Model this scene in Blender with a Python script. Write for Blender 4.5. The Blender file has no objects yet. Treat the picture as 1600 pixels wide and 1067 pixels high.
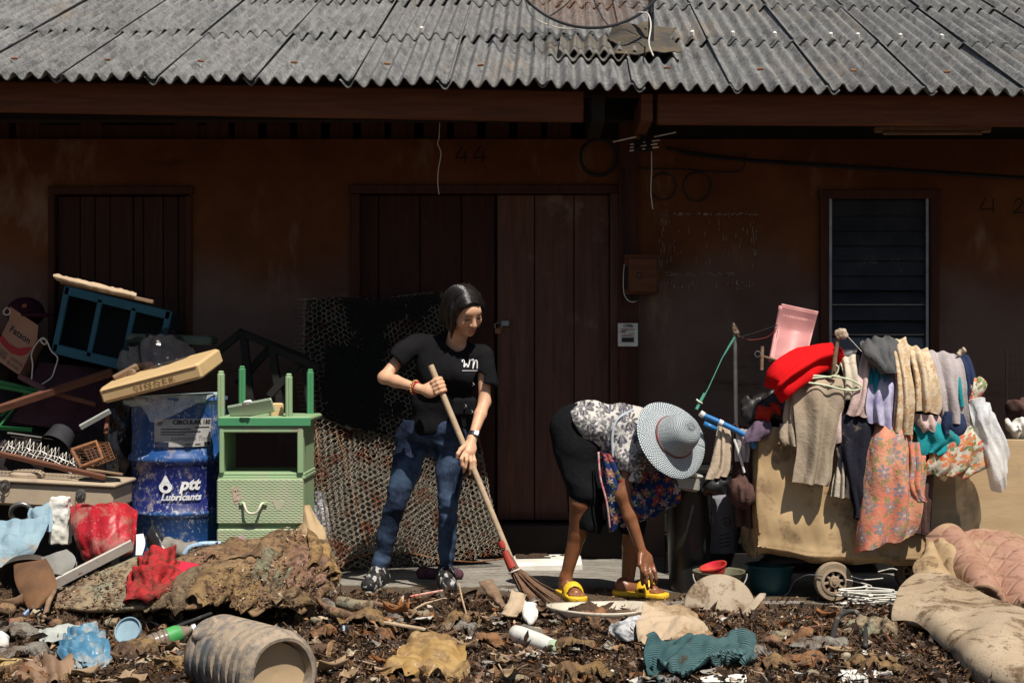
import bpy, bmesh, math, random
import numpy as np
from mathutils import Vector, Matrix, Euler

random.seed(7)
RNG = np.random.default_rng(11)
scene = bpy.context.scene
COL = scene.collection
R = math.radians

# ------------------------------------------------------------------ camera, sky, sun, exposure
F, CX, CY, EYE = 2480.0, 850.0, 533.0, 1.25
cam_d = bpy.data.cameras.new('camera')
cam = bpy.data.objects.new('camera', cam_d)
COL.objects.link(cam)
cam.location = (0, 0, EYE)
cam.rotation_euler = (R(90), 0, 0)
cam_d.sensor_width = 36.0
cam_d.lens = F / 1600 * 36.0
cam_d.shift_x = -(CX - 800) / 1600
cam_d.shift_y = (CY - 533.5) / 1600
cam_d.clip_start, cam_d.clip_end = 0.1, 500
scene.camera = cam
scene.render.resolution_x, scene.render.resolution_y = 1024, 682

SUN = Vector((0.27, -0.53, 1.0)).normalized()          # towards the sun
world = bpy.data.worlds.new('World')
scene.world = world
world.use_nodes = True
wn = world.node_tree
sky = wn.nodes.new('ShaderNodeTexSky')
sky.sky_type = 'NISHITA'
sky.sun_disc = False
sky.sun_elevation = math.asin(SUN.z)
sky.sun_rotation = math.atan2(SUN.x, SUN.y)
bg = wn.nodes['Background']
wn.links.new(sky.outputs[0], bg.inputs[0])
bg.inputs[1].default_value = 0.05
sun_d = bpy.data.lights.new('sun', 'SUN')
sun_d.energy = 5.0
sun_d.angle = R(0.53)
sun_d.color = (1.0, 0.94, 0.85)
sun = bpy.data.objects.new('sun', sun_d)
COL.objects.link(sun)
sun.rotation_euler = SUN.to_track_quat('Z', 'Y').to_euler()
sun.location = (2, -4, 8)
scene.view_settings.view_transform = 'Standard'
scene.view_settings.look = 'None'
scene.view_settings.exposure = 0.3
scene.view_settings.gamma = 1.0

# ------------------------------------------------------------------ helpers: places
def W(px, py, Y):
    """The point at depth Y seen at the photograph's pixel."""
    return Vector(((px - CX) / F * Y, Y, EYE - (py - CY) / F * Y))

def GY(py, z=0.0):
    """The depth at which height z is seen at row py."""
    return (EYE - z) * F / (py - CY)

def G(px, py, z=0.0):
    return W(px, py, GY(py, z))

# ------------------------------------------------------------------ helpers: noise
def _hash(i, j, k, s):
    n = (i * 374761393 + j * 668265263 + k * 2147483647 + s * 974634533) & 0xFFFFFFFF
    n = ((n ^ (n >> 13)) * 1274126177) & 0xFFFFFFFF
    n = n ^ (n >> 16)
    return (n & 0xFFFF) / 32767.5 - 1.0

def vnoise(P, seed=0):
    P = np.asarray(P, float)
    i = np.floor(P).astype(np.int64)
    f = P - i
    f = f * f * (3 - 2 * f)
    out = 0
    for dx in (0, 1):
        wx = f[..., 0] if dx else 1 - f[..., 0]
        for dy in (0, 1):
            wy = f[..., 1] if dy else 1 - f[..., 1]
            for dz in (0, 1):
                wz = f[..., 2] if dz else 1 - f[..., 2]
                out = out + wx * wy * wz * _hash(i[..., 0] + dx, i[..., 1] + dy, i[..., 2] + dz, seed)
    return out

def fbm(P, scale=1.0, octv=4, seed=0, ridge=False, gain=.5):
    P = np.asarray(P, float) * scale
    a, out = 1.0, 0
    for o in range(octv):
        n = vnoise(P + 17.3 * o, seed + o)
        if ridge:
            n = 1 - 2 * np.abs(n)
        out = out + a * n
        a *= gain
        P = P * 2.03
    return out

def crumple(P, scale=8.0, seed=0, n=4):
    """Flat facets meeting in sharp creases, as in crushed paper or plastic; about -1..1."""
    P = np.asarray(P, float)
    r = np.random.default_rng(seed + 100)
    Pw = P + np.stack([fbm(P + 3.1 * a, scale * .35, 2, seed + a) for a in range(3)], -1) * (.16 / scale)
    out = 0
    tot = 0
    for k in range(n):
        d = r.normal(size=3)
        d /= np.linalg.norm(d)
        f = scale * r.uniform(.5, 1.4)
        t = Pw @ d * f + r.uniform(0, 9)
        a = (scale / f) ** .8
        out = out + a * (np.abs((t % 1.0) - .5) * 4 - 1)
        tot += a
    return out / tot * 1.9

# ------------------------------------------------------------------ helpers: meshes
class MB:
    def __init__(self):
        self.v, self.f, self.uv = [], [], None

    def add(self, v, f):
        b = len(self.v)
        self.v += [tuple(p) for p in v]
        self.f += [tuple(b + i for i in q) for q in f]
        return self

    def box(self, c, s, rot=None, bev=0.0):
        """Box with centre c, size s and a rotation matrix; bev cuts its long edges."""
        c = Vector(c)
        hx, hy, hz = s[0] / 2, s[1] / 2, s[2] / 2
        if bev > 0:
            b = min(bev, hx * .9, hy * .9, hz * .9)
            v, f = [], []
            for (z, k) in ((-hz, b), (-hz + b, 0), (hz - b, 0), (hz, b)):
                x, y = hx - k, hy - k
                q = b
                v += [(-x + q, -y, z), (x - q, -y, z), (x, -y + q, z), (x, y - q, z), (x - q, y, z), (-x + q, y, z), (-x, y - q, z), (-x, -y + q, z)]
            f.append(tuple(range(7, -1, -1)))
            for l in range(3):
                for i in range(8):
                    j = (i + 1) % 8
                    f.append((l * 8 + i, l * 8 + j, l * 8 + 8 + j, l * 8 + 8 + i))
            f.append(tuple(range(24, 32)))
        else:
            v = [(x, y, z) for x in (-hx, hx) for y in (-hy, hy) for z in (-hz, hz)]
            f = [(0, 1, 3, 2), (4, 6, 7, 5), (0, 4, 5, 1), (2, 3, 7, 6), (0, 2, 6, 4), (1, 5, 7, 3)]
        vv = []
        for p in v:
            p = Vector(p)
            if rot is not None:
                p = rot @ p
            vv.append(p + c)
        return self.add(vv, f)

    def beam(self, a, b, w, h, up=(0, 0, 1), bev=0.0):
        """Bar from a to b, w across (sideways) and h along up."""
        a, b = Vector(a), Vector(b)
        x = (b - a).normalized()
        u = Vector(up)
        y = u.cross(x)
        if y.length < 1e-5:
            y = Vector((0, 1, 0)).cross(x)
        y.normalize()
        z = x.cross(y)
        m = Matrix((x, y, z)).transposed()
        return self.box((a + b) / 2, ((b - a).length, w, h), m, bev)

    def tube(self, pts, r, n=8, caps=True):
        pts = [Vector(p) for p in pts]
        if isinstance(r, (int, float)):
            r = [r] * len(pts)
        v, f = [], []
        prev = None
        for i, p in enumerate(pts):
            t = (pts[min(i + 1, len(pts) - 1)] - pts[max(i - 1, 0)])
            if t.length < 1e-9:
                t = Vector((0, 0, 1))
            t.normalize()
            if prev is None:
                u = t.orthogonal().normalized()
            else:
                u = prev - t * prev.dot(t)
                u = u.normalized() if u.length > 1e-6 else t.orthogonal().normalized()
            prev = u
            w = t.cross(u)
            for k in range(n):
                a = 2 * math.pi * k / n
                v.append(p + (u * math.cos(a) + w * math.sin(a)) * r[i])
        for i in range(len(pts) - 1):
            for k in range(n):
                q = (k + 1) % n
                f.append((i * n + k, i * n + q, (i + 1) * n + q, (i + 1) * n + k))
        if caps:
            f.append(tuple(range(n - 1, -1, -1)))
            f.append(tuple((len(pts) - 1) * n + k for k in range(n)))
        return self.add(v, f)

    def lathe(self, prof, n=32, mat=None, a0=0.0, a1=2 * math.pi, wob=None):
        """Profile of (radius, height) turned about z, then placed with a matrix."""
        full = abs(a1 - a0 - 2 * math.pi) < 1e-6
        m = n if full else n + 1
        v, f = [], []
        for (r, z) in prof:
            for k in range(m):
                a = a0 + (a1 - a0) * k / n
                rr = r if wob is None else r * wob(a, z)
                p = Vector((rr * math.cos(a), rr * math.sin(a), z))
                v.append(mat @ p if mat is not None else p)
        for i in range(len(prof) - 1):
            for k in range(n):
                q = (k + 1) % m
                f.append((i * m + k, i * m + q, (i + 1) * m + q, (i + 1) * m + k))
        return self.add(v, f)

    def prism(self, poly, d, mat=None):
        """Flat outline (x, z) pushed back by d along y."""
        n = len(poly)
        v = [Vector((x, 0, z)) for x, z in poly] + [Vector((x, d, z)) for x, z in poly]
        if mat is not None:
            v = [mat @ p for p in v]
        f = [tuple(range(n)), tuple(range(2 * n - 1, n - 1, -1))]
        for i in range(n):
            j = (i + 1) % n
            f.append((i, i + n, j + n, j))
        return self.add(v, f)

def frame(o, x, up=(0, 0, 1)):
    """Matrix at o whose x axis runs along x and whose z axis is near up."""
    x = Vector(x).normalized()
    y = Vector(up).cross(x).normalized()
    z = x.cross(y)
    m = Matrix((x, y, z)).transposed().to_4x4()
    m.translation = Vector(o)
    return m

def axis_mat(o, z, x=(1, 0, 0)):
    """Matrix at o whose z axis runs along z."""
    z = Vector(z).normalized()
    xx = Vector(x)
    xx = (xx - z * xx.dot(z)).normalized()
    y = z.cross(xx)
    m = Matrix((xx, y, z)).transposed().to_4x4()
    m.translation = Vector(o)
    return m

def mesh_from(name, verts, faces, uv=None, cols=None):
    me = bpy.data.meshes.new(name)
    me.from_pydata([tuple(map(float, v)) for v in verts] if not isinstance(verts, np.ndarray) else verts.tolist(), [],
                   faces if not isinstance(faces, np.ndarray) else faces.tolist())
    if uv is not None:
        l = me.uv_layers.new(name='uv')
        idx = np.zeros(len(me.loops), int)
        me.loops.foreach_get('vertex_index', idx)
        l.data.foreach_set('uv', np.asarray(uv, float)[idx].ravel())
    if cols is not None:
        a = me.color_attributes.new('tint', 'FLOAT_COLOR', 'POINT')
        c = np.ones((len(me.vertices), 4))
        c[:, :3] = cols
        a.data.foreach_set('color', c.ravel())
    return me

def link(name, me, mat, parent=None, smooth=False, solid=0.0, bevel=0.0, sub=0, off=-1.0, angle=40):
    o = bpy.data.objects.new(name, me)
    COL.objects.link(o)
    if mat is not None:
        me.materials.append(mat)
    if smooth:
        me.polygons.foreach_set('use_smooth', [True] * len(me.polygons))
        if smooth == 'auto':
            me.set_sharp_from_angle(angle=R(angle))
    if solid:
        m = o.modifiers.new('thickness', 'SOLIDIFY')
        m.thickness = solid
        m.offset = off
    if bevel:
        m = o.modifiers.new('bevel', 'BEVEL')
        m.width = bevel
        m.segments = 2
        m.limit_method = 'ANGLE'
    if sub:
        m = o.modifiers.new('smooth', 'SUBSURF')
        m.levels = m.render_levels = sub
    if parent is not None:
        top = parent
        o.parent = parent
        o.matrix_parent_inverse = world_of(parent).inverted()
    return o

def world_of(o):
    m = Matrix.LocRotScale(o.location, o.rotation_euler, o.scale)
    if o.parent is not None:
        m = world_of(o.parent) @ o.matrix_parent_inverse @ m
    return m

def part(name, mb, mat, parent, **k):
    return link(name, mesh_from(name, mb.v, mb.f, mb.uv), mat, parent, **k)

def tag(o, label=None, cat=None, group=None, kind=None):
    if label: o['label'] = label
    if cat: o['category'] = cat
    if group: o['group'] = group
    if kind: o['kind'] = kind
    return o

def thing(name, loc, label, cat, group=None):
    o = bpy.data.objects.new(name, None)
    o.empty_display_size = .1
    o.location = Vector(loc)
    COL.objects.link(o)
    return tag(o, label, cat, group)

def rebase(o):
    """Moves a one-mesh thing's origin to the middle of its base."""
    me = o.data
    n = len(me.vertices)
    a = np.zeros(n * 3)
    me.vertices.foreach_get('co', a)
    a = a.reshape(-1, 3)
    c = np.array([(a[:, 0].min() + a[:, 0].max()) / 2, (a[:, 1].min() + a[:, 1].max()) / 2, a[:, 2].min()])
    me.vertices.foreach_set('co', (a - c).ravel())
    me.update()
    o.location = Vector(c)
    return o

def one(name, mb, mat, label, cat, group=None, **k):
    """A thing that is one mesh."""
    me = mb if isinstance(mb, bpy.types.Mesh) else mesh_from(name, mb.v, mb.f, mb.uv)
    return tag(rebase(link(name, me, mat, None, **k)), label, cat, group)

def setting(name, mb, mat, **k):
    me = mb if isinstance(mb, bpy.types.Mesh) else mesh_from(name, mb.v, mb.f, mb.uv)
    return tag(link(name, me, mat, None, **k), kind='structure')

# ------------------------------------------------------------------ helpers: cloth-like sheets
def catmull(P, n):
    """P: (k, ...) control values -> n samples."""
    P = np.asarray(P, float)
    k = len(P)
    t = np.linspace(0, k - 1, n)
    i = np.clip(np.floor(t).astype(int), 0, k - 2)
    f = (t - i).reshape((-1,) + (1,) * (P.ndim - 1))
    p0, p1, p2, p3 = P[np.clip(i - 1, 0, k - 1)], P[i], P[i + 1], P[np.clip(i + 2, 0, k - 1)]
    return .5 * ((2 * p1) + (-p0 + p2) * f + (2 * p0 - 5 * p1 + 4 * p2 - p3) * f ** 2 + (-p0 + 3 * p1 - 3 * p2 + p3) * f ** 3)

def grid_normals(g):
    du = np.gradient(g, axis=1)
    dv = np.gradient(g, axis=0)
    n = np.cross(du, dv)
    return n / np.maximum(np.linalg.norm(n, axis=-1, keepdims=True), 1e-9)

def sheet(ctrl, nu=40, nv=40, noise=(0.01, 9.0), fold=None, ridge=0.0, seed=1, ragged=0.0, grain=.5, fine=.35):
    """A smooth surface through a grid of control points, crumpled with noise, folds and creases; returns an MB with uv in metres."""
    g = np.array([[list(p) for p in row] for row in ctrl], float)
    g = catmull(g, nv)
    g = np.swapaxes(catmull(np.swapaxes(g, 0, 1), nu), 0, 1)
    if ragged:
        u = np.linspace(0, 1, nu)
        wob = fbm(np.stack([u * 9, u * 0 + seed, u * 0], -1), 1, 3, seed) * ragged
        d = g[-1] - g[-2]
        d /= np.maximum(np.linalg.norm(d, axis=-1, keepdims=True), 1e-9)
        w = np.linspace(0, 1, nv)[:, None, None] ** 3
        g = g + w * d[None] * wob[None, :, None]
    n = grid_normals(g)
    d = np.zeros(g.shape[:2])
    su = np.concatenate([np.zeros((nv, 1)), np.cumsum(np.linalg.norm(np.diff(g, axis=1), axis=-1), 1)], 1)
    sv = np.concatenate([np.zeros((1, nu)), np.cumsum(np.linalg.norm(np.diff(g, axis=0), axis=-1), 0)], 0)
    q = np.stack([su, sv * grain, 0 * su + seed * 1.37], -1)
    if noise and noise[0]:
        d += fbm(q, noise[1], 2, seed) * noise[0]
    if ridge:
        sc = noise[1] if noise else 8
        d += crumple(q, sc * .8, seed + 9) * ridge + crumple(q, sc * 2.1, seed + 4) * ridge * fine
    if fold:
        amp, cnt = fold[:2]
        u = np.linspace(0, 1, nu)[None, :]
        v = np.linspace(0, 1, nv)[:, None]
        ph = fbm(np.stack([u * 2 + 0 * v, v * 1.5 + 0 * u, 0 * u + 0 * v + seed], -1), 1, 2, seed + 3) * 1.6
        grow = fold[2] if len(fold) > 2 else .3
        d += amp * np.sin(u * cnt * 6.283 + ph + seed) * (grow + (1 - grow) * v)
    g = g + n * d[..., None]
    su = np.concatenate([np.zeros((nv, 1)), np.cumsum(np.linalg.norm(np.diff(g, axis=1), axis=-1), 1)], 1)
    sv = np.concatenate([np.zeros((1, nu)), np.cumsum(np.linalg.norm(np.diff(g, axis=0), axis=-1), 0)], 0)
    mb = MB()
    mb.v = [tuple(p) for p in g.reshape(-1, 3)]
    mb.f = [(a * nu + b, a * nu + b + 1, (a + 1) * nu + b + 1, (a + 1) * nu + b) for a in range(nv - 1) for b in range(nu - 1)]
    mb.uv = np.stack([su.ravel(), sv.ravel()], -1)
    mb.grid = g
    return mb

def hang(rows, mat, name, label=None, cat=None, parent=None, group=None, nu=56, nv=72, solid=.003, bulge=.03, k=5, sharp=0, **kw):
    """A cloth from rows (left px, left py, right px, right py, depth[, depth at right])."""
    ctrl = []
    for r in rows:
        xl, yl, xr, yr, Y = r[:5]
        Y2 = r[5] if len(r) > 5 else Y
        row = []
        for i in range(k):
            t = i / (k - 1)
            row.append(W(xl + (xr - xl) * t, yl + (yr - yl) * t, Y + (Y2 - Y) * t - bulge * math.sin(math.pi * t)))
        ctrl.append(row)
    mb = sheet(ctrl, nu, nv, **kw)
    sm = 'auto' if sharp else True
    if parent is not None:
        return part(name, mb, mat, parent, smooth=sm, angle=sharp, solid=solid)
    return one(name, mb, mat, label, cat, group, smooth=sm, angle=sharp, solid=solid)

# ------------------------------------------------------------------ helpers: solid bodies from distance fields
class SDF:
    def __init__(s, lo, hi, vox):
        s.lo, s.vox = np.array(lo, float), vox
        s.n = np.ceil((np.array(hi, float) - s.lo) / vox).astype(int) + 1
        s.f = np.full(s.n, 1.0, np.float32)

    def win(s, lo, hi):
        a = np.clip(np.floor((np.array(lo) - s.lo) / s.vox).astype(int), 0, s.n - 1)
        b = np.clip(np.ceil((np.array(hi) - s.lo) / s.vox).astype(int) + 1, 1, s.n)
        ax = [s.lo[i] + s.vox * np.arange(a[i], b[i]) for i in range(3)]
        P = np.stack(np.meshgrid(*ax, indexing='ij'), -1)
        return tuple(slice(a[i], b[i]) for i in range(3)), P

    def put(s, sl, d, k, cut=False):
        o = s.f[sl]
        if cut:
            d = -d
            h = np.maximum(k - np.abs(o - d), 0) / k if k > 0 else 0
            s.f[sl] = np.maximum(o, d) + (h * h * k / 4 if k > 0 else 0)
        else:
            h = np.maximum(k - np.abs(o - d), 0) / k if k > 0 else 0
            s.f[sl] = np.minimum(o, d) - (h * h * k / 4 if k > 0 else 0)

    def cap(s, a, b, ra, rb=None, k=.02, cut=False, sq=None):
        """Tapered capsule; sq=(axis, factor) squashes its section along an axis."""
        a, b = np.array(a, float), np.array(b, float)
        rb = ra if rb is None else rb
        m = max(ra, rb) * (max(1, 1 / (sq[1] if sq else 1)) if False else 1) + k + 3 * s.vox
        if sq: m = m * max(1, sq[1]) + .01
        sl, P = s.win(np.minimum(a, b) - m, np.maximum(a, b) + m)
        ab = b - a
        L = max(ab @ ab, 1e-12)
        t = np.clip(((P - a) @ ab) / L, 0, 1)
        q = P - (a + t[..., None] * ab)
        if sq:
            ax = np.array(sq[0], float)
            ax /= np.linalg.norm(ax)
            c = q @ ax
            q = q + (c / sq[1] - c)[..., None] * ax
        s.put(sl, np.linalg.norm(q, axis=-1) - (ra + t * (rb - ra)), k, cut)
        return s

    def chain(s, pts, rad, k=.02, sq=None):
        P_ = np.array([list(p) for p in pts], float)
        m = max(rad) + k + 3 * s.vox
        sl, P = s.win(P_.min(0) - m, P_.max(0) + m)
        best = None
        for i in range(len(pts) - 1):
            a, b = P_[i], P_[i + 1]
            ab = b - a
            t = np.clip(((P - a) @ ab) / max(ab @ ab, 1e-12), 0, 1)
            d = np.linalg.norm(P - (a + t[..., None] * ab), axis=-1) - (rad[i] + t * (rad[i + 1] - rad[i]))
            if best is None:
                best = d
            else:
                kk = min(.012, k)
                h = np.maximum(kk - np.abs(best - d), 0) / kk
                best = np.minimum(best, d) - h * h * kk / 4
        s.put(sl, best, k)
        return s

    def ell(s, c, r, axes=None, k=.02, cut=False):
        c, r = np.array(c, float), np.array(r, float)
        m = r.max() + k + 3 * s.vox
        sl, P = s.win(c - m, c + m)
        q = P - c
        if axes is not None:
            q = q @ np.array([list(a) for a in axes], float).T
        l = np.linalg.norm(q / r, axis=-1)
        l2 = np.linalg.norm(q / (r * r), axis=-1)
        s.put(sl, l * (l - 1) / np.maximum(l2, 1e-9), k, cut)
        return s

    def rbox(s, c, h, axes=None, rnd=.02, k=.01, cut=False):
        c, h = np.array(c, float), np.array(h, float)
        m = np.linalg.norm(h) + rnd + k + 3 * s.vox
        sl, P = s.win(c - m, c + m)
        q = P - c
        if axes is not None:
            q = q @ np.array([list(a) for a in axes], float).T
        q = np.abs(q) - h
        d = np.linalg.norm(np.maximum(q, 0), axis=-1) + np.minimum(q.max(-1), 0) - rnd
        s.put(sl, d, k, cut)
        return s

    def plane(s, p, n, k=.005):
        """Keeps what lies behind the plane (opposite to n)."""
        n = np.array(n, float)
        n /= np.linalg.norm(n)
        sl, P = s.win(s.lo, s.lo + s.n * s.vox)
        d = (P - np.array(p, float)) @ n
        s.f = np.maximum(s.f, d.astype(np.float32))
        return s

    def displace(s, fn):
        near = np.abs(s.f) < .06
        idx = np.argwhere(near)
        P = s.lo + idx * s.vox
        s.f[near] += fn(P).astype(np.float32)
        return s

    def mesh(s, smooth=0):
        f = np.pad(s.f, 1, constant_values=1.0)
        lo = s.lo - s.vox
        ins = f < 0
        c = np.zeros(np.array(f.shape) - 1, np.int8)
        for dx in (0, 1):
            for dy in (0, 1):
                for dz in (0, 1):
                    c += ins[dx:f.shape[0] - 1 + dx, dy:f.shape[1] - 1 + dy, dz:f.shape[2] - 1 + dz]
        cells = np.argwhere((c > 0) & (c < 8))
        vid = np.full(c.shape, -1, np.int64)
        vid[tuple(cells.T)] = np.arange(len(cells))
        acc = np.zeros((len(cells), 3))
        cnt = np.zeros(len(cells))
        cor = [(x, y, z) for x in (0, 1) for y in (0, 1) for z in (0, 1)]
        for a in cor:
            for ax in range(3):
                if a[ax]: continue
                b = list(a); b[ax] = 1
                fa = f[tuple((cells + a).T)].astype(float)
                fb = f[tuple((cells + b).T)].astype(float)
                x = (fa < 0) != (fb < 0)
                t = np.where(x, fa / np.where(np.abs(fa - fb) < 1e-12, 1, fa - fb), 0)
                p = np.repeat(np.array([a], float), len(cells), 0)
                p[:, ax] += t
                acc[x] += p[x]
                cnt += x
        V = lo + (cells + acc / np.maximum(cnt, 1)[:, None]) * s.vox
        faces = []
        for ax in range(3):
            u, w = (ax + 1) % 3, (ax + 2) % 3
            sl0 = [slice(1, -1)] * 3; sl1 = [slice(1, -1)] * 3
            sl0[ax] = slice(0, -1); sl1[ax] = slice(1, None)
            A, B = ins[tuple(sl0)], ins[tuple(sl1)]
            e = np.argwhere(A != B)
            base = e + 1
            base[:, ax] -= 1
            flip = A[tuple(e.T)]
            du = np.zeros(3, int); du[u] = 1
            dw = np.zeros(3, int); dw[w] = 1
            q = np.stack([vid[tuple((base - du - dw).T)], vid[tuple((base - dw).T)], vid[tuple(base.T)], vid[tuple((base - du).T)]], 1)
            q[~flip] = q[~flip][:, ::-1]
            faces.append(q)
        Fq = np.concatenate(faces)
        if smooth:
            e = np.concatenate([Fq[:, [0, 1]], Fq[:, [1, 2]], Fq[:, [2, 3]], Fq[:, [3, 0]]])
            deg = np.bincount(e.ravel(), minlength=len(V)).astype(float)
            for _ in range(smooth):
                a = np.zeros_like(V)
                for k in range(3):
                    a[:, k] = np.bincount(e[:, 0], V[e[:, 1], k], len(V)) + np.bincount(e[:, 1], V[e[:, 0], k], len(V))
                V = V * .4 + .6 * a / np.maximum(deg, 1)[:, None]
        s.V = V
        mb = MB()
        mb.v, mb.f = V, Fq
        return mb

def blob(pts, vox=.01, k=.03, crease=(0.012, 10.0), fine=(0.004, 30.0), flat=None, seed=3, smooth=1, stretch=(1, 1, 1)):
    """A crumpled bundle: tapered capsules (a, b, ra, rb) merged and creased."""
    lo = np.min([np.minimum(np.array(p[0]) - p[2], np.array(p[1]) - p[3]) for p in pts], 0) - .06
    hi = np.max([np.maximum(np.array(p[0]) + p[2], np.array(p[1]) + p[3]) for p in pts], 0) + .06
    s = SDF(lo, hi, vox)
    for p in pts:
        s.cap(p[0], p[1], p[2], p[3], k, sq=p[4] if len(p) > 4 else flat)
    st = np.array(stretch)
    s.displace(lambda P: crumple(P * st, crease[1], seed) * crease[0] + crumple(P * st, crease[1] * 2.4, seed + 2) * crease[0] * .35 + fbm(P * st, fine[1], 2, seed + 5) * fine[0])
    return s.mesh(smooth)
# ------------------------------------------------------------------ materials
class NT:
    def __init__(s, name):
        s.m = bpy.data.materials.new(name)
        s.m.use_nodes = True
        s.t = s.m.node_tree
        s.b = s.t.nodes['Principled BSDF']
        s.o = s.t.nodes['Material Output']

    def n(s, typ, **kw):
        x = s.t.nodes.new('ShaderNode' + typ)
        for k, v in kw.items():
            setattr(x, k, v)
        return x

    def l(s, a, b):
        s.t.links.new(a, b)

    def val(s, sock, v):
        if hasattr(v, 'is_linked') or isinstance(v, bpy.types.NodeSocket):
            s.l(v, sock)
        else:
            sock.default_value = v

    def coord(s, kind='Object'):
        return s.n('TexCoord').outputs[kind]

    def map(s, v, scale=(1, 1, 1), loc=(0, 0, 0), rot=(0, 0, 0)):
        m = s.n('Mapping')
        s.l(v, m.inputs['Vector'])
        m.inputs['Scale'].default_value = scale
        m.inputs['Location'].default_value = loc
        m.inputs['Rotation'].default_value = rot
        return m.outputs[0]

    def noise(s, v, scale, detail=4, rough=.55, dist=0.0):
        x = s.n('TexNoise')
        s.l(v, x.inputs['Vector'])
        x.inputs['Scale'].default_value = scale
        x.inputs['Detail'].default_value = detail
        x.inputs['Roughness'].default_value = rough
        x.inputs['Distortion'].default_value = dist
        return x.outputs['Fac']

    def ramp(s, v, a, b, c0=0.0, c1=1.0):
        x = s.n('MapRange')
        x.interpolation_type = 'SMOOTHSTEP'
        s.l(v, x.inputs['Value'])
        x.inputs['From Min'].default_value, x.inputs['From Max'].default_value = a, b
        x.inputs['To Min'].default_value, x.inputs['To Max'].default_value = c0, c1
        return x.outputs['Result']

    def math(s, op, a, b=0.0, c=0.0):
        x = s.n('Math', operation=op)
        for i, v in enumerate((a, b, c)):
            s.val(x.inputs[i], v)
        return x.outputs[0]

    def mix(s, f, a, b, mode='MIX'):
        x = s.n('Mix', data_type='RGBA', blend_type=mode)
        s.val(x.inputs[0], f)
        for sock, v in ((x.inputs[6], a), (x.inputs[7], b)):
            if isinstance(v, tuple):
                sock.default_value = v + (1.0,) if len(v) == 3 else v
            else:
                s.l(v, sock)
        return x.outputs[2]

    def bump(s, h, strength=.5, dist=.01, prev=None):
        x = s.n('Bump')
        s.l(h, x.inputs['Height'])
        x.inputs['Strength'].default_value = strength
        x.inputs['Distance'].default_value = dist
        if prev is not None:
            s.l(prev, x.inputs['Normal'])
        return x.outputs[0]

    def done(s, col, rough=.7, normal=None, spec=.3, metal=0.0):
        if isinstance(col, tuple):
            s.b.inputs['Base Color'].default_value = col + (1.0,)
        else:
            s.l(col, s.b.inputs['Base Color'])
        s.val(s.b.inputs['Roughness'], rough)
        s.val(s.b.inputs['Metallic'], metal)
        s.b.inputs['Specular IOR Level'].default_value = spec
        if normal is not None:
            s.l(normal, s.b.inputs['Normal'])
        return s.m

MUD = (.20, .135, .085)
DRY = (.42, .33, .24)

def creases(s, co, prev=None, scale=9.0, strength=.28):
    """Thin crossing wrinkles such as damp cloth keeps."""
    n = s.noise(s.map(co, (1, 1, .7)), scale, 4, .6, .9)
    h = s.math('ABSOLUTE', s.math('SUBTRACT', n, .5))
    n2 = s.noise(s.map(co, (1, 1, 1.3), (3, 5, 7)), scale * 2.6, 3, .6, .6)
    h2 = s.math('MULTIPLY', s.math('ABSOLUTE', s.math('SUBTRACT', n2, .5)), .6)
    hh = s.math('MULTIPLY', s.math('MINIMUM', s.math('ADD', h, h2), .22), 4.0)
    return s.bump(hh, strength, .008, prev)

def mk(name, c1, c2=None, sc=6.0, rough=.65, spec=.3, metal=0.0, mud=0.0, mudc=DRY, msc=5.0, bump=.25, bsc=60.0, bdist=.004, stretch=(1, 1, 1), specks=0.0, speckc=(.6, .6, .58), coord='Object', sheen=0, crease=False):
    """General worn surface: two tones of its colour, dried mud in patches, fine specks, grain."""
    s = NT(name)
    co = s.coord(coord)
    v = s.map(co, stretch) if stretch != (1, 1, 1) else co
    col = s.mix(s.ramp(s.noise(v, sc, 5, .6), .3, .7), c1, c2 if c2 else tuple(x * .75 for x in c1))
    r = rough
    if specks:
        k = s.ramp(s.noise(co, 95, 3, .7), .70 - specks * .2, .74 - specks * .2)
        col = s.mix(k, col, speckc)
    if mud:
        n = s.noise(co, msc, 6, .68, .4)
        k = s.ramp(n, .72 - mud * .42, .80 - mud * .36)
        k2 = s.math('MULTIPLY', k, s.ramp(s.noise(co, msc * 7, 4, .7), .28, .62, .25, 1.0))
        col = s.mix(k2, col, s.mix(s.noise(co, msc * 3, 3), tuple(x * .7 for x in mudc), mudc))
        r = s.math('MULTIPLY_ADD', k2, .9 - rough, rough)
    nb = None
    if bump:
        nb = s.bump(s.noise(v, bsc, 5, .65), bump, bdist)
        if crease:
            nb = creases(s, co, nb)
            nb = s.bump(s.noise(co, 420, 2, .5), .25, .002, nb)
    m = s.done(col, r, nb, spec, metal)
    if sheen:
        s.b.inputs['Sheen Weight'].default_value = sheen
    return m

def fabric(name, c1, c2=None, mud=.15, weave=900, **k):
    return mk(name, c1, c2, sc=k.pop('sc', 7), rough=.9, spec=.1, mud=mud, bump=k.pop('bump', .4), bsc=k.pop('bsc', 60), bdist=k.pop('bdist', .002), crease=True, **k)

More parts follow.
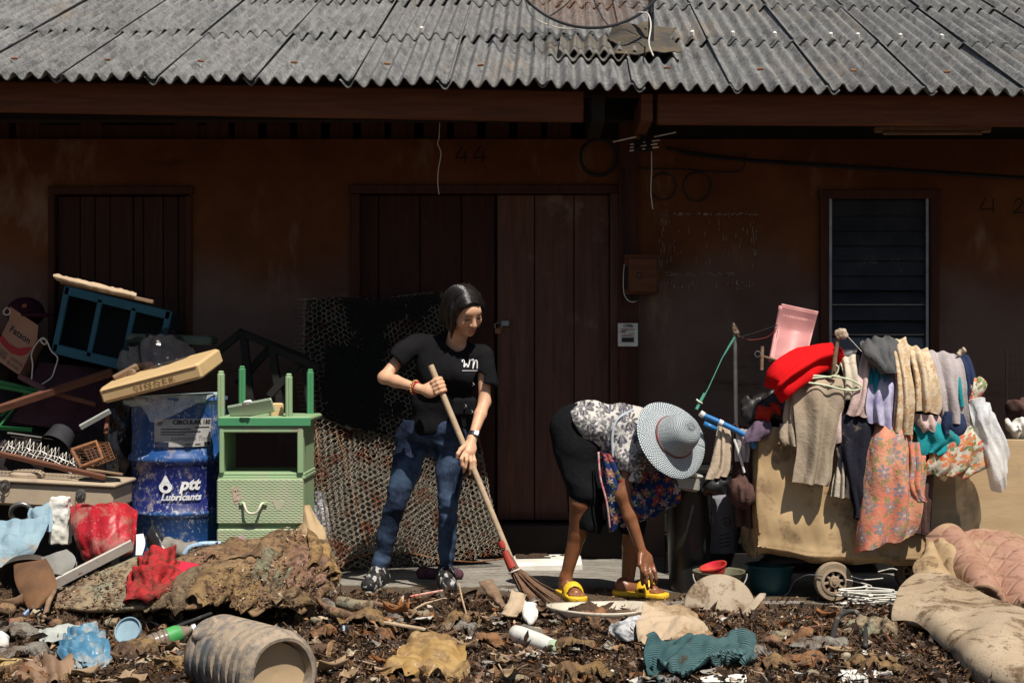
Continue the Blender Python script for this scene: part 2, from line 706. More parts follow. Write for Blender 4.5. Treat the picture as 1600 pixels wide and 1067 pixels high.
def flowers(s, uv, scale, petals=6, r=.42, seed=0.0):
    """Mask of petalled flowers and the random colour of each; uv in metres."""
    v = s.map(uv, (scale, scale, scale), (seed, seed * 1.7, 0))
    vo = s.n('TexVoronoi', voronoi_dimensions='2D')
    s.l(v, vo.inputs['Vector'])
    vo.inputs['Scale'].default_value = 1.0
    vo.inputs['Randomness'].default_value = .75
    sub = s.n('VectorMath', operation='SUBTRACT')
    s.l(v, sub.inputs[0]); s.l(vo.outputs['Position'], sub.inputs[1])
    sep = s.n('SeparateXYZ')
    s.l(sub.outputs[0], sep.inputs[0])
    sc = s.n('SeparateColor')
    s.l(vo.outputs['Color'], sc.inputs[0])
    ang = s.math('ADD', s.math('ARCTAN2', sep.outputs['Y'], sep.outputs['X']), s.math('MULTIPLY', sc.outputs[1], 6.0))
    pet = s.math('ABSOLUTE', s.math('COSINE', s.math('MULTIPLY', ang, petals / 2)))
    lim = s.math('MULTIPLY', s.math('MULTIPLY_ADD', pet, .65, .35), r)
    lim = s.math('MULTIPLY', lim, s.math('MULTIPLY_ADD', sc.outputs[2], .5, .75))
    d = s.math('SUBTRACT', lim, vo.outputs['Distance'])
    return s.ramp(d, 0.0, .05), s.ramp(vo.outputs['Distance'], .07, .12, 1.0, 0.0), sc.outputs[0], pet, vo.outputs['Distance']

def floral(name, base, flo, leaf, scale=18, petals=6, r=.42, base2=None, eye=None, mud=.12, proj=False, seed=0.0, bump=.4):
    s = NT(name)
    co = s.coord('Object')
    if proj:
        sp = s.n('SeparateXYZ'); s.l(co, sp.inputs[0])
        cb = s.n('CombineXYZ'); s.l(sp.outputs['X'], cb.inputs['X']); s.l(sp.outputs['Z'], cb.inputs['Y'])
        uv = cb.outputs[0]
    else:
        uv = s.coord('UV')
    col = s.mix(s.ramp(s.noise(co, 5, 4), .35, .65), base, base2 or base)
    m2, e2, r2, _, _ = flowers(s, uv, scale * 1.45, 4, r * .8, seed + 3.3)
    col = s.mix(s.math('MULTIPLY', m2, .85), col, leaf)
    m1, e1, r1, pet, dist = flowers(s, uv, scale, petals, r, seed)
    fc = s.mix(s.ramp(r1, .3, .7), flo[0], flo[1]) if isinstance(flo[0], tuple) else flo
    # fine veins along the petals
    vein = s.ramp(pet, .72, .95, 1.0, 0.0)
    fc = s.mix(s.math('MULTIPLY', vein, .35), fc, base)
    m1 = s.math('MULTIPLY', m1, s.ramp(s.noise(co, 24, 4, .7), .3, .55, .25, .9))
    col = s.mix(m1, col, fc)
    col = s.mix(s.math('MULTIPLY', s.ramp(s.noise(co, 9, 5, .65), .45, .7), .35), col, tuple(x * .55 for x in base))
    if eye:
        col = s.mix(s.math('MULTIPLY', e1, m1), col, eye)
    if mud:
        k = s.ramp(s.noise(co, 6, 6, .68), .75 - mud * .4, .85 - mud * .3)
        col = s.mix(s.math('MULTIPLY', k, .75), col, DRY)
    return s.done(col, .9, creases(s, co, s.bump(s.noise(co, 300, 3, .6), bump * .5, .003)), .1)

def clear_plastic(name, tint=(.8, .82, .85), alpha=.35, rough=.15):
    s = NT(name)
    co = s.coord()
    d = s.ramp(s.noise(co, 9, 5, .6), .4, .75)
    s.b.inputs['Base Color'].default_value = tint + (1,)
    s.b.inputs['Roughness'].default_value = rough
    s.b.inputs['Specular IOR Level'].default_value = .6
    al = s.math('MULTIPLY_ADD', d, .35, alpha)
    s.l(al, s.b.inputs['Alpha'])
    s.l(s.bump(s.noise(co, 30, 4, .6), .6, .006), s.b.inputs['Normal'])
    return s.m

def tinted(name, rough=.9, spec=.15, bump=.5, bsc=70, scale=1.0):
    """Colour from the mesh's own per-piece tint."""
    s = NT(name)
    a = s.n('Attribute', attribute_name='tint')
    co = s.coord()
    col = s.mix(s.ramp(s.noise(co, 40, 4, .7), .3, .7), a.outputs['Color'], s.mix(1.0, a.outputs['Color'], (.55, .5, .45), 'MULTIPLY'))
    return s.done(col, rough, s.bump(s.noise(co, bsc, 4, .6), bump, .005), spec)

def roof_material():
    s = NT('asbestos_cement')
    co = s.n('NewGeometry').outputs['Position']
    info = s.n('ObjectInfo')
    a = s.ramp(s.noise(co, 3.2, 6, .65), .3, .7)
    col = s.mix(a, (.185, .187, .186), (.295, .293, .285))
    col = s.mix(s.math('MULTIPLY', info.outputs['Random'], .5), col, (.20, .195, .19))
    # lichen specks, dark weathering streaks and earthy stains
    st = s.ramp(s.noise(s.map(co, (9, 1.2, 1.2)), 4, 6, .7), .46, .66)
    col = s.mix(s.math('MULTIPLY', st, .7), col, (.075, .077, .08))
    b1 = s.ramp(s.noise(s.map(co, (.6, 1.6, 1.6)), 26, 5, .72), .50, .62)
    col = s.mix(s.math('MULTIPLY', b1, .5), col, (.055, .055, .056))
    sp = s.ramp(s.noise(co, 62, 4, .75), .50, .62)
    col = s.mix(s.math('MULTIPLY', sp, .45), col, (.06, .058, .055))
    wh = s.ramp(s.noise(s.map(co, (1, 1, 1), (7, 3, 1)), 40, 4, .7), .55, .66)
    col = s.mix(s.math('MULTIPLY', wh, .35), col, (.46, .455, .44))
    br = s.ramp(s.noise(co, 1.9, 5, .6), .55, .75)
    col = s.mix(s.math('MULTIPLY', br, .45), col, (.27, .20, .13))
    n1 = s.bump(s.noise(co, 90, 5, .75), 1.0, .010)
    n2 = s.bump(s.noise(s.map(co, (1, .3, .3)), 40, 3, .6), .5, .010, n1)
    return s.done(col, .95, n2, .1)

def wall_material():
    s = NT('plaster')
    co = s.coord()
    sep = s.n('SeparateXYZ'); s.l(co, sep.inputs[0])
    n = s.noise(co, 1.6, 6, .62)
    up = s.mix(s.ramp(n, .35, .65), (.150, .058, .021), (.100, .034, .013))
    lo = s.mix(s.ramp(s.noise(co, 2.2, 5), .35, .65), (.140, .092, .074), (.105, .062, .050))
    h = s.math('ADD', sep.outputs['Z'], s.math('MULTIPLY', s.math('SUBTRACT', s.noise(co, 1.1, 5, .6), .5), .7))
    col = s.mix(s.ramp(h, 1.45, 1.85), lo, up)
    # pale patches of old limewash and dark soot, dragged sideways by the trowel
    sm = s.ramp(s.noise(s.map(co, (.5, 1, 2.4)), 3.0, 6, .65), .6, .78)
    col = s.mix(s.math('MULTIPLY', sm, .7), col, (.035, .018, .012))
    li = s.ramp(s.noise(s.map(co, (2.2, 1, .9), (3.3, 0, 1.7)), 1.9, 6, .6), .56, .74)
    col = s.mix(s.math('MULTIPLY', li, .65), col, (.24, .165, .115))
    return s.done(col, .9, s.bump(s.noise(s.map(co, (.6, 1, 1.6)), 45, 6, .7), .5, .006), .15)

def wood(name, c1, c2, axis='z', mud=.1, sc=1.0, rough=.75, mudc=DRY):
    s = NT(name)
    co = s.coord()
    st = {'z': (14, 14, 1.1), 'x': (1.1, 14, 14), 'y': (14, 1.1, 14)}[axis]
    g = s.noise(s.map(co, st), 2.2 * sc, 6, .65, .6)
    info = s.n('ObjectInfo')
    col = s.mix(s.ramp(g, .3, .7), c1, c2)
    col = s.mix(s.math('MULTIPLY', info.outputs['Random'], .4), col, tuple(x * .6 for x in c2))
    if mud:
        k = s.ramp(s.noise(co, 3.5, 6, .66), .72 - mud * .4, .84 - mud * .35)
        col = s.mix(s.math('MULTIPLY', k, .8), col, mudc)
    return s.done(col, rough, s.bump(g, .35, .004), .25)

def ground_material():
    s = NT('mud')
    co = s.coord()
    n = s.noise(co, 5, 8, .72)
    col = s.mix(s.ramp(n, .35, .65), (.026, .014, .008), (.10, .055, .028))
    k = s.ramp(s.noise(co, 70, 6, .78), .48, .62)
    col = s.mix(s.math('MULTIPLY', k, .8), col, (.20, .115, .058))
    k2 = s.ramp(s.noise(s.map(co, (1, 1, 1), (3, 1, 2)), 110, 4, .7), .60, .68)
    col = s.mix(s.math('MULTIPLY', k2, .7), col, (.40, .30, .20))
    wet = s.ramp(s.noise(co, 9, 5, .65), .48, .6)
    rough = s.math('MULTIPLY_ADD', wet, -.45, .85)
    nb = s.bump(s.noise(co, 75, 7, .78), 1.0, .025)
    return s.done(col, rough, nb, .4)

def slab_material():
    s = NT('concrete')
    co = s.coord()
    n = s.noise(co, 2.6, 7, .65)
    col = s.mix(s.ramp(n, .35, .68), (.20, .185, .16), (.30, .275, .235))
    col = s.mix(s.math('MULTIPLY', s.ramp(s.noise(co, 38, 5, .7), .50, .66), .7), col, (.13, .11, .085))
    sep = s.n('SeparateXYZ'); s.l(co, sep.inputs[0])
    e = s.math('ADD', sep.outputs['Y'], s.math('MULTIPLY', s.math('SUBTRACT', s.noise(s.map(co, (1, 1.6, 1)), 2.6, 6, .65), .5), 1.5))
    wet = s.ramp(e, 8.02, 8.12, 1.0, 0.0)
    col = s.mix(s.math('MULTIPLY', wet, .85), col, (.085, .055, .032))
    st = s.ramp(s.noise(s.map(co, (.8, 4, 1)), 6, 6, .7), .54, .62)
    col = s.mix(s.math('MULTIPLY', st, .75), col, (.085, .062, .04))
    rough = s.math('MULTIPLY_ADD', wet, -.38, .7)
    return s.done(col, rough, s.bump(s.noise(co, 50, 5, .7), .4, .005), .4)

def hat_material():
    s = NT('woven_straw')
    uv = s.coord('UV')
    sep = s.n('SeparateXYZ'); s.l(uv, sep.inputs[0])
    # rows of plaits: each row shifted by half a stitch
    wv = s.math('MULTIPLY', s.math('SUBTRACT', s.noise(s.coord(), 22, 3), .5), .012)
    row = s.math('MULTIPLY', s.math('ADD', sep.outputs['Y'], wv), 125.0)
    half = s.math('MULTIPLY', s.math('FLOOR', row), .5)
    cb = s.math('ADD', s.math('MULTIPLY', s.math('ADD', sep.outputs['X'], s.math('MULTIPLY', wv, .8)), 88.0), half)
    fx = s.math('FRACT', cb)
    fy = s.math('FRACT', row)
    # slanted stitch: light where inside an ellipse
    dx = s.math('SUBTRACT', s.math('ADD', fx, s.math('MULTIPLY', fy, .25)), .62)
    dy = s.math('SUBTRACT', fy, .5)
    d = s.math('ADD', s.math('MULTIPLY', s.math('MULTIPLY', dx, dx), 6.0), s.math('MULTIPLY', s.math('MULTIPLY', dy, dy), 5.0))
    k = s.ramp(d, .55, 1.15, 1.0, 0.0)
    n = s.noise(s.coord(), 12, 4)
    lite = s.mix(n, (.52, .57, .59), (.70, .73, .73))
    k = s.math('MULTIPLY', k, s.ramp(s.noise(s.map(uv, (260, 100, 1)), 1.0, 2), .15, .45, .45, 1.0))
    col = s.mix(k, (.085, .12, .14), lite)
    return s.done(col, .75, s.bump(k, .8, .004), .25)

M = {}
M['roof'] = roof_material()
M['wall'] = wall_material()
M['mud'] = ground_material()
M['slab'] = slab_material()
M['hat'] = hat_material()
M['tint'] = tinted('scrap')
M['tint_wet'] = tinted('wet_scrap', rough=.5, spec=.4)
M['fascia'] = wood('fascia_wood', (.16, .058, .024), (.095, .032, .014), 'x', .12, mudc=(.22, .12, .06))
M['door_left'] = wood('dark_planks', (.062, .019, .010), (.034, .011, .008), 'z', .08, mudc=(.06, .04, .03))
M['door_right'] = wood('brown_planks', (.135, .062, .040), (.080, .036, .025), 'z', .35, mudc=(.19, .125, .10))
M['door_frame'] = wood('frame_wood', (.080, .026, .013), (.046, .015, .009), 'z', .08, mudc=(.13, .08, .05))
M['shutter'] = wood('shutter_wood', (.070, .025, .014), (.040, .015, .010), 'z', .15, mudc=(.11, .08, .075))
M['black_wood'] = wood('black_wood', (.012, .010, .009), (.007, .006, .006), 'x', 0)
M['old_wood'] = wood('old_wood', (.28, .19, .12), (.17, .10, .06), 'x', .3)
M['pale_wood'] = wood('pale_wood', (.55, .42, .28), (.42, .30, .19), 'x', .1)
M['red_wood'] = wood('red_wood', (.20, .085, .05), (.13, .05, .03), 'x', .1)
M['ply'] = mk('plywood', (.46, .33, .19), (.36, .25, .14), 3.0, .8, .2, mud=.35, mudc=(.40, .31, .2), stretch=(.6, 1, 3), bsc=40)
M['glass'] = mk('dirty_glass', (.03, .035, .045), (.05, .055, .065), 5, .12, .6, mud=.25, mudc=(.09, .09, .1), bump=0)
M['alu'] = mk('aluminium', (.30, .30, .32), (.2, .2, .22), 9, .4, .5, .7, mud=.25)
M['dark'] = mk('dark_board', (.016, .010, .008), (.010, .007, .006), 5, .8)
M['black'] = mk('black_plastic', (.012, .012, .013), (.02, .02, .02), 5, .35, .5, bump=.1)
M['rubber'] = mk('black_rubber', (.02, .02, .02), (.03, .028, .026), 9, .6, .4, mud=.3, mudc=(.3, .24, .17))
M['cable'] = mk('cable', (.012, .012, .014), None, 5, .5)
M['white_cord'] = mk('white_cord', (.62, .58, .52), (.5, .46, .4), 20, .7)
M['steel'] = mk('steel', (.33, .32, .30), (.22, .2, .18), 12, .38, .5, .8, mud=.35, mudc=(.3, .2, .12))
M['rust'] = mk('rusty_steel', (.30, .13, .055), (.16, .075, .04), 30, .85, .2, .0, bump=.6, bsc=120)
M['white'] = mk('white_plastic', (.70, .69, .66), (.6, .58, .54), 8, .45, .4, mud=.3)
M['foam'] = mk('white_foam', (.72, .70, .64), (.6, .57, .5), 8, .85, .2, mud=.35, mudc=(.4, .3, .2))
M['print_white'] = mk('white_print', (.78, .78, .77), None, 20, .6, bump=0, specks=.3, speckc=(.2, .22, .35))
M['print_black'] = mk('black_print', (.02, .02, .022), None, 20, .6, bump=0)
M['print_red'] = mk('red_print', (.38, .03, .03), (.28, .025, .025), 20, .7, bump=0)
M['charcoal'] = mk('charcoal_mark', (.018, .013, .011), None, 30, .95, bump=0)

def skin(name, c1, c2, wet=0.0):
    s = NT(name)
    co = s.coord()
    a = s.n('Attribute', attribute_name='tint')
    col = s.mix(s.ramp(s.noise(co, 16, 4, .6), .35, .65), c1, c2)
    col = s.mix(1.0, col, a.outputs['Color'], 'MULTIPLY')
    m = s.done(col, .5 - wet, s.bump(s.noise(co, 170, 3, .6), .2 + wet, .002), .4)
    s.b.inputs['Subsurface Weight'].default_value = .12
    s.b.inputs['Subsurface Radius'].default_value = (.012, .005, .003)
    s.b.inputs['Subsurface Scale'].default_value = .6
    return m
# ------------------------------------------------------------------ lettering
def letters(body, size, shear=0.0, bold=0.0, align='CENTER', spacing=1.0):
    """Flat lettering as (x, y) points and faces, centred on its baseline."""
    cu = bpy.data.curves.new('lettering', 'FONT')
    cu.body, cu.size, cu.shear, cu.offset = body, size, shear, bold
    cu.align_x = align
    cu.space_character = spacing
    cu.resolution_u = 3
    o = bpy.data.objects.new('lettering', cu)
    COL.objects.link(o)
    dg = bpy.context.evaluated_depsgraph_get()
    me = o.evaluated_get(dg).to_mesh()
    v = [tuple(p.co) for p in me.vertices]
    f = [tuple(p.vertices) for p in me.polygons]
    o.evaluated_get(dg).to_mesh_clear()
    bpy.data.objects.remove(o)
    bpy.data.curves.remove(cu)
    return v, f

def print_on(name, body, size, place, mat, parent, **k):
    """Lettering carried onto a surface by place(x, y)."""
    v, f = letters(body, size, **k)
    mb = MB().add([place(x, y) for x, y, z in v], f)
    return part(name, mb, mat, parent)

# ------------------------------------------------------------------ ground, slab
SLAB_FRONT = 7.62
def ground_z(x, y):
    x, y = np.asarray(x, float), np.asarray(y, float)
    P = np.stack([x, y, 0 * x], -1)
    z = -.015 + fbm(P, 2.3, 3, 21) * .030 + fbm(P, 9, 4, 22, ridge=True) * .016 + fbm(P, 30, 4, 23, ridge=True, gain=.65) * .011
    def hill(cx, cy, rx, ry, h):
        return h * np.exp(-(((x - cx) / rx) ** 2 + ((y - cy) / ry) ** 2))
    z += hill(-1.95, 7.15, .95, .35, .05) + hill(-1.15, 7.2, .55, .3, .05) + hill(-2.7, 7.2, .5, .5, .12)
    z += hill(-.45, 7.1, .55, .28, .07) + hill(.0, 6.9, .35, .25, .03) + hill(2.1, 6.6, .5, .6, .06) + hill(.95, 6.55, .6, .35, .03)
    z += hill(-1.1, 6.1, .8, .35, .02) + hill(.2, 6.2, .7, .3, .02)
    z -= .045 * np.clip((y - 7.0) / .35, 0, 1) * np.clip((x + .15) / .3, 0, 1)
    z -= .02 * np.clip((y - 7.25) / .25, 0, 1)
    back = np.clip((y - (SLAB_FRONT + .0)) / .12, 0, 1)
    return z * (1 - back) + back * (-.06)

def mud_mesh():
    xs = np.arange(-2.9, 2.7, .009)
    ys = np.arange(5.0, 7.86, .0085)
    X, Y = np.meshgrid(xs, ys)
    Z = ground_z(X, Y)
    nx, ny = len(xs), len(ys)
    V = np.stack([X.ravel(), Y.ravel(), Z.ravel()], 1)
    i = np.arange((ny - 1) * nx).reshape(ny - 1, nx)[:, :-1].ravel()
    return mesh_from('mud_ground', V, np.stack([i, i + 1, i + nx + 1, i + nx], 1))
setting('mud_ground', mud_mesh(), M['mud'], smooth=True)
mb = MB()
mb.add([(-120, -80, -.13), (120, -80, -.13), (120, 120, -.13), (-120, 120, -.13)], [(0, 1, 2, 3)])
setting('ground', mb, M['mud'])

def slab_mesh():
    """Porch floor with a worn, uneven front edge."""
    xs = np.linspace(-5, 5, 260)
    fr = SLAB_FRONT + .04 * fbm(np.stack([xs, xs * 0, xs * 0], -1), 2.5, 4, 31)
    v, f = [], []
    for x, y in zip(xs, fr):
        v += [(x, y, -.12), (x, y, -.012), (x, y + .012, 0), (x, 9.21, 0), (x, 9.21, -.12)]
    for i in range(len(xs) - 1):
        for k in range(4):
            f.append((i * 5 + k, i * 5 + 5 + k, i * 5 + 6 + k, i * 5 + 1 + k))
    return MB().add(v, f)
setting('porch_floor', slab_mesh(), M['slab'])

# ------------------------------------------------------------------ the house
SW = F / 9.2
def wx(px): return (px - CX) / SW
def wz(py): return EYE - (py - CY) / SW
house = thing('house', (0, 9.2, 0), 'low single-storey house with brown plaster wall and grey corrugated roof', 'house')

def wall_mesh():
    holes = [(wx(560), wx(955), .2, wz(300)), (wx(85), wx(296), 1.0, wz(295)), (wx(1283), wx(1462), 1.08, wz(303))]
    xs = sorted({-5.0, 5.0} | {h[0] for h in holes} | {h[1] for h in holes} | set(np.linspace(-5, 5, 21).round(3)))
    zs = sorted({-.1, 2.42} | {h[2] for h in holes} | {h[3] for h in holes} | {.6, 1.5})
    idx, v, f = {}, [], []
    def vid(x, z):
        if (x, z) not in idx:
            idx[(x, z)] = len(v)
            v.append((x, 9.2, z))
        return idx[(x, z)]
    for a, b in zip(xs, xs[1:]):
        for c, d in zip(zs, zs[1:]):
            mx, mz = (a + b) / 2, (c + d) / 2
            if any(h[0] < mx < h[1] and h[2] < mz < h[3] for h in holes):
                continue
            f.append((vid(a, c), vid(b, c), vid(b, d), vid(a, d)))
    return MB().add(v, f)
part('front_wall', wall_mesh(), M['wall'], house, solid=.12)
for nm, x in (('side_wall', -5.06), ('side_wall', 5.06)):
    mb = MB().prism([(9.2, -.1), (12.3, -.1), (12.3, 4.1), (9.2, 2.92)], .1, Matrix(((0, 1, 0, x - .05), (1, 0, 0, 0), (0, 0, 1, 0), (0, 0, 0, 1))))
    part(nm, mb, M['wall'], house)
part('back_wall', MB().box((0, 12.36, 2.0), (10.2, .1, 4.2)), M['wall'], house)
part('inner_floor', MB().box((0, 10.8, -.08), (10, 2.9, .1)), M['dark'], house)

# boards closing the gap above the wall, with slits between them
x = -320
while x < 905:
    jit = random.uniform(-2, 2)
    if 70 < x < 250:
        if x > 96 and x < 130:
            part('vent_board', MB().box((wx(x + 17 + jit), 9.24, 2.56), (34 / SW, .02, .30), bev=.003), M['door_frame'], house)
        x += 49
        continue
    part('vent_board', MB().box((wx(x + 19 + jit), 9.24, 2.56 + random.uniform(-.008, .008)), (37 / SW, .02, .30), bev=.003), M['door_frame'], house)
    x += 49
part('vent_rail', MB().box((wx(190), 9.25, 2.47), (1.0, .02, .075), bev=.003), M['door_frame'], house)
part('header_board', MB().box(((wx(915) + 5) / 2, 9.235, 2.58), (5 - wx(915), .03, .34), bev=.004), M['dark'], house)

# door
def board(px0, px1, z0, z1, y, mat, parent, name='plank', th=.03):
    mb = MB().box((wx((px0 + px1) / 2), y + th / 2, (z0 + z1) / 2), ((px1 - px0) / SW - .005, th, z1 - z0), bev=.004)
    return part(name, mb, mat, parent)
door = part('door', MB().box((wx(757), 9.30, 1.15), (395 / SW, .02, 1.9)), M['dark'], house)
for a, b in ((561, 590), (590, 655), (655, 720), (720, 773)):
    board(a, b, .21, 2.10, 9.245 + random.uniform(0, .006), M['door_left'], door)
for a, b in ((776, 835), (835, 897), (897, 953)):
    board(a, b, .21, 2.10, 9.235 + random.uniform(0, .006), M['door_right'], door)
mb = MB().box((wx(757.5), 9.20, wz(296)), (424 / SW, .06, .05), bev=.004)
part('door_lintel', mb, M['door_frame'], house)
for px in (555.5, 960.5):
    part('door_jamb', MB().box((wx(px), 9.205, (wz(303) + .2) / 2), (15 / SW, .07, wz(303) - .2), bev=.004), M['door_right'] if px > 900 else M['door_frame'], house)
part('door_sill', MB().box((wx(757), 9.23, .1), (450 / SW, .22, .2), bev=.01), M['dark'], house)
pl = part('padlock', MB().box((wx(778), 9.215, wz(517)), (.036, .022, .034), bev=.005), M['rust'], door)
part('shackle', MB().tube([W(774, 513, 9.2), W(773, 507, 9.2), W(778, 503, 9.2), W(784, 507, 9.2), W(783, 513, 9.2)], .004, 6), M['steel'], pl)
part('hasp', MB().box((wx(789), 9.222, wz(505)), (.05, .008, .032), bev=.003), M['alu'], door)

# shuttered window on the left
sh = part('shutter_window', MB().box((wx(190), 9.28, 1.55), (211 / SW, .02, 1.15)), M['dark'], house)
for a, b in ((87, 123), (123, 146), (146, 170), (170, 206), (206, 222), (222, 253), (253, 277), (277, 294)):
    board(a, b, 1.0, 2.09, 9.225 + random.uniform(0, .008), M['shutter'], sh, 'board', .02)
part('window_lintel', MB().box((wx(190), 9.195, wz(298)), (226 / SW, .05, .045), bev=.004), M['door_frame'], sh)
for px in (82, 296):
    part('window_jamb', MB().box((wx(px), 9.197, 1.55), (10 / SW, .05, 1.08), bev=.004), M['door_frame'], sh)

# louvred window on the right
lw = part('louvre_window', MB().box((wx(1372), 9.4, 1.55), (178 / SW, .02, 1.1)), M['dark'], house)
for px in (1287, 1459):
    part('window_jamb', MB().box((wx(px), 9.20, 1.59), (14 / SW, .06, 1.02), bev=.004), M['door_frame'], lw)
part('window_lintel', MB().box((wx(1373), 9.198, wz(304)), (190 / SW, .06, .05), bev=.004), M['door_frame'], lw)
part('window_sill', MB().box((wx(1373), 9.19, 1.06), (190 / SW, .09, .05), bev=.004), M['door_frame'], lw)
for px in (1297.5, 1449):
    part('louvre_channel', MB().box((wx(px), 9.215, 1.59), (5 / SW, .04, 1.01), bev=.002), M['alu'], lw)
for i in range(11):
    z = wz(324 + i * 23.4)
    tilt = R(20 + random.uniform(-3, 3) + (20 if i in (6, 8) else 0))
    part('glass_slat', MB().box((wx(1373), 9.235, z), (146 / SW, .006, .098), Matrix.Rotation(-tilt, 3, 'X')), M['glass'], lw)
    part('slat_clip', MB().box((wx(1373), 9.222, z - .043), (146 / SW, .006, .005)), M['alu'], lw)

# wooden post between door and meter box
part('post', MB().box((wx(981), 9.17, 1.3), (30 / SW, .05, 2.45), bev=.006), M['door_frame'], house)

# roof
SL = math.atan(.394)
ROLL = -.0144
EAVE_Y, EAVE_Z = 7.80, 2.475
def roof_pt(x, s, up=0.0):
    return Vector((x, EAVE_Y + s * math.cos(SL) - up * math.sin(SL), EAVE_Z + s * math.sin(SL) + up * math.cos(SL) + ROLL * x))
mb = MB()
for s_ in (.35, 1.2, 2.35, 3.5, 4.6):
    mb.beam(roof_pt(-5.1, s_, -.07), roof_pt(5.1, s_, -.07), .06, .06)
for x in np.arange(-5, 5.1, 1.0):
    mb.beam(roof_pt(x, .36, -.15), roof_pt(x, 4.7, -.15), .05, .1)
roof = part('roof', mb, M['door_frame'], house)
PITCH, AMP, SLEN, COVER = .0797, .0205, 1.30, .478
def sheet_mesh(width, length, name='roof_sheet', seed=0):
    nu = int(width / PITCH * 10)
    ns = 8
    v, f = [], []
    for j in range(ns + 1):
        for i in range(nu + 1):
            x = width * i / nu
            edge = .0
            if j == 0: edge = .006 * math.sin(x * 31 + seed) + .004 * math.sin(x * 77 + 2 * seed)
            v.append((x, length * j / ns + edge, AMP * math.cos(2 * math.pi * x / PITCH)))
    for j in range(ns):
        for i in range(nu):
            a = j * (nu + 1) + i
            f.append((a, a + 1, a + nu + 2, a + nu + 1))
    return mesh_from(name, v, f)
variants = []
for q in range(3):
    me = sheet_mesh(.54, SLEN, seed=q * 1.7)
    me.materials.append(M['roof'])
    me.polygons.foreach_set('use_smooth', [True] * len(me.polygons))
    variants.append(me)
def place_sheet(me, x, s_, lift, dx=0, yaw=0.0, tilt=0.0, side=-.011):
    o = bpy.data.objects.new('roof_sheet', me)
    COL.objects.link(o)
    m = o.modifiers.new('thickness', 'SOLIDIFY')
    m.thickness = .007
    o.parent = roof
    o.matrix_parent_inverse = world_of(roof).inverted()
    base = Matrix.Translation(roof_pt(x, s_, lift)) @ Matrix.Rotation(-math.atan(ROLL), 4, 'Y') @ Matrix.Rotation(SL + tilt, 4, 'X') @ Matrix.Rotation(yaw, 4, 'Z') @ Matrix.Rotation(side, 4, 'Y')
    o.matrix_basis = base
    return o
for c in range(4):
    for i in range(-11, 10):
        x = -.047 + i * COVER + (0 if c % 2 == 0 else 0.0)
        if x < -4.9 or x > 4.7: continue
        if c > 1 and (x < -4.2 or x > 3.8): pass
        s_ = c * 1.17 + random.uniform(-.012, .012)
        if c == 1 and i in (0,):
            s_ += .10
        place_sheet(variants[(i + c) % 3], x, s_, (.046 if x > -.1 else .026) + .002 * (i % 2), yaw=random.uniform(-.006, .006), tilt=-.013 + random.uniform(-.003, .003), side=.034 if x > -.1 else -.058)
patch = sheet_mesh(.5, .42, 'roof_patch', 5)
patch.materials.append(mk('stained_sheet', (.15, .147, .14), (.17, .145, .11), 3, .95, .1, mud=.35, mudc=(.06, .058, .055), bump=.6, bsc=140))
patch.polygons.foreach_set('use_smooth', [True] * len(patch.polygons))
for (x, s_, up, yw) in ((-.045, .60, .050, .02), (.08, .66, .064, -.03)):
    o = place_sheet(patch, x, s_, up, yaw=yw)
    o.name = 'patch_sheet'
# fixing clips on the second course
clip = None
for px in (1080, 1143, 1208, 1295, 1337, 1403, 1467, 1598, 660, 777):
    x = (px - CX) / F * 8.95
    p = roof_pt(x, 1.20, .075)
    part('roof_clip', MB().box(p, (.02, .03, .03), Euler((SL, 0, random.uniform(-.4, .4))).to_matrix(), bev=.004), M['foam'], roof)
# rusty hooks on the eave course
for i in range(-9, 9):
    if i in (0,): continue
    p = roof_pt(-.047 + i * COVER + .2, .38, .048)
    part('roof_hook', MB().box(p, (.035, .012, .012), Euler((SL, 0, random.uniform(-.5, .5))).to_matrix(), bev=.003), M['rust'], roof)
# fascia beams under the eave
fb = MB().box(((-700 + 912 - 2 * CX) / 2 / F * 7.95, 7.97, 0), ((912 + 700) / F * 7.95, .06, .17), bev=.006)
def fascia(px0, px1, zb0, zb1):
    x0, x1 = (px0 - CX) / F * 7.95, (px1 - CX) / F * 7.95
    h = .155
    return MB().beam((x0, 7.98, zb0 + h / 2), (x1, 7.98, zb1 + h / 2), .06, h, bev=.008)
part('fascia_board', fascia(-700, 912, 2.440, 2.350), M['fascia'], house)
part('fascia_board', fascia(1027, 2300, 2.338, 2.315), M['fascia'], house)
part('rafter_end', MB().box(((932 - CX) / F * 8.2, 8.3, 2.42), (.07, .7, .14), bev=.005), M['dark'], house)
part('rafter_end', MB().box(((1006 - CX) / F * 8.2, 8.3, 2.42), (.06, .7, .14), bev=.005), M['fascia'], house)
part('tie_beam', MB().box((0, 8.62, 2.50), (10, .08, .12), bev=.005), M['dark'], house)

# tar patch under the dish mast
g = []
for j in range(5):
    row = []
    for i in range(5):
        x = .37 + .34 * i / 4
        s_ = .62 + .62 * j / 4
        row.append(roof_pt(x + .03 * math.sin(j * 2), s_, .085 + .05 * math.exp(-((i - 1.6) ** 2 + (j - 3) ** 2) / 2)))
    g.append(row)
tar = mk('tar_sheet', (.05, .048, .045), (.11, .085, .055), 7, .8, .2, bump=.6, bsc=60)
part('tar_patch', sheet(g, 46, 46, noise=(.014, 9), ridge=.007, seed=4, grain=1.0, ragged=.05), tar, roof, smooth=True, solid=.006)

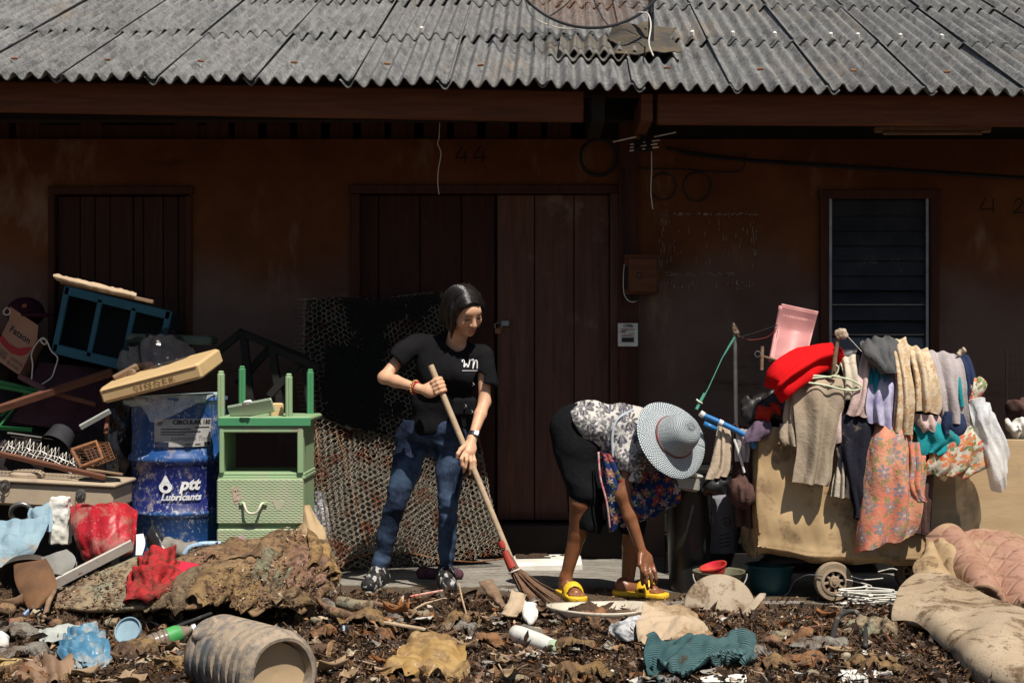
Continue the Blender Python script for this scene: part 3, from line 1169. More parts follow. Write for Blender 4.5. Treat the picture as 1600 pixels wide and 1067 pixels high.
# ------------------------------------------------------------------ satellite dish on the roof
dish = thing('satellite_dish', roof_pt(.55, .9, .03), 'black-rimmed wire mesh satellite dish on the roof, cut by the picture top', 'satellite dish')
dc = W(921, -62, 8.55)
dm = axis_mat(dc, (0.04, -.93, .36))
DR = 123 / F * 8.55
mb = MB()
ring = [dm @ Vector((DR * math.cos(a), DR * math.sin(a), 0)) for a in np.linspace(0, 2 * math.pi, 73)]
part('rim', MB().tube(ring, .009, 8), M['black'], dish)
def par(r, a):
    return dm @ Vector((r * math.cos(a), r * math.sin(a), -.19 * (1 - (r / DR) ** 2)))
mb = MB()
for k in range(90):
    a = 2 * math.pi * k / 90
    mb.tube([par(DR * t, a) for t in np.linspace(.08, 1, 7)], .0011, 3, False)
for q in np.linspace(.1, .98, 26):
    mb.tube([par(DR * q, a) for a in np.linspace(0, 2 * math.pi, 49)], .0011, 3, False)
tag(part('mesh_net', mb, M['rust'], dish), kind='stuff')
for k in range(8):
    a = 2 * math.pi * (k + .3) / 8
    part('rib', MB().tube([par(DR * t, a) for t in np.linspace(.05, 1, 8)], .004, 5), M['black'], dish)
part('mast', MB().tube([roof_pt(.575, .80, .03), W(1018, -160, 8.62)], .016, 10), M['black'], dish)
part('bracket', MB().tube([W(1018, -70, 8.66), W(921, -60, 8.72)], .014, 8), M['black'], dish)
for pts in ([(815, -20), (826, 18), (840, 32), (868, 43), (896, 46)], ):
    one('cable', MB().tube([tuple(p) for p in catmull([W(x, y, 8.46) for x, y in pts], 20)], .0035, 6), M['white_cord'], 'thin white cable curving below the dish rim at left', 'cable')
one('cable', MB().tube([tuple(p) for p in catmull([W(998, 20, 8.44), W(1012, 22, 8.42), W(1017, 40, 8.36), W(1014, 68, 8.16), W(1021, 88, 8.04)], 20)], .004, 6), M['white_cord'], 'thin white cable hanging from the dish mast onto the tar patch', 'cable')

# ------------------------------------------------------------------ things on the wall
def strokes(lines, y, r, seg=14):
    mb = MB()
    for ln in lines:
        mb.tube([tuple(p) for p in catmull([W(a, b, y) for a, b in ln], seg)], r, 5)
    return mb
nf = thing('painted_number', W(735, 240, 9.2), 'large charcoal number 44 drawn on the plaster above the door', 'number')
for dx in (0, 28):
    part('digit', strokes([[(723 + dx, 229), (717 + dx, 238), (712 + dx, 247), (721 + dx, 246.5), (731 + dx, 246)], [(727 + dx, 236), (726.5 + dx, 245), (726 + dx, 254)]], 9.199, .0045), M['charcoal'], nf)
nf = thing('painted_number', W(1565, 320, 9.2), 'faint charcoal number 42 on the plaster right of the louvred window', 'number')
part('digit', strokes([[(1540, 309), (1535, 320), (1532, 327), (1540, 327), (1553, 326)], [(1552, 310), (1552, 322), (1552, 332)]], 9.199, .0035), M['charcoal'], nf)
part('digit', strokes([[(1586, 316), (1592, 310), (1598, 315), (1594, 324), (1584, 333), (1592, 332), (1602, 333)]], 9.199, .0035), M['charcoal'], nf)

def ring_cable(cx, cy, r, y, th, n, label):
    rnd = random.Random(cx)
    pts = []
    for k in range(n * 28 + 1):
        a = 2 * math.pi * k / 28
        q = r * (1 + .05 * math.sin(k * .37))
        pts.append(W(cx + q * math.cos(a), cy + q * 1.02 * math.sin(a), y - .012 + .010 * math.sin(k * .23)))
    one('cable_coil', MB().tube(pts, th, 6), M['cable'], label, 'cable')
ring_cable(935, 246, 28, 9.17, .006, 6, 'thick coil of black cable hung high beside the door')
ring_cable(1036, 291, 20, 9.17, .003, 2, 'thin ring of black wire on the wall, left of two')
ring_cable(1089, 291, 22, 9.17, .003, 2, 'thin ring of black wire on the wall, right of two')
def wire(name, pts, y, th, mat, label, cat='wire', n=30, ys=None):
    P = [W(a, b, ys[i] if ys else y) for i, (a, b) in enumerate(pts)]
    return one(name, MB().tube([tuple(p) for p in catmull(P, n)], th, 6), mat, label, cat)
wire('electric_cable', [(1040, 232), (1090, 240), (1170, 250), (1300, 258), (1450, 268), (1700, 284)], 9.16, .009, M['cable'], 'upper black cable run across the plaster above the louvred window')
wire('electric_cable', [(1060, 238), (1110, 246), (1200, 254), (1350, 264), (1500, 273), (1700, 286)], 9.15, .007, M['cable'], 'lower black cable run across the plaster above the louvred window')
wire('electric_cable', [(985, 255), (1000, 263), (1060, 264), (1100, 267), (1145, 269), (1162, 262), (1164, 240)], 9.17, .004, M['cable'], 'black wire bent along the wall above two wire rings')
wire('string', [(687, 192), (686, 215), (684, 225), (689, 240), (685, 265), (684, 285), (686, 304)], 8.3, .0022, M['white_cord'], 'thin white string dangling above the door', 'string')
wire('string', [(1018, 236), (1018, 270), (1017, 300), (1020, 327)], 8.5, .003, M['white_cord'], 'white strap end dangling right of the door', 'string')
ir = thing('insulator_rack', W(1005, 240, 8.5), 'cluster of white wire ends and insulators under the eave gap', 'insulator')
for a, b, c, d in ((958, 222, 994, 214), (1022, 214, 1056, 207), (985, 226, 1031, 219), (985, 231, 1027, 225), (984, 236, 1029, 230)):
    part('wire_end', MB().tube([W(a, b, 8.5), W(c, d, 8.45)], .004, 6), M['white'], ir)
part('bracket', MB().box(W(1008, 205, 8.5), (.05, .05, .22), bev=.005), M['dark'], ir)
for px in (996, 1014):
    part('insulator', MB().lathe([(0, -.03), (.018, -.03), (.022, -.01), (.012, 0), (.022, .012), (.016, .03), (0, .03)], 14, Matrix.Translation(W(px, 228, 8.47))), M['dark'], ir)
tl = thing('tube_lamp', W(1457, 208, 8.5), 'unlit fluorescent tube batten under the right eave', 'lamp')
part('batten', MB().box(W(1457, 203, 8.5), (.62, .05, .03), bev=.005), M['old_wood'], tl)
part('tube', MB().tube([W(1380, 208, 8.48), W(1534, 208, 8.48)], .012, 10), M['old_wood'], tl)

mbx = thing('meter_box', W(1002, 460, 9.15), 'rusty electrical board box with wires on the post right of the door', 'meter box')
part('box', MB().box(W(1002, 429, 9.12), (54 / SW, .1, 62 / SW), bev=.006), M['fascia'], mbx)
part('cover', MB().box(W(1004, 430, 9.06), (44 / SW, .015, 52 / SW), bev=.004), M['fascia'], mbx)
part('knob', MB().box(W(999, 430, 9.045), (.018, .02, .03), bev=.004), M['black'], mbx)
for k in range(4):
    part('wire', MB().tube([tuple(p) for p in catmull([W(978 + k * 2, 398 - k, 9.1), W(974 + k * 1.5, 430, 9.06), W(976 + k * 2, 462, 9.08), W(990 + k * 3, 472 - k * 2, 9.08), W(1008, 458, 9.1)], 18)], .003, 5), M['white_cord'] if k == 0 else M['cable'], mbx)
wire('electric_cable', [(976, 262), (974, 330), (978, 380), (980, 400)], 9.13, .006, M['cable'], 'black cable dropping down the post to the meter box')

ps = thing('meter_plate', W(981, 541, 9.12), 'small white printed electricity notice plate on the post beside the door', 'sign')
part('plate', MB().box(W(981, 523, 9.12), (31 / SW, .006, 36 / SW), bev=.002), M['foam'], ps)
def pp(px, py): return lambda x, y: W(px, py, 9.114) + Vector((x, 0, y))
print_on('lettering', 'PEA', .022, pp(984, 511), M['print_black'], ps, bold=.0008)
part('logo', MB().tube([W(976 + 1.9 * math.cos(a), 509 + 1.9 * math.sin(a), 9.114) for a in np.linspace(0, 6.283, 13)], .0012, 5), M['print_black'], ps)
for k, (a, b) in enumerate(((968, 994), (969, 992), (968, 978), (981, 993), (970, 990), (968, 993))):
    part('printed_line', MB().box(W((a + b) / 2, 514 + k * 2.3, 9.1145), ((b - a) / SW * .85, .001, .0028)), M['print_black'] if k % 2 else M['print_red'], ps)
part('number_window', MB().box(W(981, 531, 9.1145), (.07, .003, .026), bev=.001), M['print_black'], ps)

# flaked remains of a pasted notice
rnd = random.Random(5)
pr = thing('notice_remains', W(1105, 450, 9.2), 'flaked pale remains of a pasted notice on the plaster', 'notice')
mb = MB()
def flake(px, py, w, h):
    mb.box(W(px, py, 9.1985), (w / SW, .0015, h / SW))
for k in range(46):
    flake(1032 + 150 * rnd.random(), 333 + 3 * rnd.random(), rnd.uniform(2, 7), rnd.uniform(.7, 2.2))
for k in range(70):
    x = rnd.choice((1032, 1036, 1180, 1176, 1160)) + rnd.uniform(-2, 2) if rnd.random() < .5 else rnd.uniform(1032, 1180)
    flake(x, rnd.uniform(336, 420), rnd.uniform(.5, 1.1), rnd.uniform(3, 11))
for k in range(60):
    flake(rnd.uniform(1040, 1150), 428 + rnd.uniform(-3, 3), rnd.uniform(2, 6), rnd.uniform(.5, 1.1))
for k in range(40):
    flake(rnd.uniform(1030, 1180), 446 + rnd.uniform(-5, 5), rnd.uniform(.6, 1.4), rnd.uniform(2, 8))
tag(part('flakes', mb, mk('old_paste', (.26, .22, .19), (.2, .16, .13), 20, .9, bump=0), pr), kind='stuff')
# ------------------------------------------------------------------ blue oil drum
def drum_material():
    s = NT('drum_paint')
    co = s.n('NewGeometry').outputs['Position']
    sep = s.n('SeparateXYZ'); s.l(co, sep.inputs[0])
    z = s.math('ADD', sep.outputs['Z'], s.math('MULTIPLY', s.math('SUBTRACT', s.noise(co, 18, 3), .5), .008))
    band = s.math('MULTIPLY', s.ramp(z, .362, .368), s.ramp(z, .622, .628, 1.0, 0.0))
    blue = s.mix(s.noise(co, 5, 4), (.012, .055, .19), (.02, .08, .26))
    navy = s.mix(s.noise(co, 6, 4), (.010, .014, .10), (.014, .024, .16))
    col = s.mix(band, blue, navy)
    sc = s.ramp(s.noise(s.map(co, (1, 1, .7)), 60, 6, .75), .54, .60)
    pt = s.ramp(s.noise(co, 7, 5, .6), .40, .58)
    k = s.math('MULTIPLY', sc, pt)
    col = s.mix(s.math('MULTIPLY', k, .95), col, (.42, .43, .45))
    k3 = s.math('MULTIPLY', s.ramp(s.noise(s.map(co, (1, 1, .15)), 24, 5, .7), .56, .66), s.ramp(s.noise(co, 4, 4), .45, .6))
    col = s.mix(s.math('MULTIPLY', k3, .6), col, (.30, .30, .31))
    md = s.ramp(s.noise(co, 9, 6, .7), .54, .70)
    col = s.mix(s.math('MULTIPLY', md, .55), col, DRY)
    return s.done(col, s.math('MULTIPLY_ADD', md, .4, .36), s.bump(s.noise(co, 14, 4), .15, .01), .45)
DY, DRAD = 8.46, .247
DXC = (269 - CX) / F * 8.30
drum = thing('oil_drum', (DXC, DY, 0), 'dented blue steel oil drum with white lettering and torn paper label', 'drum')
dmx = Matrix.Translation((DXC, DY, 0))
r = DRAD
prof = [(0, 0), (r, 0), (r + .008, .01), (r, .025), (r, .335), (r + .014, .347), (r + .014, .36), (r, .372), (r, .61), (r + .016, .625), (r + .016, .645), (r, .66), (r - .004, .76), (r, .86), (r - .002, .93), (r + .008, .94), (r + .006, .955), (r - .01, .955), (r - .014, .935), (0, .93)]
part('drum_body', MB().lathe(prof, 64, dmx, wob=lambda a, z: 1 + .006 * math.sin(3 * a + z * 5) + .004 * math.sin(7 * a)), drum_material(), drum, smooth='auto', angle=50)
def on_drum(px, z, lift=.004):
    a0 = math.asin(max(-.99, min(.99, (px - 269) / 74.0)))
    def f(x, y):
        a = a0 + x / DRAD
        rr = DRAD + lift
        return Vector((DXC + rr * math.sin(a), DY - rr * math.cos(a), z + y))
    return f
def dz(py): return EYE - (py - CY) / F * 8.215
print_on('brand_lettering', 'ptt', .082, on_drum(300, dz(765) + .002, .009), M['print_white'], drum, shear=.25, bold=.0035)
print_on('product_lettering', 'Lubricants', .048, on_drum(288, dz(781), .009), M['print_white'], drum, shear=.3, bold=.0018)
fl = on_drum(265.5, dz(760), .009)
def drop(sc, n=28):
    out = []
    for k in range(n):
        a = 2 * math.pi * k / n
        q = 1.0 if math.cos(a) < .3 else 1 + .75 * ((math.cos(a) - .3) / .7) ** 2.2
        out.append((math.sin(a) * sc * (1 if math.cos(a) < .2 else (1 - .55 * (math.cos(a) - .2))), math.cos(a) * sc * q))
    return out
o_, i_ = drop(.034), [(math.sin(2 * math.pi * k / 28) * .013, math.cos(2 * math.pi * k / 28) * .013 - .006) for k in range(28)]
mb = MB().add([fl(*p) for p in o_] + [fl(*p) for p in i_], [(k, (k + 1) % 28, 28 + (k + 1) % 28, 28 + k) for k in range(28)])
part('drop_emblem', mb, M['print_white'], drum)
lb = on_drum(288, dz(677), .006)
def lab(x0, x1, z0, z1, lift, mat, name='label_block'):
    f = on_drum(288, dz(677), lift)
    n = 10
    mb = MB()
    v = [f(x0 + (x1 - x0) * i / n, z) for i in range(n + 1) for z in (z0, z1)]
    mb.add(v, [(2 * i, 2 * i + 2, 2 * i + 3, 2 * i + 1) for i in range(n)])
    return part(name, mb, mat, drum)
M['paper'] = mk('dirty_paper', (.42, .41, .39), (.32, .31, .30), 12, .8, .2, mud=.2, bump=.2)
lab(-.135, .16, -.07, .075, .008, M['paper'], 'paper_label')
lab(-.132, -.06, -.068, -.045, .0095, mk('label_navy', (.02, .025, .06), None, 20, .7, bump=0))
def lt(x, z):
    f = on_drum(288, dz(677), .0105)
    return lambda a, b: f(x + a, z + b)
print_on('label_title', 'CIRCULAR 150', .030, lt(.058, .048), M['print_black'], drum, bold=.0012)
print_on('label_text', 'Lubricants Trad', .030, lt(.045, -.035), mk('faded_ink', (.2, .2, .21), None, 20, .8, bump=0), drum, shear=.3)
for k, (a, b, z) in enumerate(((-.10, .05, .022), (-.10, .10, .008), (-.10, .02, -.005), (.07, .15, .03), (-.12, -.09, .055), (-.12, -.095, .045), (.02, .05, -.058), (.07, .1, -.058))):
    lab(a, b, z - .0025, z + .0025, .0095, M['print_black'], 'printed_line')
lab(.12, .155, -.066, -.046, .0098, M['print_black'], 'printed_block')

# shallow tray lying upside down on the drum
M['tray'] = mk('pale_tray', (.42, .52, .52), (.33, .44, .46), 6, .5, .4, mud=.35)
mb = MB()
tc = W(270, 627, 8.45)
mb.box(tc + Vector((0, 0, .012)), (.44, .42, .045), Matrix.Rotation(R(-3), 3, 'Y'), bev=.012)
one('drum_tray', mb, M['tray'], 'pale turquoise shallow tray lying on top of the blue drum', 'tray', smooth='auto')
M['clear'] = clear_plastic('clear_film', (.75, .78, .82), .25)
M['clear_dark'] = clear_plastic('smoky_film', (.022, .022, .026), .42, .07)
hang([(208, 620, 335, 616, 8.24), (225, 640, 300, 634, 8.205), (232, 650, 268, 648, 8.19), (236, 660, 243, 659, 8.185)], M['clear'], 'plastic_film', 'thin clear plastic film draped over the tray on the drum', 'film', bulge=.02, noise=(.012, 12), ridge=.008, solid=.001)

# sewing machine lid
M['beige'] = mk('beige_plastic', (.60, .42, .21), (.52, .36, .18), 5, .5, .4, mud=.18, mudc=(.42, .30, .17), bump=.1)
p0, p1 = W(157, 620, 8.10), W(314, 579, 8.02)
ex = (p1 - p0).normalized()
ey = Vector((.30, .93, .26)); ey = (ey - ex * ex.dot(ey)).normalized()
ez = ex.cross(ey)
Lm = Matrix((ex, ey, ez)).transposed().to_4x4()
Lm.translation = (p0 + p1) / 2
Lw, Lh, Ld = (p1 - p0).length, .083, .36
sg = thing('sewing_machine_cover', Lm.translation - Vector((0, 0, .05)), 'beige plastic sewing machine cover lying tilted across the blue drum', 'cover')
part('cover_shell', MB().box(Lm.translation + ey * (Ld / 2), (Lw, Ld, Lh), Lm.to_3x3(), bev=.012), M['beige'], sg, smooth='auto', angle=25)
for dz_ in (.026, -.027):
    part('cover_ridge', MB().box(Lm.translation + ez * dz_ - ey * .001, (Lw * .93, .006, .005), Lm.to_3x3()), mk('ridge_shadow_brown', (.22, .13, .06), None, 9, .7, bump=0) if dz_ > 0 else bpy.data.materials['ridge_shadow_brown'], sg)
v, f = letters('SINGER', .050, bold=.0004, spacing=1.45)
mb = MB().add([Lm @ Vector((x + .02, -.004, y - .017)) for x, y, z in v], f)
part('embossed_lettering', mb, mk('emboss', (.25, .145, .06), None, 9, .6, bump=0), sg)

# smoky plastic bag behind it with a small motor
hang([(232, 522, 262, 518, 8.60), (200, 534, 290, 530, 8.50), (186, 556, 306, 550, 8.40), (184, 576, 314, 572, 8.36), (192, 598, 318, 590, 8.36)], M['clear_dark'], 'plastic_bag', 'crumpled smoky plastic bag bulging behind the beige cover', 'bag', nu=60, nv=60, noise=(.014, 9), ridge=.020, bulge=.10, sharp=16, grain=.5, fine=.55, solid=.001, seed=8)
one('plastic_bag', sheet([[W(175, 610, 8.2), W(190, 612, 8.22), W(200, 615, 8.25)], [W(172, 660, 8.2), W(185, 660, 8.18), W(197, 664, 8.25)], [W(170, 700, 8.22), W(181, 705, 8.2), W(192, 706, 8.25)], [W(175, 735, 8.25), W(182, 740, 8.25), W(190, 742, 8.28)]], 24, 40, noise=(.02, 14), ridge=.02, seed=5), M['clear_dark'], 'dark plastic wrap hanging in folds left of the blue drum', 'bag', smooth=True, solid=.002)
mt = thing('motor', W(212, 590, 8.3), 'small rusty motor with round cap poking out of the smoky bag', 'motor')
part('housing', MB().lathe([(0, 0), (.034, 0), (.034, .09), (.0, .09)], 20, axis_mat(W(214, 578, 8.34), (.45, .6, .1))), M['rust'], mt, smooth='auto')
part('cap', MB().lathe([(0, -.012), (.018, -.012), (.022, -.004), (.022, .01), (0, .01)], 18, axis_mat(W(206, 583, 8.27), (.3, .9, 0))), M['old_wood'], mt, smooth='auto')

# ------------------------------------------------------------------ green plastic drawers
def weave_green():
    s = NT('green_plastic_weave')
    co = s.coord()
    sep = s.n('SeparateXYZ'); s.l(co, sep.inputs[0])
    row = s.math('MULTIPLY', sep.outputs['Z'], 115.0)
    ph = s.math('MULTIPLY', s.math('FLOOR', row), 3.14159)
    w = s.math('SINE', s.math('ADD', s.math('MULTIPLY', sep.outputs['X'], 210.0), ph))
    fr = s.math('SINE', s.math('MULTIPLY', s.math('FRACT', row), 3.14159))
    h = s.math('MULTIPLY', s.math('MULTIPLY_ADD', w, .4, .6), fr)
    n = s.noise(co, 5, 5, .6)
    col = s.mix(s.ramp(n, .35, .65), (.29, .37, .215), (.34, .41, .245))
    md = s.ramp(s.noise(co, 7, 6, .68), .46, .68)
    col = s.mix(s.math('MULTIPLY', md, .6), col, (.42, .39, .29))
    return s.done(col, .55, s.bump(h, .5, .006), .35)
M['green'] = mk('green_plastic', (.235, .36, .19), (.28, .40, .22), 5, .5, .4, mud=.42, mudc=(.38, .34, .24), bump=.15)
M['green_deep'] = mk('deep_green_plastic', (.055, .22, .10), (.07, .26, .12), 5, .45, .4, mud=.15, mudc=(.3, .36, .26), bump=.15)
M['green_front'] = weave_green()
GYF = 8.10
def gx(px): return (px - CX) / F * GYF
def gz(py): return EYE - (py - CY) / F * GYF
gd = thing('drawer_tower', (gx(408), GYF + .2, 0), 'pale green plastic drawer tower beside the blue drum, upper drawer missing', 'drawers')
GW, GD = gx(474) - gx(342), .36
gc = (gx(342) + gx(474)) / 2
def shell(z0, z1, name):
    mb = MB()
    t = .012
    yc = GYF + .02 + GD / 2
    mb.box((gc - GW / 2 + t / 2, yc, (z0 + z1) / 2), (t, GD, z1 - z0), bev=.003)
    part(name + '_side', mb, M['green'], gd)
    part(name + '_side', MB().box((gc + GW / 2 - t / 2, yc, (z0 + z1) / 2), (t, GD, z1 - z0), bev=.003), M['green'], gd)
    if name != 'open_tier': part(name + '_back', MB().box((gc, GYF + .02 + GD - .006, (z0 + z1) / 2), (GW - 2 * t - .002, t, z1 - z0 - .004), bev=.003), M['ply'], gd)
    part(name + '_base', MB().box((gc, yc, z0 + .008), (GW + .012, GD + .012, .016), bev=.004), M['green'], gd)
    part(name + '_rim', MB().box((gc, yc, z1 - .004), (GW + .016, GD + .016, .02), bev=.005) if name != 'open_tier' else MB().box((gc, yc, z1 + .004), (GW + .02, GD + .02, .02), bev=.005), M['green'], gd)
zs_ = [(.03, gz(823)), (gz(823) + .004, gz(745)), (gz(745) + .004, gz(662))]
shell(zs_[0][0], zs_[0][1], 'lower_tier')
shell(zs_[1][0], zs_[1][1], 'middle_tier')
shell(zs_[2][0], zs_[2][1], 'open_tier')
# frame round the empty slot
for px, w in ((346, 7), (469, 9)):
    part('slot_post', MB().box((gx(px), GYF + .012, (zs_[2][0] + zs_[2][1]) / 2), (w / 306, .03, zs_[2][1] - zs_[2][0] - .03), bev=.004), M['green'], gd)
part('slot_rail', MB().box((gc, GYF + .014, gz(671)), (GW, .03, .032), bev=.005), M['green'], gd)
for (z0, z1), nm in ((zs_[0], 'low'), (zs_[1], 'mid')):
    dr = part('drawer', MB().box((gc - .004, GYF + .0, (z0 + z1) / 2 + .002), (GW + .008, .03, z1 - z0 - .022), bev=.006), M['green_front'], gd)
    if nm == 'mid':
        hz = gz(795)
        P = [(-.062, .03), (-.045, .03), (-.036, .01), (-.022, -.012), (0, -.018), (.022, -.012), (.036, .01), (.045, .03), (.062, .03)]
        ys = [0, -.022, -.034, -.038, -.038, -.038, -.034, -.022, 0]
        hp = catmull([Vector((gx(397) + a, GYF - .014 + y, hz + b)) for (a, b), y in zip(P, ys)], 40)
        part('handle', MB().tube([tuple(p) for p in hp], .0065, 8), M['beige'] if False else mk('cream_plastic', (.62, .60, .44), None, 9, .45), dr, smooth=True)
        for sx in (-.056, .056):
            part('handle_mount', MB().box((gx(397) + sx, GYF - .022, hz + .03), (.03, .014, .02), bev=.004), M['green'], dr)
        M['sticker'] = mk('worn_sticker', (.42, .26, .18), (.50, .46, .36), 60, .8, bump=0)
        mb = MB()
        for a, b, w, h in ((369, 770, 10, 8), (371, 778, 11, 9), (364, 764, 3, 9), (373, 763, 3, 8), (369, 765, 2.5, 7), (371, 784, 7, 5)):
            mb.box((gx(a), GYF - .0165, gz(b)), (w / 306, .001, h / 306), Matrix.Rotation(random.uniform(-.5, .5), 3, 'Y'))
        tag(part('sticker', mb, M['sticker'], dr), kind='stuff')
        part('sticker', MB().prism([(gx(426), gz(782)), (gx(432), gz(780)), (gx(443), gz(781)), (gx(445), gz(786)), (gx(438), gz(797)), (gx(433), gz(796))], .001, Matrix.Translation((0, GYF - .0165, 0))), mk('pale_sticker', (.45, .36, .28), (.4, .42, .3), 40, .8, bump=0), dr)
    else:
        part('sticker', MB().prism([(gx(373), gz(836)), (gx(381), gz(835)), (gx(384), gz(841)), (gx(378), gz(847)), (gx(373), gz(842))], .001, Matrix.Translation((0, GYF - .0165, 0))), mk('pink_sticker', (.45, .22, .22), (.6, .55, .5), 90, .7, bump=0), dr)

# upturned stool on top of the tower
st = thing('upturned_stool', (gc, GYF + .2, gz(660)), 'green plastic stool standing upside down on the drawer tower', 'stool')
part('seat', MB().box((gx(413), GYF + .20, gz(658) + .012), (.475, .42, .022), bev=.008), M['green'], st)
part('seat_rim', MB().box((gx(413), GYF - .006, gz(659)), (.475, .012, .045), bev=.004), M['green_deep'], st)
for px, py0, py1, yy, mt_ in ((345.5, 583, 652, 0.02, 'green'), (378.5, 575, 640, .36, 'green_deep'), (451.5, 587, 655, .02, 'green'), (485, 580, 650, .36, 'green_deep')):
    Yl = GYF + yy
    x = (px - CX) / F * Yl
    z0, z1 = gz(656), EYE - (py0 - CY) / F * Yl
    lg = part('leg', MB().box((x, Yl, (z0 + z1) / 2), (.034, .034, z1 - z0), bev=.006), M[mt_], st)
    part('foot_cap', MB().box((x, Yl, z1 + .004), (.026, .026, .016), bev=.004), M[mt_], lg)
    part('rib', MB().box((x + .006, Yl - .018, (z0 + z1) / 2), (.006, .008, z1 - z0 - .02)), M[mt_], lg)
# drawer front, hook and block on the stool
q0, q1 = W(358, 645, 8.12), W(427, 632, 8.12)
fx = frame((q0 + q1) / 2, q1 - q0, (0, -.55, .8))
df = one('loose_drawer_front', MB().box(fx.translation, ((q1 - q0).length, .012, .085), fx.to_3x3(), bev=.005), mk('pale_green_plastic', (.45, .56, .42), (.52, .60, .46), 7, .5, .4, mud=.2), 'pale green loose panel lying across the upturned stool', 'panel')
one('plastic_hook', MB().tube([W(380, 632, 8.05), W(384, 628, 8.04), W(391, 627, 8.04), W(393, 630, 8.04)], .009, 8), M['white'], 'little white plastic hook on the pale green loose panel', 'hook', smooth=True)
one('cardboard_block', MB().box(W(432, 640, 8.25), (.065, .07, .07), Matrix.Rotation(.3, 3, 'Z'), bev=.006), M['beige'], 'small tan block behind the pale green loose panel', 'block')
one('upturned_tray', MB().box(W(270, 530, 8.75), (.46, .2, .05), Matrix.Rotation(.03, 3, 'Y'), bev=.01), mk('murky_green', (.10, .13, .10), (.07, .09, .07), 6, .6, bump=.1), 'murky green tray edge behind the smoky bag', 'tray')

# ------------------------------------------------------------------ black wooden trestles behind
def trestle(label, dx, dy):
    t = thing('trestle', W(400 + dx, 640, 8.75), label, 'trestle', 'black wooden trestles')
    def bar(a, b, y0, y1, w=.05):
        part('beam', MB().beam(W(a[0] + dx, a[1] + dy, y0), W(b[0] + dx, b[1] + dy, y1), .04, w, up=(0, -1, 0), bev=.004), M['black_wood'], t)
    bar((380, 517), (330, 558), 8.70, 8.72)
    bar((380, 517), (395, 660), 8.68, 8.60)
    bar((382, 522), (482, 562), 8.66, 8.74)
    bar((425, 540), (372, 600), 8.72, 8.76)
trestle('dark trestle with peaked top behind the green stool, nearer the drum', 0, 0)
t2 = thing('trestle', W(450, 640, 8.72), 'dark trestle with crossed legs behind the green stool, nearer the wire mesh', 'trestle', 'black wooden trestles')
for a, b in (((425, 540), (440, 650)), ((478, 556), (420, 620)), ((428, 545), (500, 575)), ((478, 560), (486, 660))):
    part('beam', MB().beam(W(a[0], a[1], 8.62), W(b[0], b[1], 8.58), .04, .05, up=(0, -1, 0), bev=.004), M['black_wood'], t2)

# ------------------------------------------------------------------ leaning wire mesh
def mesh_wire_material():
    s = NT('galvanised_wire')
    co = s.coord()
    k = s.ramp(s.noise(co, 9, 6, .7), .5, .62)
    col = s.mix(k, (.30, .26, .20), (.22, .065, .025))
    return s.done(col, .6, None, .4, .25)
M['wire'] = mesh_wire_material()
def net_pt(u, v, off):
    TL, TR, BL, BR = W(480, 470, 8.95), W(690, 460, 9.08), W(522, 892, 8.50), W(792, 868, 8.80)
    p = (TL * (1 - u) + TR * u) * (1 - v) + (BL * (1 - u) + BR * u) * v
    n = .035 * math.sin(3.1 * u + off * 5) * math.sin(2.2 * v + 1) + .02 * math.sin(7 * u + 5 * v + off * 9) + .008 * math.sin(23 * u + 17 * v)
    bow = -.05 * math.exp(-(u / .12) ** 2) * math.sin(v * 3.1)
    return p + Vector((-.012 * math.sin(9 * v + off) - .05 * (1 - u) ** 6 * math.sin(3.1 * v), n - .03 * off + bow, .012 * math.sin(8 * u + off)))
def hex_net(nx, ny, off, r, seed, hole=0.0):
    rn = random.Random(seed)
    mb = MB()
    done = set()
    pts = {}
    def P(i, j):
        k = (i, j)
        if k not in pts:
            u = (i + (-.25 if (i + j) % 2 else .25)) / nx
            pts[k] = net_pt(max(0, min(1, u)), j / ny, off) + Vector((rn.uniform(-.004, .004), rn.uniform(-.006, .006), rn.uniform(-.004, .004)))
        return pts[k]
    for j in range(ny):
        for i in range(nx + 1):
            if rn.random() < hole: continue
            mb.tube([P(i, j), P(i, j + 1)], r, 3, False)
            if (i + j) % 2 == 0 and i < nx:
                mb.tube([P(i, j), P(i + 1, j)], r, 3, False)
    return mb
nt = thing('wire_mesh', W(660, 890, 8.6), 'rusty hexagonal wire mesh bundle leaning against the door behind the sweeping woman', 'wire mesh')
for k, (nx, ny, rr) in enumerate(((33, 104, .0014), (33, 102, .0012), (32, 100, .0012))):
    tag(part('mesh_layer', hex_net(nx, ny, k * .55, rr, k, .02), M['wire'], nt), kind='stuff')
part('edge_wire', MB().tube([net_pt(.02, t, -.2) for t in np.linspace(0, 1, 40)], .0045, 6), M['rust'], nt)
part('edge_wire', MB().tube([net_pt(t, .985, -.2) + Vector((0, -.01, .05 * math.sin(5 * t))) for t in np.linspace(0, 1, 40)], .004, 6), M['rust'], nt)
part('edge_wire', MB().tube([net_pt(.12 + .1 * t, .5 + .45 * t, -.4) for t in np.linspace(0, 1, 30)], .0035, 6), M['rust'], nt)
part('edge_wire', MB().tube([net_pt(t, .01, 0) for t in np.linspace(0, 1, 30)], .004, 6), M['rust'], nt)
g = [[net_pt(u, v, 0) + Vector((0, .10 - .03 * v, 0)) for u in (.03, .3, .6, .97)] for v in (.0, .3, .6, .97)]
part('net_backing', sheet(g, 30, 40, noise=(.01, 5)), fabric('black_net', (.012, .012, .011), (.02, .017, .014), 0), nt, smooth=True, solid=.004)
g = [[net_pt(u, v * (.44 + .17 * u), 0) + Vector((0, -.075, 0)) for u in (.01, .25, .5, .75, .99)] for v in (.0, .25, .5, .75, 1.0)]  # added black sheet standing in for the shade on the upper mesh
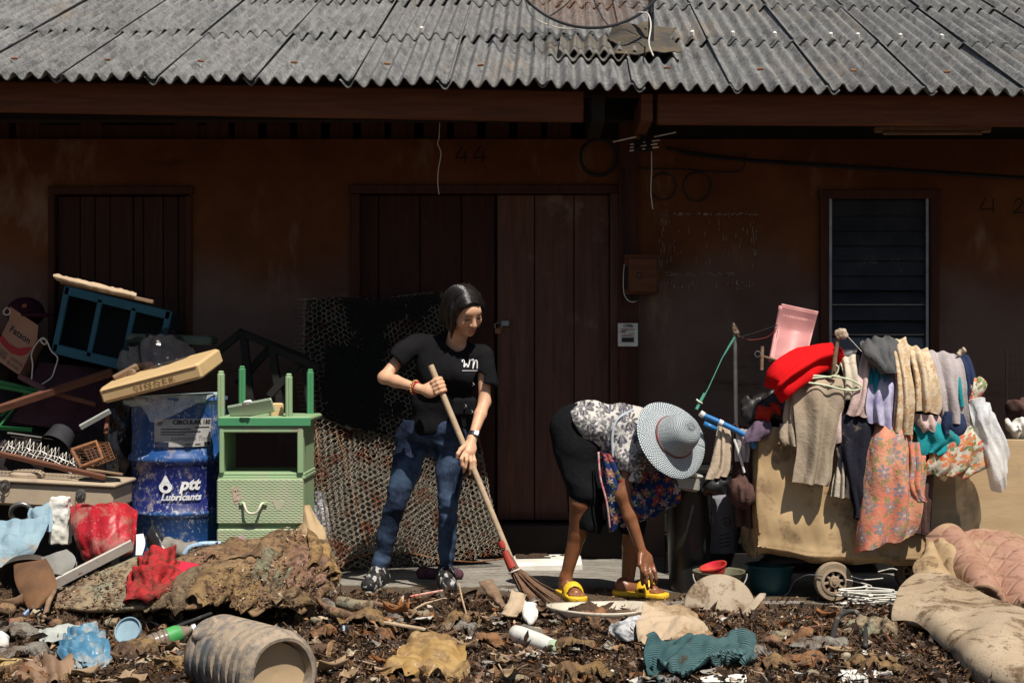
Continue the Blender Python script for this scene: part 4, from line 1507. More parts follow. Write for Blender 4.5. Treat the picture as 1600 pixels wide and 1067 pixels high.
def shade_sheet_mat():
    s = NT('added_shade_sheet')
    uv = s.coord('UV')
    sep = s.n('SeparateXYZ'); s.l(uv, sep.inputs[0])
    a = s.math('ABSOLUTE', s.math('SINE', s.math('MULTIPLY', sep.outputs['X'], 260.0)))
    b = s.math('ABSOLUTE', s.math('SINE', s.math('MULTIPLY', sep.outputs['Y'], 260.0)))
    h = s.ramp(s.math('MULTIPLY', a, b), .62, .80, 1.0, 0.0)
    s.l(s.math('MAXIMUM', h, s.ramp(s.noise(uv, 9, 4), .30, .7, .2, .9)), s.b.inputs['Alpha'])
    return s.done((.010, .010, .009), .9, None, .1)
part('added_shade_sheet', sheet(g, 50, 50, noise=(.010, 6), ridge=.010, seed=3, ragged=.05, grain=1.0), shade_sheet_mat(), nt, smooth=True)
# curled left edge of the roll
mb = MB()
rn = random.Random(3)
for j in range(60):
    v = j / 60
    c = net_pt(0.0, v, 0)
    for a in range(7):
        a0, a1 = a * .85, (a + 1) * .85
        mb.tube([c + Vector((-.055 * math.sin(a0 + j % 2 * .4), -.055 * (1 - math.cos(a0)) + .02, 0)), c + Vector((-.055 * math.sin(a1 + j % 2 * .4), -.055 * (1 - math.cos(a1)) + .02, .012))], .0013, 3, False)
tag(part('rolled_edge', mb, M['wire'], nt), kind='stuff')
wire('wire_offcut', [(1489, 0), (1489, 0)], 9, .001, M['rust'], 'x') if False else None
one('water_jug', MB().lathe([(0, 0), (.10, 0), (.115, .02), (.118, .25), (.10, .30), (.05, .34), (.05, .38), (0, .38)], 28, Matrix.Translation(W(505, 876, 8.75))), mk('milky_plastic', (.42, .46, .52), (.36, .4, .46), 7, .4, .4, mud=.2), 'milky white plastic jug half hidden between drawers and wire mesh', 'jug', smooth='auto')
hang([(468, 790, 486, 788, 8.2), (464, 830, 505, 835, 8.1), (470, 862, 520, 872, 8.02), (480, 890, 524, 888, 8.0)], M['ply'], 'burlap_sack', 'tan sack slumped beside the green drawer tower', 'sack', noise=(.02, 9), ridge=.012, bulge=.09)
# ------------------------------------------------------------------ heap at the left
M['teal_paint'] = mk('teal_paint', (.012, .085, .13), (.018, .11, .16), 6, .5, .35, mud=.12, mudc=(.08, .1, .1), bump=.15)
cb = thing('display_cabinet', W(175, 590, 8.85), 'dark teal wooden cabinet frame with three empty panes tipped over in the heap', 'cabinet')
def cabp(u, v, y): return W(103 + 165 * u - 21 * v, 447 + 40 * u + 102 * v, y)
for u0, v0, u1, v1, w, nm in ((0, .06, 1, .06, .05, 'top_rail'), (0, .95, 1, .95, .055, 'bottom_rail'), (.02, 0, .02, 1, .032, 'stile'), (.34, .07, .34, .95, .028, 'mullion'), (.66, .07, .66, .95, .028, 'mullion'), (.98, 0, .98, 1, .035, 'stile')):
    part(nm, MB().beam(cabp(u0, v0, 8.72), cabp(u1, v1, 8.72), .03, w, up=(0, 0, 1) if v0 == v1 else (1, 0, 0), bev=.004), M['teal_paint'], cb)
mb = MB()
mb.add([cabp(0, 0, 8.735), cabp(1, 0, 8.735), cabp(1, 1, 8.735), cabp(0, 1, 8.735), cabp(.03, .03, 9.05), cabp(1.1, .05, 9.05), cabp(1.1, 1, 9.05), cabp(.03, 1, 9.05)],
       [(0, 1, 5, 4), (1, 2, 6, 5), (2, 3, 7, 6), (3, 0, 4, 7), (4, 5, 6, 7)])
part('carcass', mb, mk('cabinet_dark', (.012, .022, .028), (.01, .016, .02), 5, .7), cb)
pk = thing('broken_plank', W(150, 450, 8.3), 'broken pale plank with splintered face lying on top of the teal cabinet', 'plank')
part('plank', sheet([[W(84, 427, 8.30), W(148, 442, 8.30), W(213, 457, 8.30)], [W(83, 431, 8.27), W(147, 447, 8.27), W(213, 462, 8.27)], [W(85, 437, 8.30), W(147, 453, 8.30), W(210, 467, 8.30)], [W(88, 432, 8.42), W(150, 447, 8.42), W(213, 460, 8.42)]], 60, 12, noise=(.003, 60), ridge=.002), M['pale_wood'], pk, smooth=True)
part('batten', MB().beam(W(95, 440, 8.33), W(240, 472, 8.36), .05, .02, up=(0, 0, 1), bev=.004), M['old_wood'], pk)

# cardboard carton
M['carton'] = mk('carton', (.36, .20, .13), (.30, .165, .11), 5, .85, .15, mud=.15, bump=.2)
ct = thing('cardboard_carton', W(30, 580, 8.4), 'printed cardboard carton with open flap tipped sideways in the heap', 'carton')
cA, cB, cC = W(14, 500, 8.74), W(58, 530, 8.74), W(-14, 556, 8.72)
e1, e2 = (cB - cA), (cC - cA)
n_ = e2.cross(e1).normalized()
if n_.y > 0: n_ = -n_
def cp(u, v, d=0.0): return cA + e1 * u + e2 * v + n_ * d
def quadbox(p, d, nvec):
    v = [Vector(x) for x in p] + [Vector(x) - nvec * d for x in p]
    return MB().add(v, [(0, 1, 2, 3), (7, 6, 5, 4), (0, 4, 5, 1), (1, 5, 6, 2), (2, 6, 7, 3), (3, 7, 4, 0)])
part('carton_body', quadbox([cp(0, 0), cp(1, 0), cp(1, 1), cp(0, 1)], .22, n_), M['carton'], ct)
part('flap', quadbox([cp(0, 0), cp(1, 0), cp(1, 0) + Vector((.012, -.02, .075)), cp(0, 0) + Vector((.012, -.02, .075))], .004, n_), M['carton'], ct)
v, f = letters('Fatson', .05, bold=.001)
part('brand_lettering', MB().add([cp(.5, .22, .002) + e1.normalized() * x - e2.normalized() * y for x, y, z in v], f), M['print_black'], ct)
sw = [(0, .40), (.3, .48), (.6, .46), (.98, .22), (.95, .42), (.8, .58), (.5, .66), (.2, .62), (0, .55)]
part('red_swoosh', MB().add([cp(a, b, .0015) for a, b in sw], [tuple(range(len(sw)))]), M['print_red'], ct)
for a, b, c, d in ((.05, .7, .42, .9), (.55, .72, .95, .80), (.5, .85, .9, .93)):
    part('printed_block', quadbox([cp(a, b, .0016), cp(c, b, .0016), cp(c, d, .0016), cp(a, d, .0016)], .0008, n_), mk('carton_ink', (.10, .05, .04), (.3, .17, .12), 120, .9, bump=0) if 'carton_ink' not in bpy.data.materials else bpy.data.materials['carton_ink'], ct)
cap_ = thing('cap', W(45, 490, 8.6), 'dark maroon baseball cap with small emblem behind the carton', 'cap')
s = SDF(W(45, 480, 8.85) - Vector((.2, .2, .15)), W(45, 480, 8.85) + Vector((.2, .2, .15)), .008)
s.ell(W(40, 488, 8.87), (.10, .12, .085)); s.ell(W(58, 492, 8.78), (.09, .11, .014), k=.02)
part('crown', s.mesh(1), fabric('maroon_cloth', (.05, .012, .02), (.025, .01, .02), 0), cap_, smooth=True)
part('emblem', MB().lathe([(0, 0), (.014, 0)], 10, axis_mat(W(38, 478, 8.75), (0, -.9, .4))), mk('orange_thread', (.3, .08, .03), None, 40, .9), cap_)
wire('cord_loop', [(49, 596), (51, 570), (49, 555), (53, 543), (62, 531), (68, 528), (73, 534), (69, 538), (63, 531), (72, 531), (80, 548), (90, 559), (86, 575), (80, 590), (64, 601)], 8.68, .004, M['white_cord'], 'thin pale cord looped beside the carton', 'cord', 80)
wire('wire_ring', [(6, 486), (10, 481), (15, 484), (15, 490), (9, 492), (5, 488), (7, 484)], 8.68, .003, M['white_cord'], 'little pale wire ring above the carton', 'ring', 30)

# metal tubes, boards and rods
M['green_tube'] = mk('green_tube', (.02, .16, .04), (.03, .2, .06), 8, .4, .4, mud=.2, mudc=(.1, .16, .08), bump=.1)
fr_ = thing('folding_frame', W(30, 690, 8.3), 'green painted metal tube frame lying under the long brown bar', 'frame')
for a, b, yy in (((-20, 592), (66, 612), 8.72), ((-20, 600), (70, 617), 8.68), ((-10, 668), (50, 672), 8.66), ((0, 665), (42, 612), 8.7), ((-5, 654), (14, 640), 8.7)):
    part('tube', MB().tube([W(a[0], a[1], yy), W(b[0], b[1], yy + .05)], .012 if b[0] > 45 else .007, 10), M['green_tube'], fr_, smooth='auto')
one('wooden_bar', MB().beam(W(-20, 645, 8.58), W(176, 581, 8.62), .035, .042, up=(0, -.4, 1), bev=.004), M['red_wood'], 'long reddish brown bar slanting up across the heap', 'bar')
one('wooden_bar', MB().beam(W(30, 587, 8.7), W(72, 609, 8.66), .03, .03, bev=.004), mk('mauve_paint', (.14, .06, .06), (.1, .045, .05), 7, .6), 'short mauve bar crossing under the pale cord loop', 'bar')
one('wooden_bar', MB().beam(W(88, 615, 8.68), W(150, 632, 8.7), .025, .025, bev=.003), M['red_wood'], 'short dark red bar below the long brown bar', 'bar')
one('metal_strip', MB().beam(W(125, 668, 8.05), W(172, 642, 8.10), .012, .03, up=(0, -.5, 1), bev=.003), mk('grey_strip', (.36, .38, .35), (.3, .31, .29), 9, .5), 'pale grey flat strip slanting left of the blue drum', 'strip')
one('wooden_bar', MB().beam(W(171, 640, 8.2), W(165, 678, 8.15), .02, .025, up=(0, -1, 0), bev=.003), M['red_wood'], 'upright thin brown bar under the beige cover', 'bar')
one('wooden_bar', MB().beam(W(178, 592, 8.25), W(215, 572, 8.3), .03, .03, up=(0, -.4, 1), bev=.003), M['old_wood'], 'tan bar end beside the smoky plastic bag', 'bar')
M['maroon'] = fabric('maroon_sheet', (.07, .03, .04), (.045, .022, .03), .2, mudc=(.12, .08, .08))
hang([(60, 565, 190, 585, 8.85, 8.9), (50, 590, 180, 610, 8.8, 8.85), (40, 625, 170, 640, 8.78, 8.82), (20, 660, 160, 680, 8.76, 8.8)], M['maroon'], 'cloth', 'dusty maroon cloth slumped under the teal cabinet', 'cloth', noise=(.03, 6), ridge=.012)
# dark crate that carries the stove
cr = thing('wooden_crate', W(80, 850, 8.2), 'dark wooden crate standing under the old gas stove', 'crate')
for px0, px1 in ((-70, 45), (48, 118), (121, 186)):
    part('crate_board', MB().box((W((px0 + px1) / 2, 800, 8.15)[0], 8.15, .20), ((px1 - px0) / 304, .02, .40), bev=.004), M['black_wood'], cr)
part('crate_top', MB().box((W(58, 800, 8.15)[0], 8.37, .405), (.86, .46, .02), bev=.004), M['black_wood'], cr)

# two-burner gas stove
M['enamel'] = mk('dirty_cream_enamel', (.42, .33, .23), (.36, .28, .20), 5, .6, .35, mud=.35, mudc=(.36, .28, .2), bump=.2)
sx0, sx1, sY = W(-60, 780, 7.85)[0], W(176, 780, 7.85)[0], 7.85
sv = thing('gas_stove', ((sx0 + sx1) / 2, sY + .2, .44), 'muddy cream two-burner gas stove resting on the heap', 'stove')
def sz(py): return EYE - (py - CY) / F * sY
ry = Matrix.Rotation(R(3.0), 3, 'Y')
sc_ = Vector(((sx0 + sx1) / 2, sY + .19, (sz(752) + sz(795)) / 2))
part('stove_body', MB().box(sc_, (sx1 - sx0, .38, .115), ry, bev=.012), M['enamel'], sv, smooth='auto')
part('stove_top', MB().box(sc_ + Vector((.003, -.004, .066)), (sx1 - sx0 + .03, .41, .018), ry, bev=.006), M['enamel'], sv, smooth='auto')
def stove_top(px, dy): 
    x = (px - CX) / F * sY
    return Vector((x, sY + dy, sc_.z + .078 - (x - sc_.x) * math.sin(R(3.0))))
part('burner', MB().lathe([(0, .028), (.07, .028), (.085, .018), (.085, 0), (0, 0)], 30, axis_mat(stove_top(30, .12), (.03, -.05, 1))), M['enamel'], sv, smooth='auto')
part('burner_hole', MB().lathe([(0, .001), (.085, .001), (.10, .004), (.105, .0), ], 30, axis_mat(stove_top(143, .14), (.03, -.02, 1))), M['black'], sv, smooth='auto')
for px, py in ((8, 757), (126, 772)):
    kn = part('knob', MB().lathe([(0, .03), (.008, .03), (.008, 0), (.024, 0), (.026, -.004), (.024, -.008)], 24, axis_mat(W(px, py, sY - .012), (0, -1, 0))), M['steel'], sv, smooth='auto')
    part('knob_ring', MB().tube([W(px + 7.5 * math.cos(a), py + 7.5 * math.sin(a), sY - .02) for a in np.linspace(0, 6.283, 25)], .0018, 5), M['steel'], kn)
    part('knob_tip', MB().box(W(px - 1, py + 6, sY - .035), (.012, .02, .014), bev=.003), M['black'], kn)
one('wooden_stick', MB().beam(W(-20, 704, 7.9), W(165, 746, 7.88), .022, .026, up=(0, -.3, 1), bev=.004), M['red_wood'], 'long orange-brown stick lying across the stove top', 'stick')
one('knife', MB().beam(W(135, 733, 7.95), W(192, 741, 7.95), .02, .012, bev=.003), M['old_wood'], 'short brown wood strip beside the stove hole', 'strip')
# wire dish rack, basket, pan
rk = thing('dish_rack', W(55, 735, 7.98), 'bent pale wire dish rack lying on the gas stove', 'dish rack')
def rkp(u, v): return W(0 + 118 * u - 6 * v, 697 + 30 * u - 16 * math.sin(u * 3.1) * .5 + 14 * v, 8.05 - .12 * v)
rn = random.Random(9)
for v in (0, .5, 1):
    part('long_wire', MB().tube([rkp(u, v) + Vector((0, 0, rn.uniform(-.006, .006))) for u in np.linspace(-.1, 1, 16)], .0028, 5), M['steel'], rk)
for k in range(22):
    u = k / 21
    part('cross_wire', MB().tube([rkp(u - .01, 1), rkp(u, .5), rkp(u + .01, 0), rkp(u + .05, -.4) + Vector((0, 0, .02 + rn.uniform(-.01, .014))), rkp(u + .07, .3)], .0022, 5), M['white_cord'] if k % 3 else M['steel'], rk)
bk = thing('wire_basket', W(135, 730, 8.0), 'rusty orange wire basket tipped beside the drum', 'basket')
bc = [W(112, 703, 7.98), W(150, 690, 8.02), W(160, 716, 7.98), W(126, 729, 7.94)]
bb = [p + Vector((.03, .12, -.01)) for p in bc]
part('rim', MB().tube([(bc[0] * (1 - t) + bc[1] * t) for t in (0, .5, 1)] + [(bc[1] * (1 - t) + bc[2] * t) for t in (.5, 1)] + [(bc[2] * (1 - t) + bc[3] * t) for t in (.5, 1)] + [(bc[3] * (1 - t) + bc[0] * t) for t in (.5, .98)], .010, 8), M['rust'], bk)
mb = MB()
for k in range(7):
    t = k / 6
    for a, b in ((0, 1), (1, 2), (2, 3), (3, 0)):
        p, q = bc[a] * (1 - t) + bc[b] * t, bb[a] * (1 - t) + bb[b] * t
        mb.tube([p, q], .002, 4)
    mb.tube([bb[0] * (1 - t) + bb[1] * t, bb[3] * (1 - t) + bb[2] * t], .002, 4)
    mb.tube([bb[0] * (1 - t) + bb[3] * t, bb[1] * (1 - t) + bb[2] * t], .002, 4)
tag(part('wires', mb, M['rust'], bk), kind='stuff')
pan = thing('cooking_pot', W(98, 690, 8.15), 'grey metal pot on its side above the dish rack', 'pot')
part('pot_body', MB().lathe([(0, .0), (.053, 0), (.066, .012), (.08, .105), (.083, .108), (.077, .105), (.062, .015), (0, .01)], 28, axis_mat(W(101, 672, 8.66), (-.25, -.55, -.62))), mk('grey_metal', (.10, .10, .11), (.07, .07, .075), 7, .35, .5, .6, mud=.15), pan, smooth='auto')
for k in range(3):
    one('flat_slat', MB().beam(W(12 + 6 * k, 676 + 6 * k, 8.62), W(84, 686 + 5 * k, 8.62), .03, .008, bev=.002), M['dark'] if k else M['steel'], ['upper grey metal slat in the shade behind the dish rack', 'middle dark slat in the shade behind the dish rack', 'lower dark slat in the shade behind the dish rack'][k], 'slat')
# dark tangle between heap and drum
pts = [(W(-20, 640, 9.0), W(160, 660, 9.0), .16, .15), (W(-20, 720, 8.92), W(170, 720, 8.92), .2, .2), (W(0, 560, 9.03), W(60, 560, 9.03), .12, .11)]
one('cloth_heap', blob(pts, .02, .08, (.03, 6), (.012, 22), seed=6), fabric('dark_cloth', (.035, .024, .022), (.022, .017, .018), .2, mudc=(.06, .045, .04)), 'dark mass of clothing at the back of the left heap', 'clothing', smooth=True)

# below the stove
wheel_m = M['steel']
one('metal_ring', MB().tube([W(33 + 16 * math.cos(a), 801 + 14 * math.sin(a), 7.72 + .02 * math.sin(a)) for a in np.linspace(0, 6.283, 33)], .012, 8), wheel_m, 'shiny metal ring below the gas stove', 'ring', smooth=True)
s = SDF(W(94, 812, 7.6) - Vector((.1, .1, .16)), W(94, 812, 7.6) + Vector((.1, .1, .16)), .006)
s.rbox(W(94, 813, 7.62), (.038, .03, .105), rnd=.008); s.displace(lambda P: fbm(P, 40, 3, 4) * .006)
one('foam_block', s.mesh(1), M['foam'], 'upright dirty white foam block left of the red plastic bag', 'foam block', smooth=True)
M['red_plastic'] = mk('red_plastic_sack', (.36, .010, .018), (.44, .02, .03), 6, .4, .4, mud=.55, mudc=(.30, .16, .12), msc=7, bump=.3, specks=.45, speckc=(.34, .22, .18))
hang([(112, 796, 150, 786, 7.66, 7.62), (110, 790, 206, 792, 7.62), (111, 812, 213, 815, 7.55), (116, 842, 212, 846, 7.50), (124, 866, 200, 866, 7.48), (132, 878, 170, 876, 7.50)], M['red_plastic'], 'plastic_sack', 'muddy bright red plastic sack in front of the blue drum', 'sack', nu=70, nv=70, noise=(.012, 9), ridge=.013, bulge=.10, fine=.6, sharp=24, seed=6, grain=.6)
M['pale_blue'] = fabric('pale_blue_tarp', (.20, .30, .36), (.27, .37, .42), .42, bump=.3)
hang([(-40, 818, 78, 806, 7.5), (-40, 845, 76, 822, 7.42), (-40, 872, 60, 852, 7.32), (-40, 890, 40, 884, 7.26)], M['pale_blue'], 'tarpaulin', 'pale blue tarpaulin crumpled at the left edge', 'tarpaulin', noise=(.02, 9), ridge=.026, bulge=.06, sharp=26, fine=.5)
hang([(50, 797, 80, 790, 7.62), (45, 812, 82, 808, 7.56), (55, 828, 80, 832, 7.5)], M['pale_blue'], 'cloth', 'grey-blue rag tucked left of the white foam block', 'rag', noise=(.02, 12), ridge=.02)
# ------------------------------------------------------------------ the woman with the broom
M['skin'] = skin('skin', (.62, .36, .22), (.56, .31, .185))
M['skin_brown'] = skin('brown_skin', (.26, .105, .048), (.20, .078, .036), .18)
M['hair'] = mk('black_hair', (.010, .008, .008), (.018, .014, .013), 60, .28, .5, bump=.2, bsc=200)
M['tee'] = fabric('black_jersey', (.0055, .0055, .0065), (.009, .0085, .010), .0, bump=.15)
def denim():
    s = NT('blue_denim')
    co = s.coord()
    n = s.ramp(s.noise(co, 5.2, 4, .6), .40, .60)
    col = s.mix(n, (.009, .015, .034), (.048, .076, .130))
    w = s.noise(s.map(co, (260, 260, 22)), 1.0, 3, .7)
    col = s.mix(s.math('MULTIPLY', s.ramp(w, .5, .8), .35), col, (.12, .16, .22))
    return s.done(col, .85, s.bump(s.noise(co, 300, 2), .2, .002), .15)
M['denim'] = denim()
M['denim_dark'] = mk('denim_seam', (.02, .035, .08), None, 40, .9)

B0, B1 = W(673, 571, 7.735), W(790, 853, 7.585)
bax = (B1 - B0).normalized()
def broom_at(py):
    t = (py - 571) / (853 - 571)
    return B0 + (B1 - B0) * t

def ortho(f, u):
    f = Vector(f).normalized()
    u = Vector(u)
    u = (u - f * u.dot(f)).normalized()
    return f, u, f.cross(u)

wm = thing('person', W(650, 920, 8.0), 'woman in black t-shirt and blue jeans sweeping with a long broom', 'person')
hf, hu, hs = ortho((.50, -.74, -.47), (-.04, -.2, 1))
hc = W(727, 486, 7.84)
def hp(a, b, c):                     # sideways, forward, up from the head's middle, in metres
    return hc + hs * a + hf * b + hu * c
AX = [hs, hf, hu]
s = SDF(W(575, 935, 8.4) - Vector((0, .0, 0)) * 0 + Vector((-.06, -.95, -.02)), W(790, 430, 8.35) + Vector((.03, .05, .03)), .0045)
# head
s.ell(hp(0, -.012, .035), (.072, .092, .082), AX, .02)
s.ell(hp(0, .022, -.035), (.056, .062, .078), AX, .03)
s.ell(hp(0, .062, -.088), (.020, .020, .018), AX, .035)
s.ell(hp(0, .078, .03), (.042, .014, .022), AX, .03)
for q in (-1, 1):
    s.ell(hp(.036 * q, .056, -.028), (.024, .026, .026), AX, .03)
    s.ell(hp(.031 * q, .098, .004), (.017, .012, .011), AX, .012, cut=True)
    s.ell(hp(.031 * q, .079, .003), (.013, .011, .009), AX, .006)
    s.ell(hp(.073 * q, -.005, -.005), (.009, .018, .028), AX, .01)
s.cap(hp(0, .085, .012), hp(0, .104, -.030), .008, .012, .012)
for q in (-1, 1):
    s.ell(hp(.011 * q, .094, -.033), (.009, .010, .008), AX, .008)
s.ell(hp(0, .086, -.060), (.022, .012, .007), AX, .008)
s.ell(hp(0, .084, -.070), (.019, .012, .007), AX, .008)
# neck, trunk, limbs
s.cap(W(709, 545, 7.96), hp(0, -.02, -.06), .052, .048, .03)
s.cap(W(700, 580, 7.98), W(690, 640, 8.02), .08, .08, .05)
RS, RE, RW = W(648, 534, 7.98), W(600, 590, 7.85), W(652, 606, 7.735)
LS, LE, LWr = W(756, 556, 7.92), W(757, 628, 7.87), W(738, 684, 7.72)
s.cap(RS, LS, .034, .034, .03)
s.chain([RS, RE], [.036, .029], .02)
s.chain([RE, RE * .65 + RW * .35, RW], [.029, .030, .020], .02)
s.chain([LS, LE], [.036, .029], .02)
s.chain([LE, LE * .65 + LWr * .35, LWr], [.029, .030, .020], .02)
for pts in ([W(645, 684, 8.03), W(627, 785, 7.96), W(593, 890, 8.02)], [W(705, 686, 8.02), W(702, 790, 7.95), W(696, 893, 7.99)]):
    s.chain(pts, [.045, .018, .012], .03)
s.cap(W(660, 672, 8.05), W(690, 672, 8.05), .07, .07, .04)
s.cap(W(690, 650, 8.03), W(678, 672, 8.05), .075, .07, .04)
# right hand closed on the handle
camv = Vector((0, -1, 0)); camv = (camv - bax * camv.dot(bax)).normalized()
rgt = bax.cross(camv); rgt = rgt if rgt.x > 0 else -rgt
h = broom_at(604)
s.ell(h - rgt * .042 + camv * .002, (.042, .019, .040), [rgt, camv, bax], .015)
s.cap(RW, h - rgt * .06, .020, .024, .02)
for i in range(4):
    p = h + bax * ((i - 1.5) * .0195)
    sh_ = [1.0, 1.05, 1.0, .86][i]
    s.chain([p - rgt * .024 + camv * .020, p + camv * .028 * sh_ + rgt * .002, p + rgt * .023 * sh_ + camv * .012, p + rgt * .019 - camv * .012, p - rgt * .004 - camv * .020], [.0105, .0098, .0092, .0085, .0075], .004)
s.chain([h - rgt * .03 - bax * .03, h - bax * .036 + camv * .012 - rgt * .005, h - bax * .034 + camv * .016 + rgt * .018], [.012, .0105, .0085], .006)
# left hand guiding it lower down
K = [W(724.5 + 4.6 * i, 705 + .8 * i, 7.655 + .008 * i) for i in range(4)]
s.cap(LWr, (K[1] + K[2]) / 2, .023, .024, .02)
pc = (LWr + (K[1] + K[2]) / 2) / 2 + ((K[1] + K[2]) / 2 - LWr) * .22
pd = ((K[1] + K[2]) / 2 - LWr).normalized()
px_ = Vector((1, .3, 0)); px_ = (px_ - pd * px_.dot(pd)).normalized()
s.ell(pc, (.037, .042, .017), [px_, pd, px_.cross(pd)], .012)
fing = [[(721, 717, 7.625), (722, 727, 7.63), (726, 733, 7.645)], [(729, 719, 7.625), (727, 730, 7.625), (724.5, 737, 7.635)], [(736, 721, 7.64), (735.5, 732, 7.64), (734, 741, 7.65)], [(741.5, 720, 7.66), (742, 729, 7.66), (741, 736, 7.665)]]
for i, fg in enumerate(fing):
    P = [K[i]] + [W(*q) for q in fg]
    s.chain(P, [.0105, .0095, .0085, .0070], .004)
s.chain([W(729, 694, 7.68), W(720, 702, 7.63), W(715.5, 709, 7.615), W(714, 715, 7.618)], [.013, .0115, .0098, .008], .006)
mb = s.mesh(1)
V = mb.v
col = np.ones((len(V), 3))
def dab(c, rr, rgb, k=1.0):
    d = np.linalg.norm(V - np.array(c), axis=1)
    w = np.clip(1.4 - d / rr, 0, 1)[:, None] * k
    col[:] = col * (1 - w) + np.array(rgb) * w
def dab_ell(c, r3, rgb, k=1.0):
    q = (V - np.array(c)) @ np.array([list(a) for a in AX]).T / np.array(r3)
    w = np.clip(2.2 - 2 * np.linalg.norm(q, axis=1), 0, 1)[:, None] * k
    col[:] = col * (1 - w) + np.array(rgb) * w
for q in (-1, 1):
    dab_ell(hp(.036 * q, .07, -.03), (.022, .03, .02), (1.0, .78, .72), .6)
    dab_ell(hp(.031 * q, .085, .006), (.02, .02, .012), (.72, .6, .55), .7)
dab_ell(hp(0, .095, -.060), (.024, .016, .0075), (.72, .36, .34), .9)
dab_ell(hp(0, .093, -.070), (.021, .016, .0075), (.78, .40, .38), .9)
for fg in fing:
    dab(W(*fg[-1]), .009, (1.05, .85, .8), .5)
me = mesh_from('body', V, mb.f, cols=col)
link('body', me, M['skin'], wm, smooth=True)
# eyes lowered, brows, ear stud
M['eye'] = mk('dark_eye', (.012, .008, .007), None, 30, .2, .5, bump=0)
M['brow'] = mk('brow_hair', (.05, .025, .018), None, 90, .8, bump=0)
for q in (-1, 1):
    e = [hp(q * (.031 + .0135 * t), .0905 - .006 * t * t - .0035 * abs(t), .0015 + .002 * (1 - t * t) - .0035) for t in np.linspace(-1, 1, 9)]
    part('eye', MB().tube(e, [.0012, .0028, .0036, .004, .004, .004, .0036, .0028, .0012], 8), M['eye'], wm, smooth=True)
    b = [hp(q * (.031 + .018 * t), .0915 - .004 * t * t - (.004 * max(t, 0)), .021 + .003 * (1 - t * t)) for t in np.linspace(-1, 1, 9)]
    part('eyebrow', MB().tube(b, [.0012, .0022, .003, .003, .003, .0028, .0022, .0016, .0008], 6), M['brow'], wm, smooth=True)
part('earring', MB().lathe([(0, -.006), (.005, -.004), (.006, 0), (.005, .004), (0, .006)], 10, axis_mat(hp(-.082, .0, -.035), hs)), M['alu'], wm, smooth=True)

# hair: a cap of volume, then combed strands from the parting down to the jaw
s = SDF(hp(0, 0, 0) - Vector((.2, .2, .24)), hp(0, 0, 0) + Vector((.2, .2, .2)), .005)
s.ell(hp(0, -.02, .045), (.082, .100, .086), AX, .02)
s.ell(hp(0, -.045, -.03), (.080, .062, .095), AX, .04)
for q in (-1, 1):
    s.cap(hp(.072 * q, .015, .03), hp(.072 * q, .012, -.085), .022, .017, .03)
s.ell(hp(0, .115, -.045), (.062, .082, .092), AX, .008, cut=True)
s.ell(hp(.012, .10, .035), (.026, .03, .030), AX, .008, cut=True)
hair = part('hair', s.mesh(2), M['hair'], wm, smooth=True)
rn = random.Random(12)
mb = MB()
for k in range(560):
    q = -1 if rn.random() < .62 else 1
    b0 = rn.uniform(-.10, .078)
    top = hp(.014 + rn.uniform(-.004, .004), b0, .128 - 4.5 * (b0 + .015) ** 2 - .006)
    pts = []
    ln = rn.uniform(.85, 1.06)
    spread = rn.uniform(.93, 1.08)
    for t in np.linspace(0, 1, 9):
        a = t * 1.45
        side = .014 + q * (.084 * math.sin(min(a, 1.57)) * spread) * (1 - .0 * t)
        zz = .128 - 4.5 * (b0 + .015) ** 2 - .125 * (1 - math.cos(min(a, 1.5))) * 1.0
        if t > .5:
            zz -= (t - .5) * .215 * ln
        fw = b0 + (.02 * t if b0 > .02 else -.01 * t) + (.02 * (t - .5) if t > .5 and b0 > 0 else 0)
        if fw > .055 and t > .4:
            fw = .055 - .02 * (t - .4)
        if t > .75: side -= q * .016 * (t - .75) * 4
        pts.append(hp(side, fw * (1 - .15 * t), zz) + Vector((rn.uniform(-.001, .001), rn.uniform(-.001, .001), 0)))
    w = rn.uniform(.0016, .0032)
    mb.tube(pts, [w * .8, w, w, w, w, w, w, w * .8, w * .2], 4, False)
for k in range(70):                                     # loose flyaway hairs
    q = rn.choice((-1, -1, 1))
    a = rn.uniform(.3, 1.5)
    st_ = hp(q * .086 * math.sin(a), rn.uniform(-.09, .04), .045 + .085 * math.cos(a))
    o_ = Vector((rn.uniform(-1, 1), rn.uniform(-1, .3), rn.uniform(-.9, .4))) * .025
    mb.tube([st_, st_ + o_ * .6 + hu * -.02, st_ + o_ - hu * rn.uniform(.03, .07)], [.0009, .0008, .0004], 3, False)
tag(part('strands', mb, M['hair'], wm, smooth=True), kind='stuff')

# t-shirt
s = SDF(W(585, 690, 8.25) + Vector((-.02, -.55, 0)), W(790, 515, 8.2) + Vector((.02, .05, .02)), .006)
TA = ortho((.10, -1, .10), (-.10, .0, 1))
TA = [TA[2], TA[0], TA[1]]
s.ell(W(700, 578, 7.955), (.168, .125, .15), TA, .03)
s.ell(W(689, 628, 7.985), (.146, .112, .14), TA, .06)
s.ell(W(681, 668, 8.01), (.158, .128, .10), TA, .05)
s.cap(W(660, 540, 7.98), W(744, 557, 7.92), .060, .058, .03)
s.cap(W(706, 548, 7.95), W(712, 532, 7.92), .066, .060, .03)
for q, cx in ((-1, 684), (1, 728)):
    s.ell(W(cx, 588, 7.875), (.06, .05, .058), TA, .05)
rd = (W(614, 566, 7.885) - W(648, 536, 7.98)).normalized()
s.cap(W(648, 537, 7.98), W(616, 566, 7.885), .058, .060, .02)
ld = (W(759, 602, 7.885) - W(756, 556, 7.92)).normalized()
s.cap(W(755, 558, 7.92), W(758, 600, 7.885), .055, .060, .02)
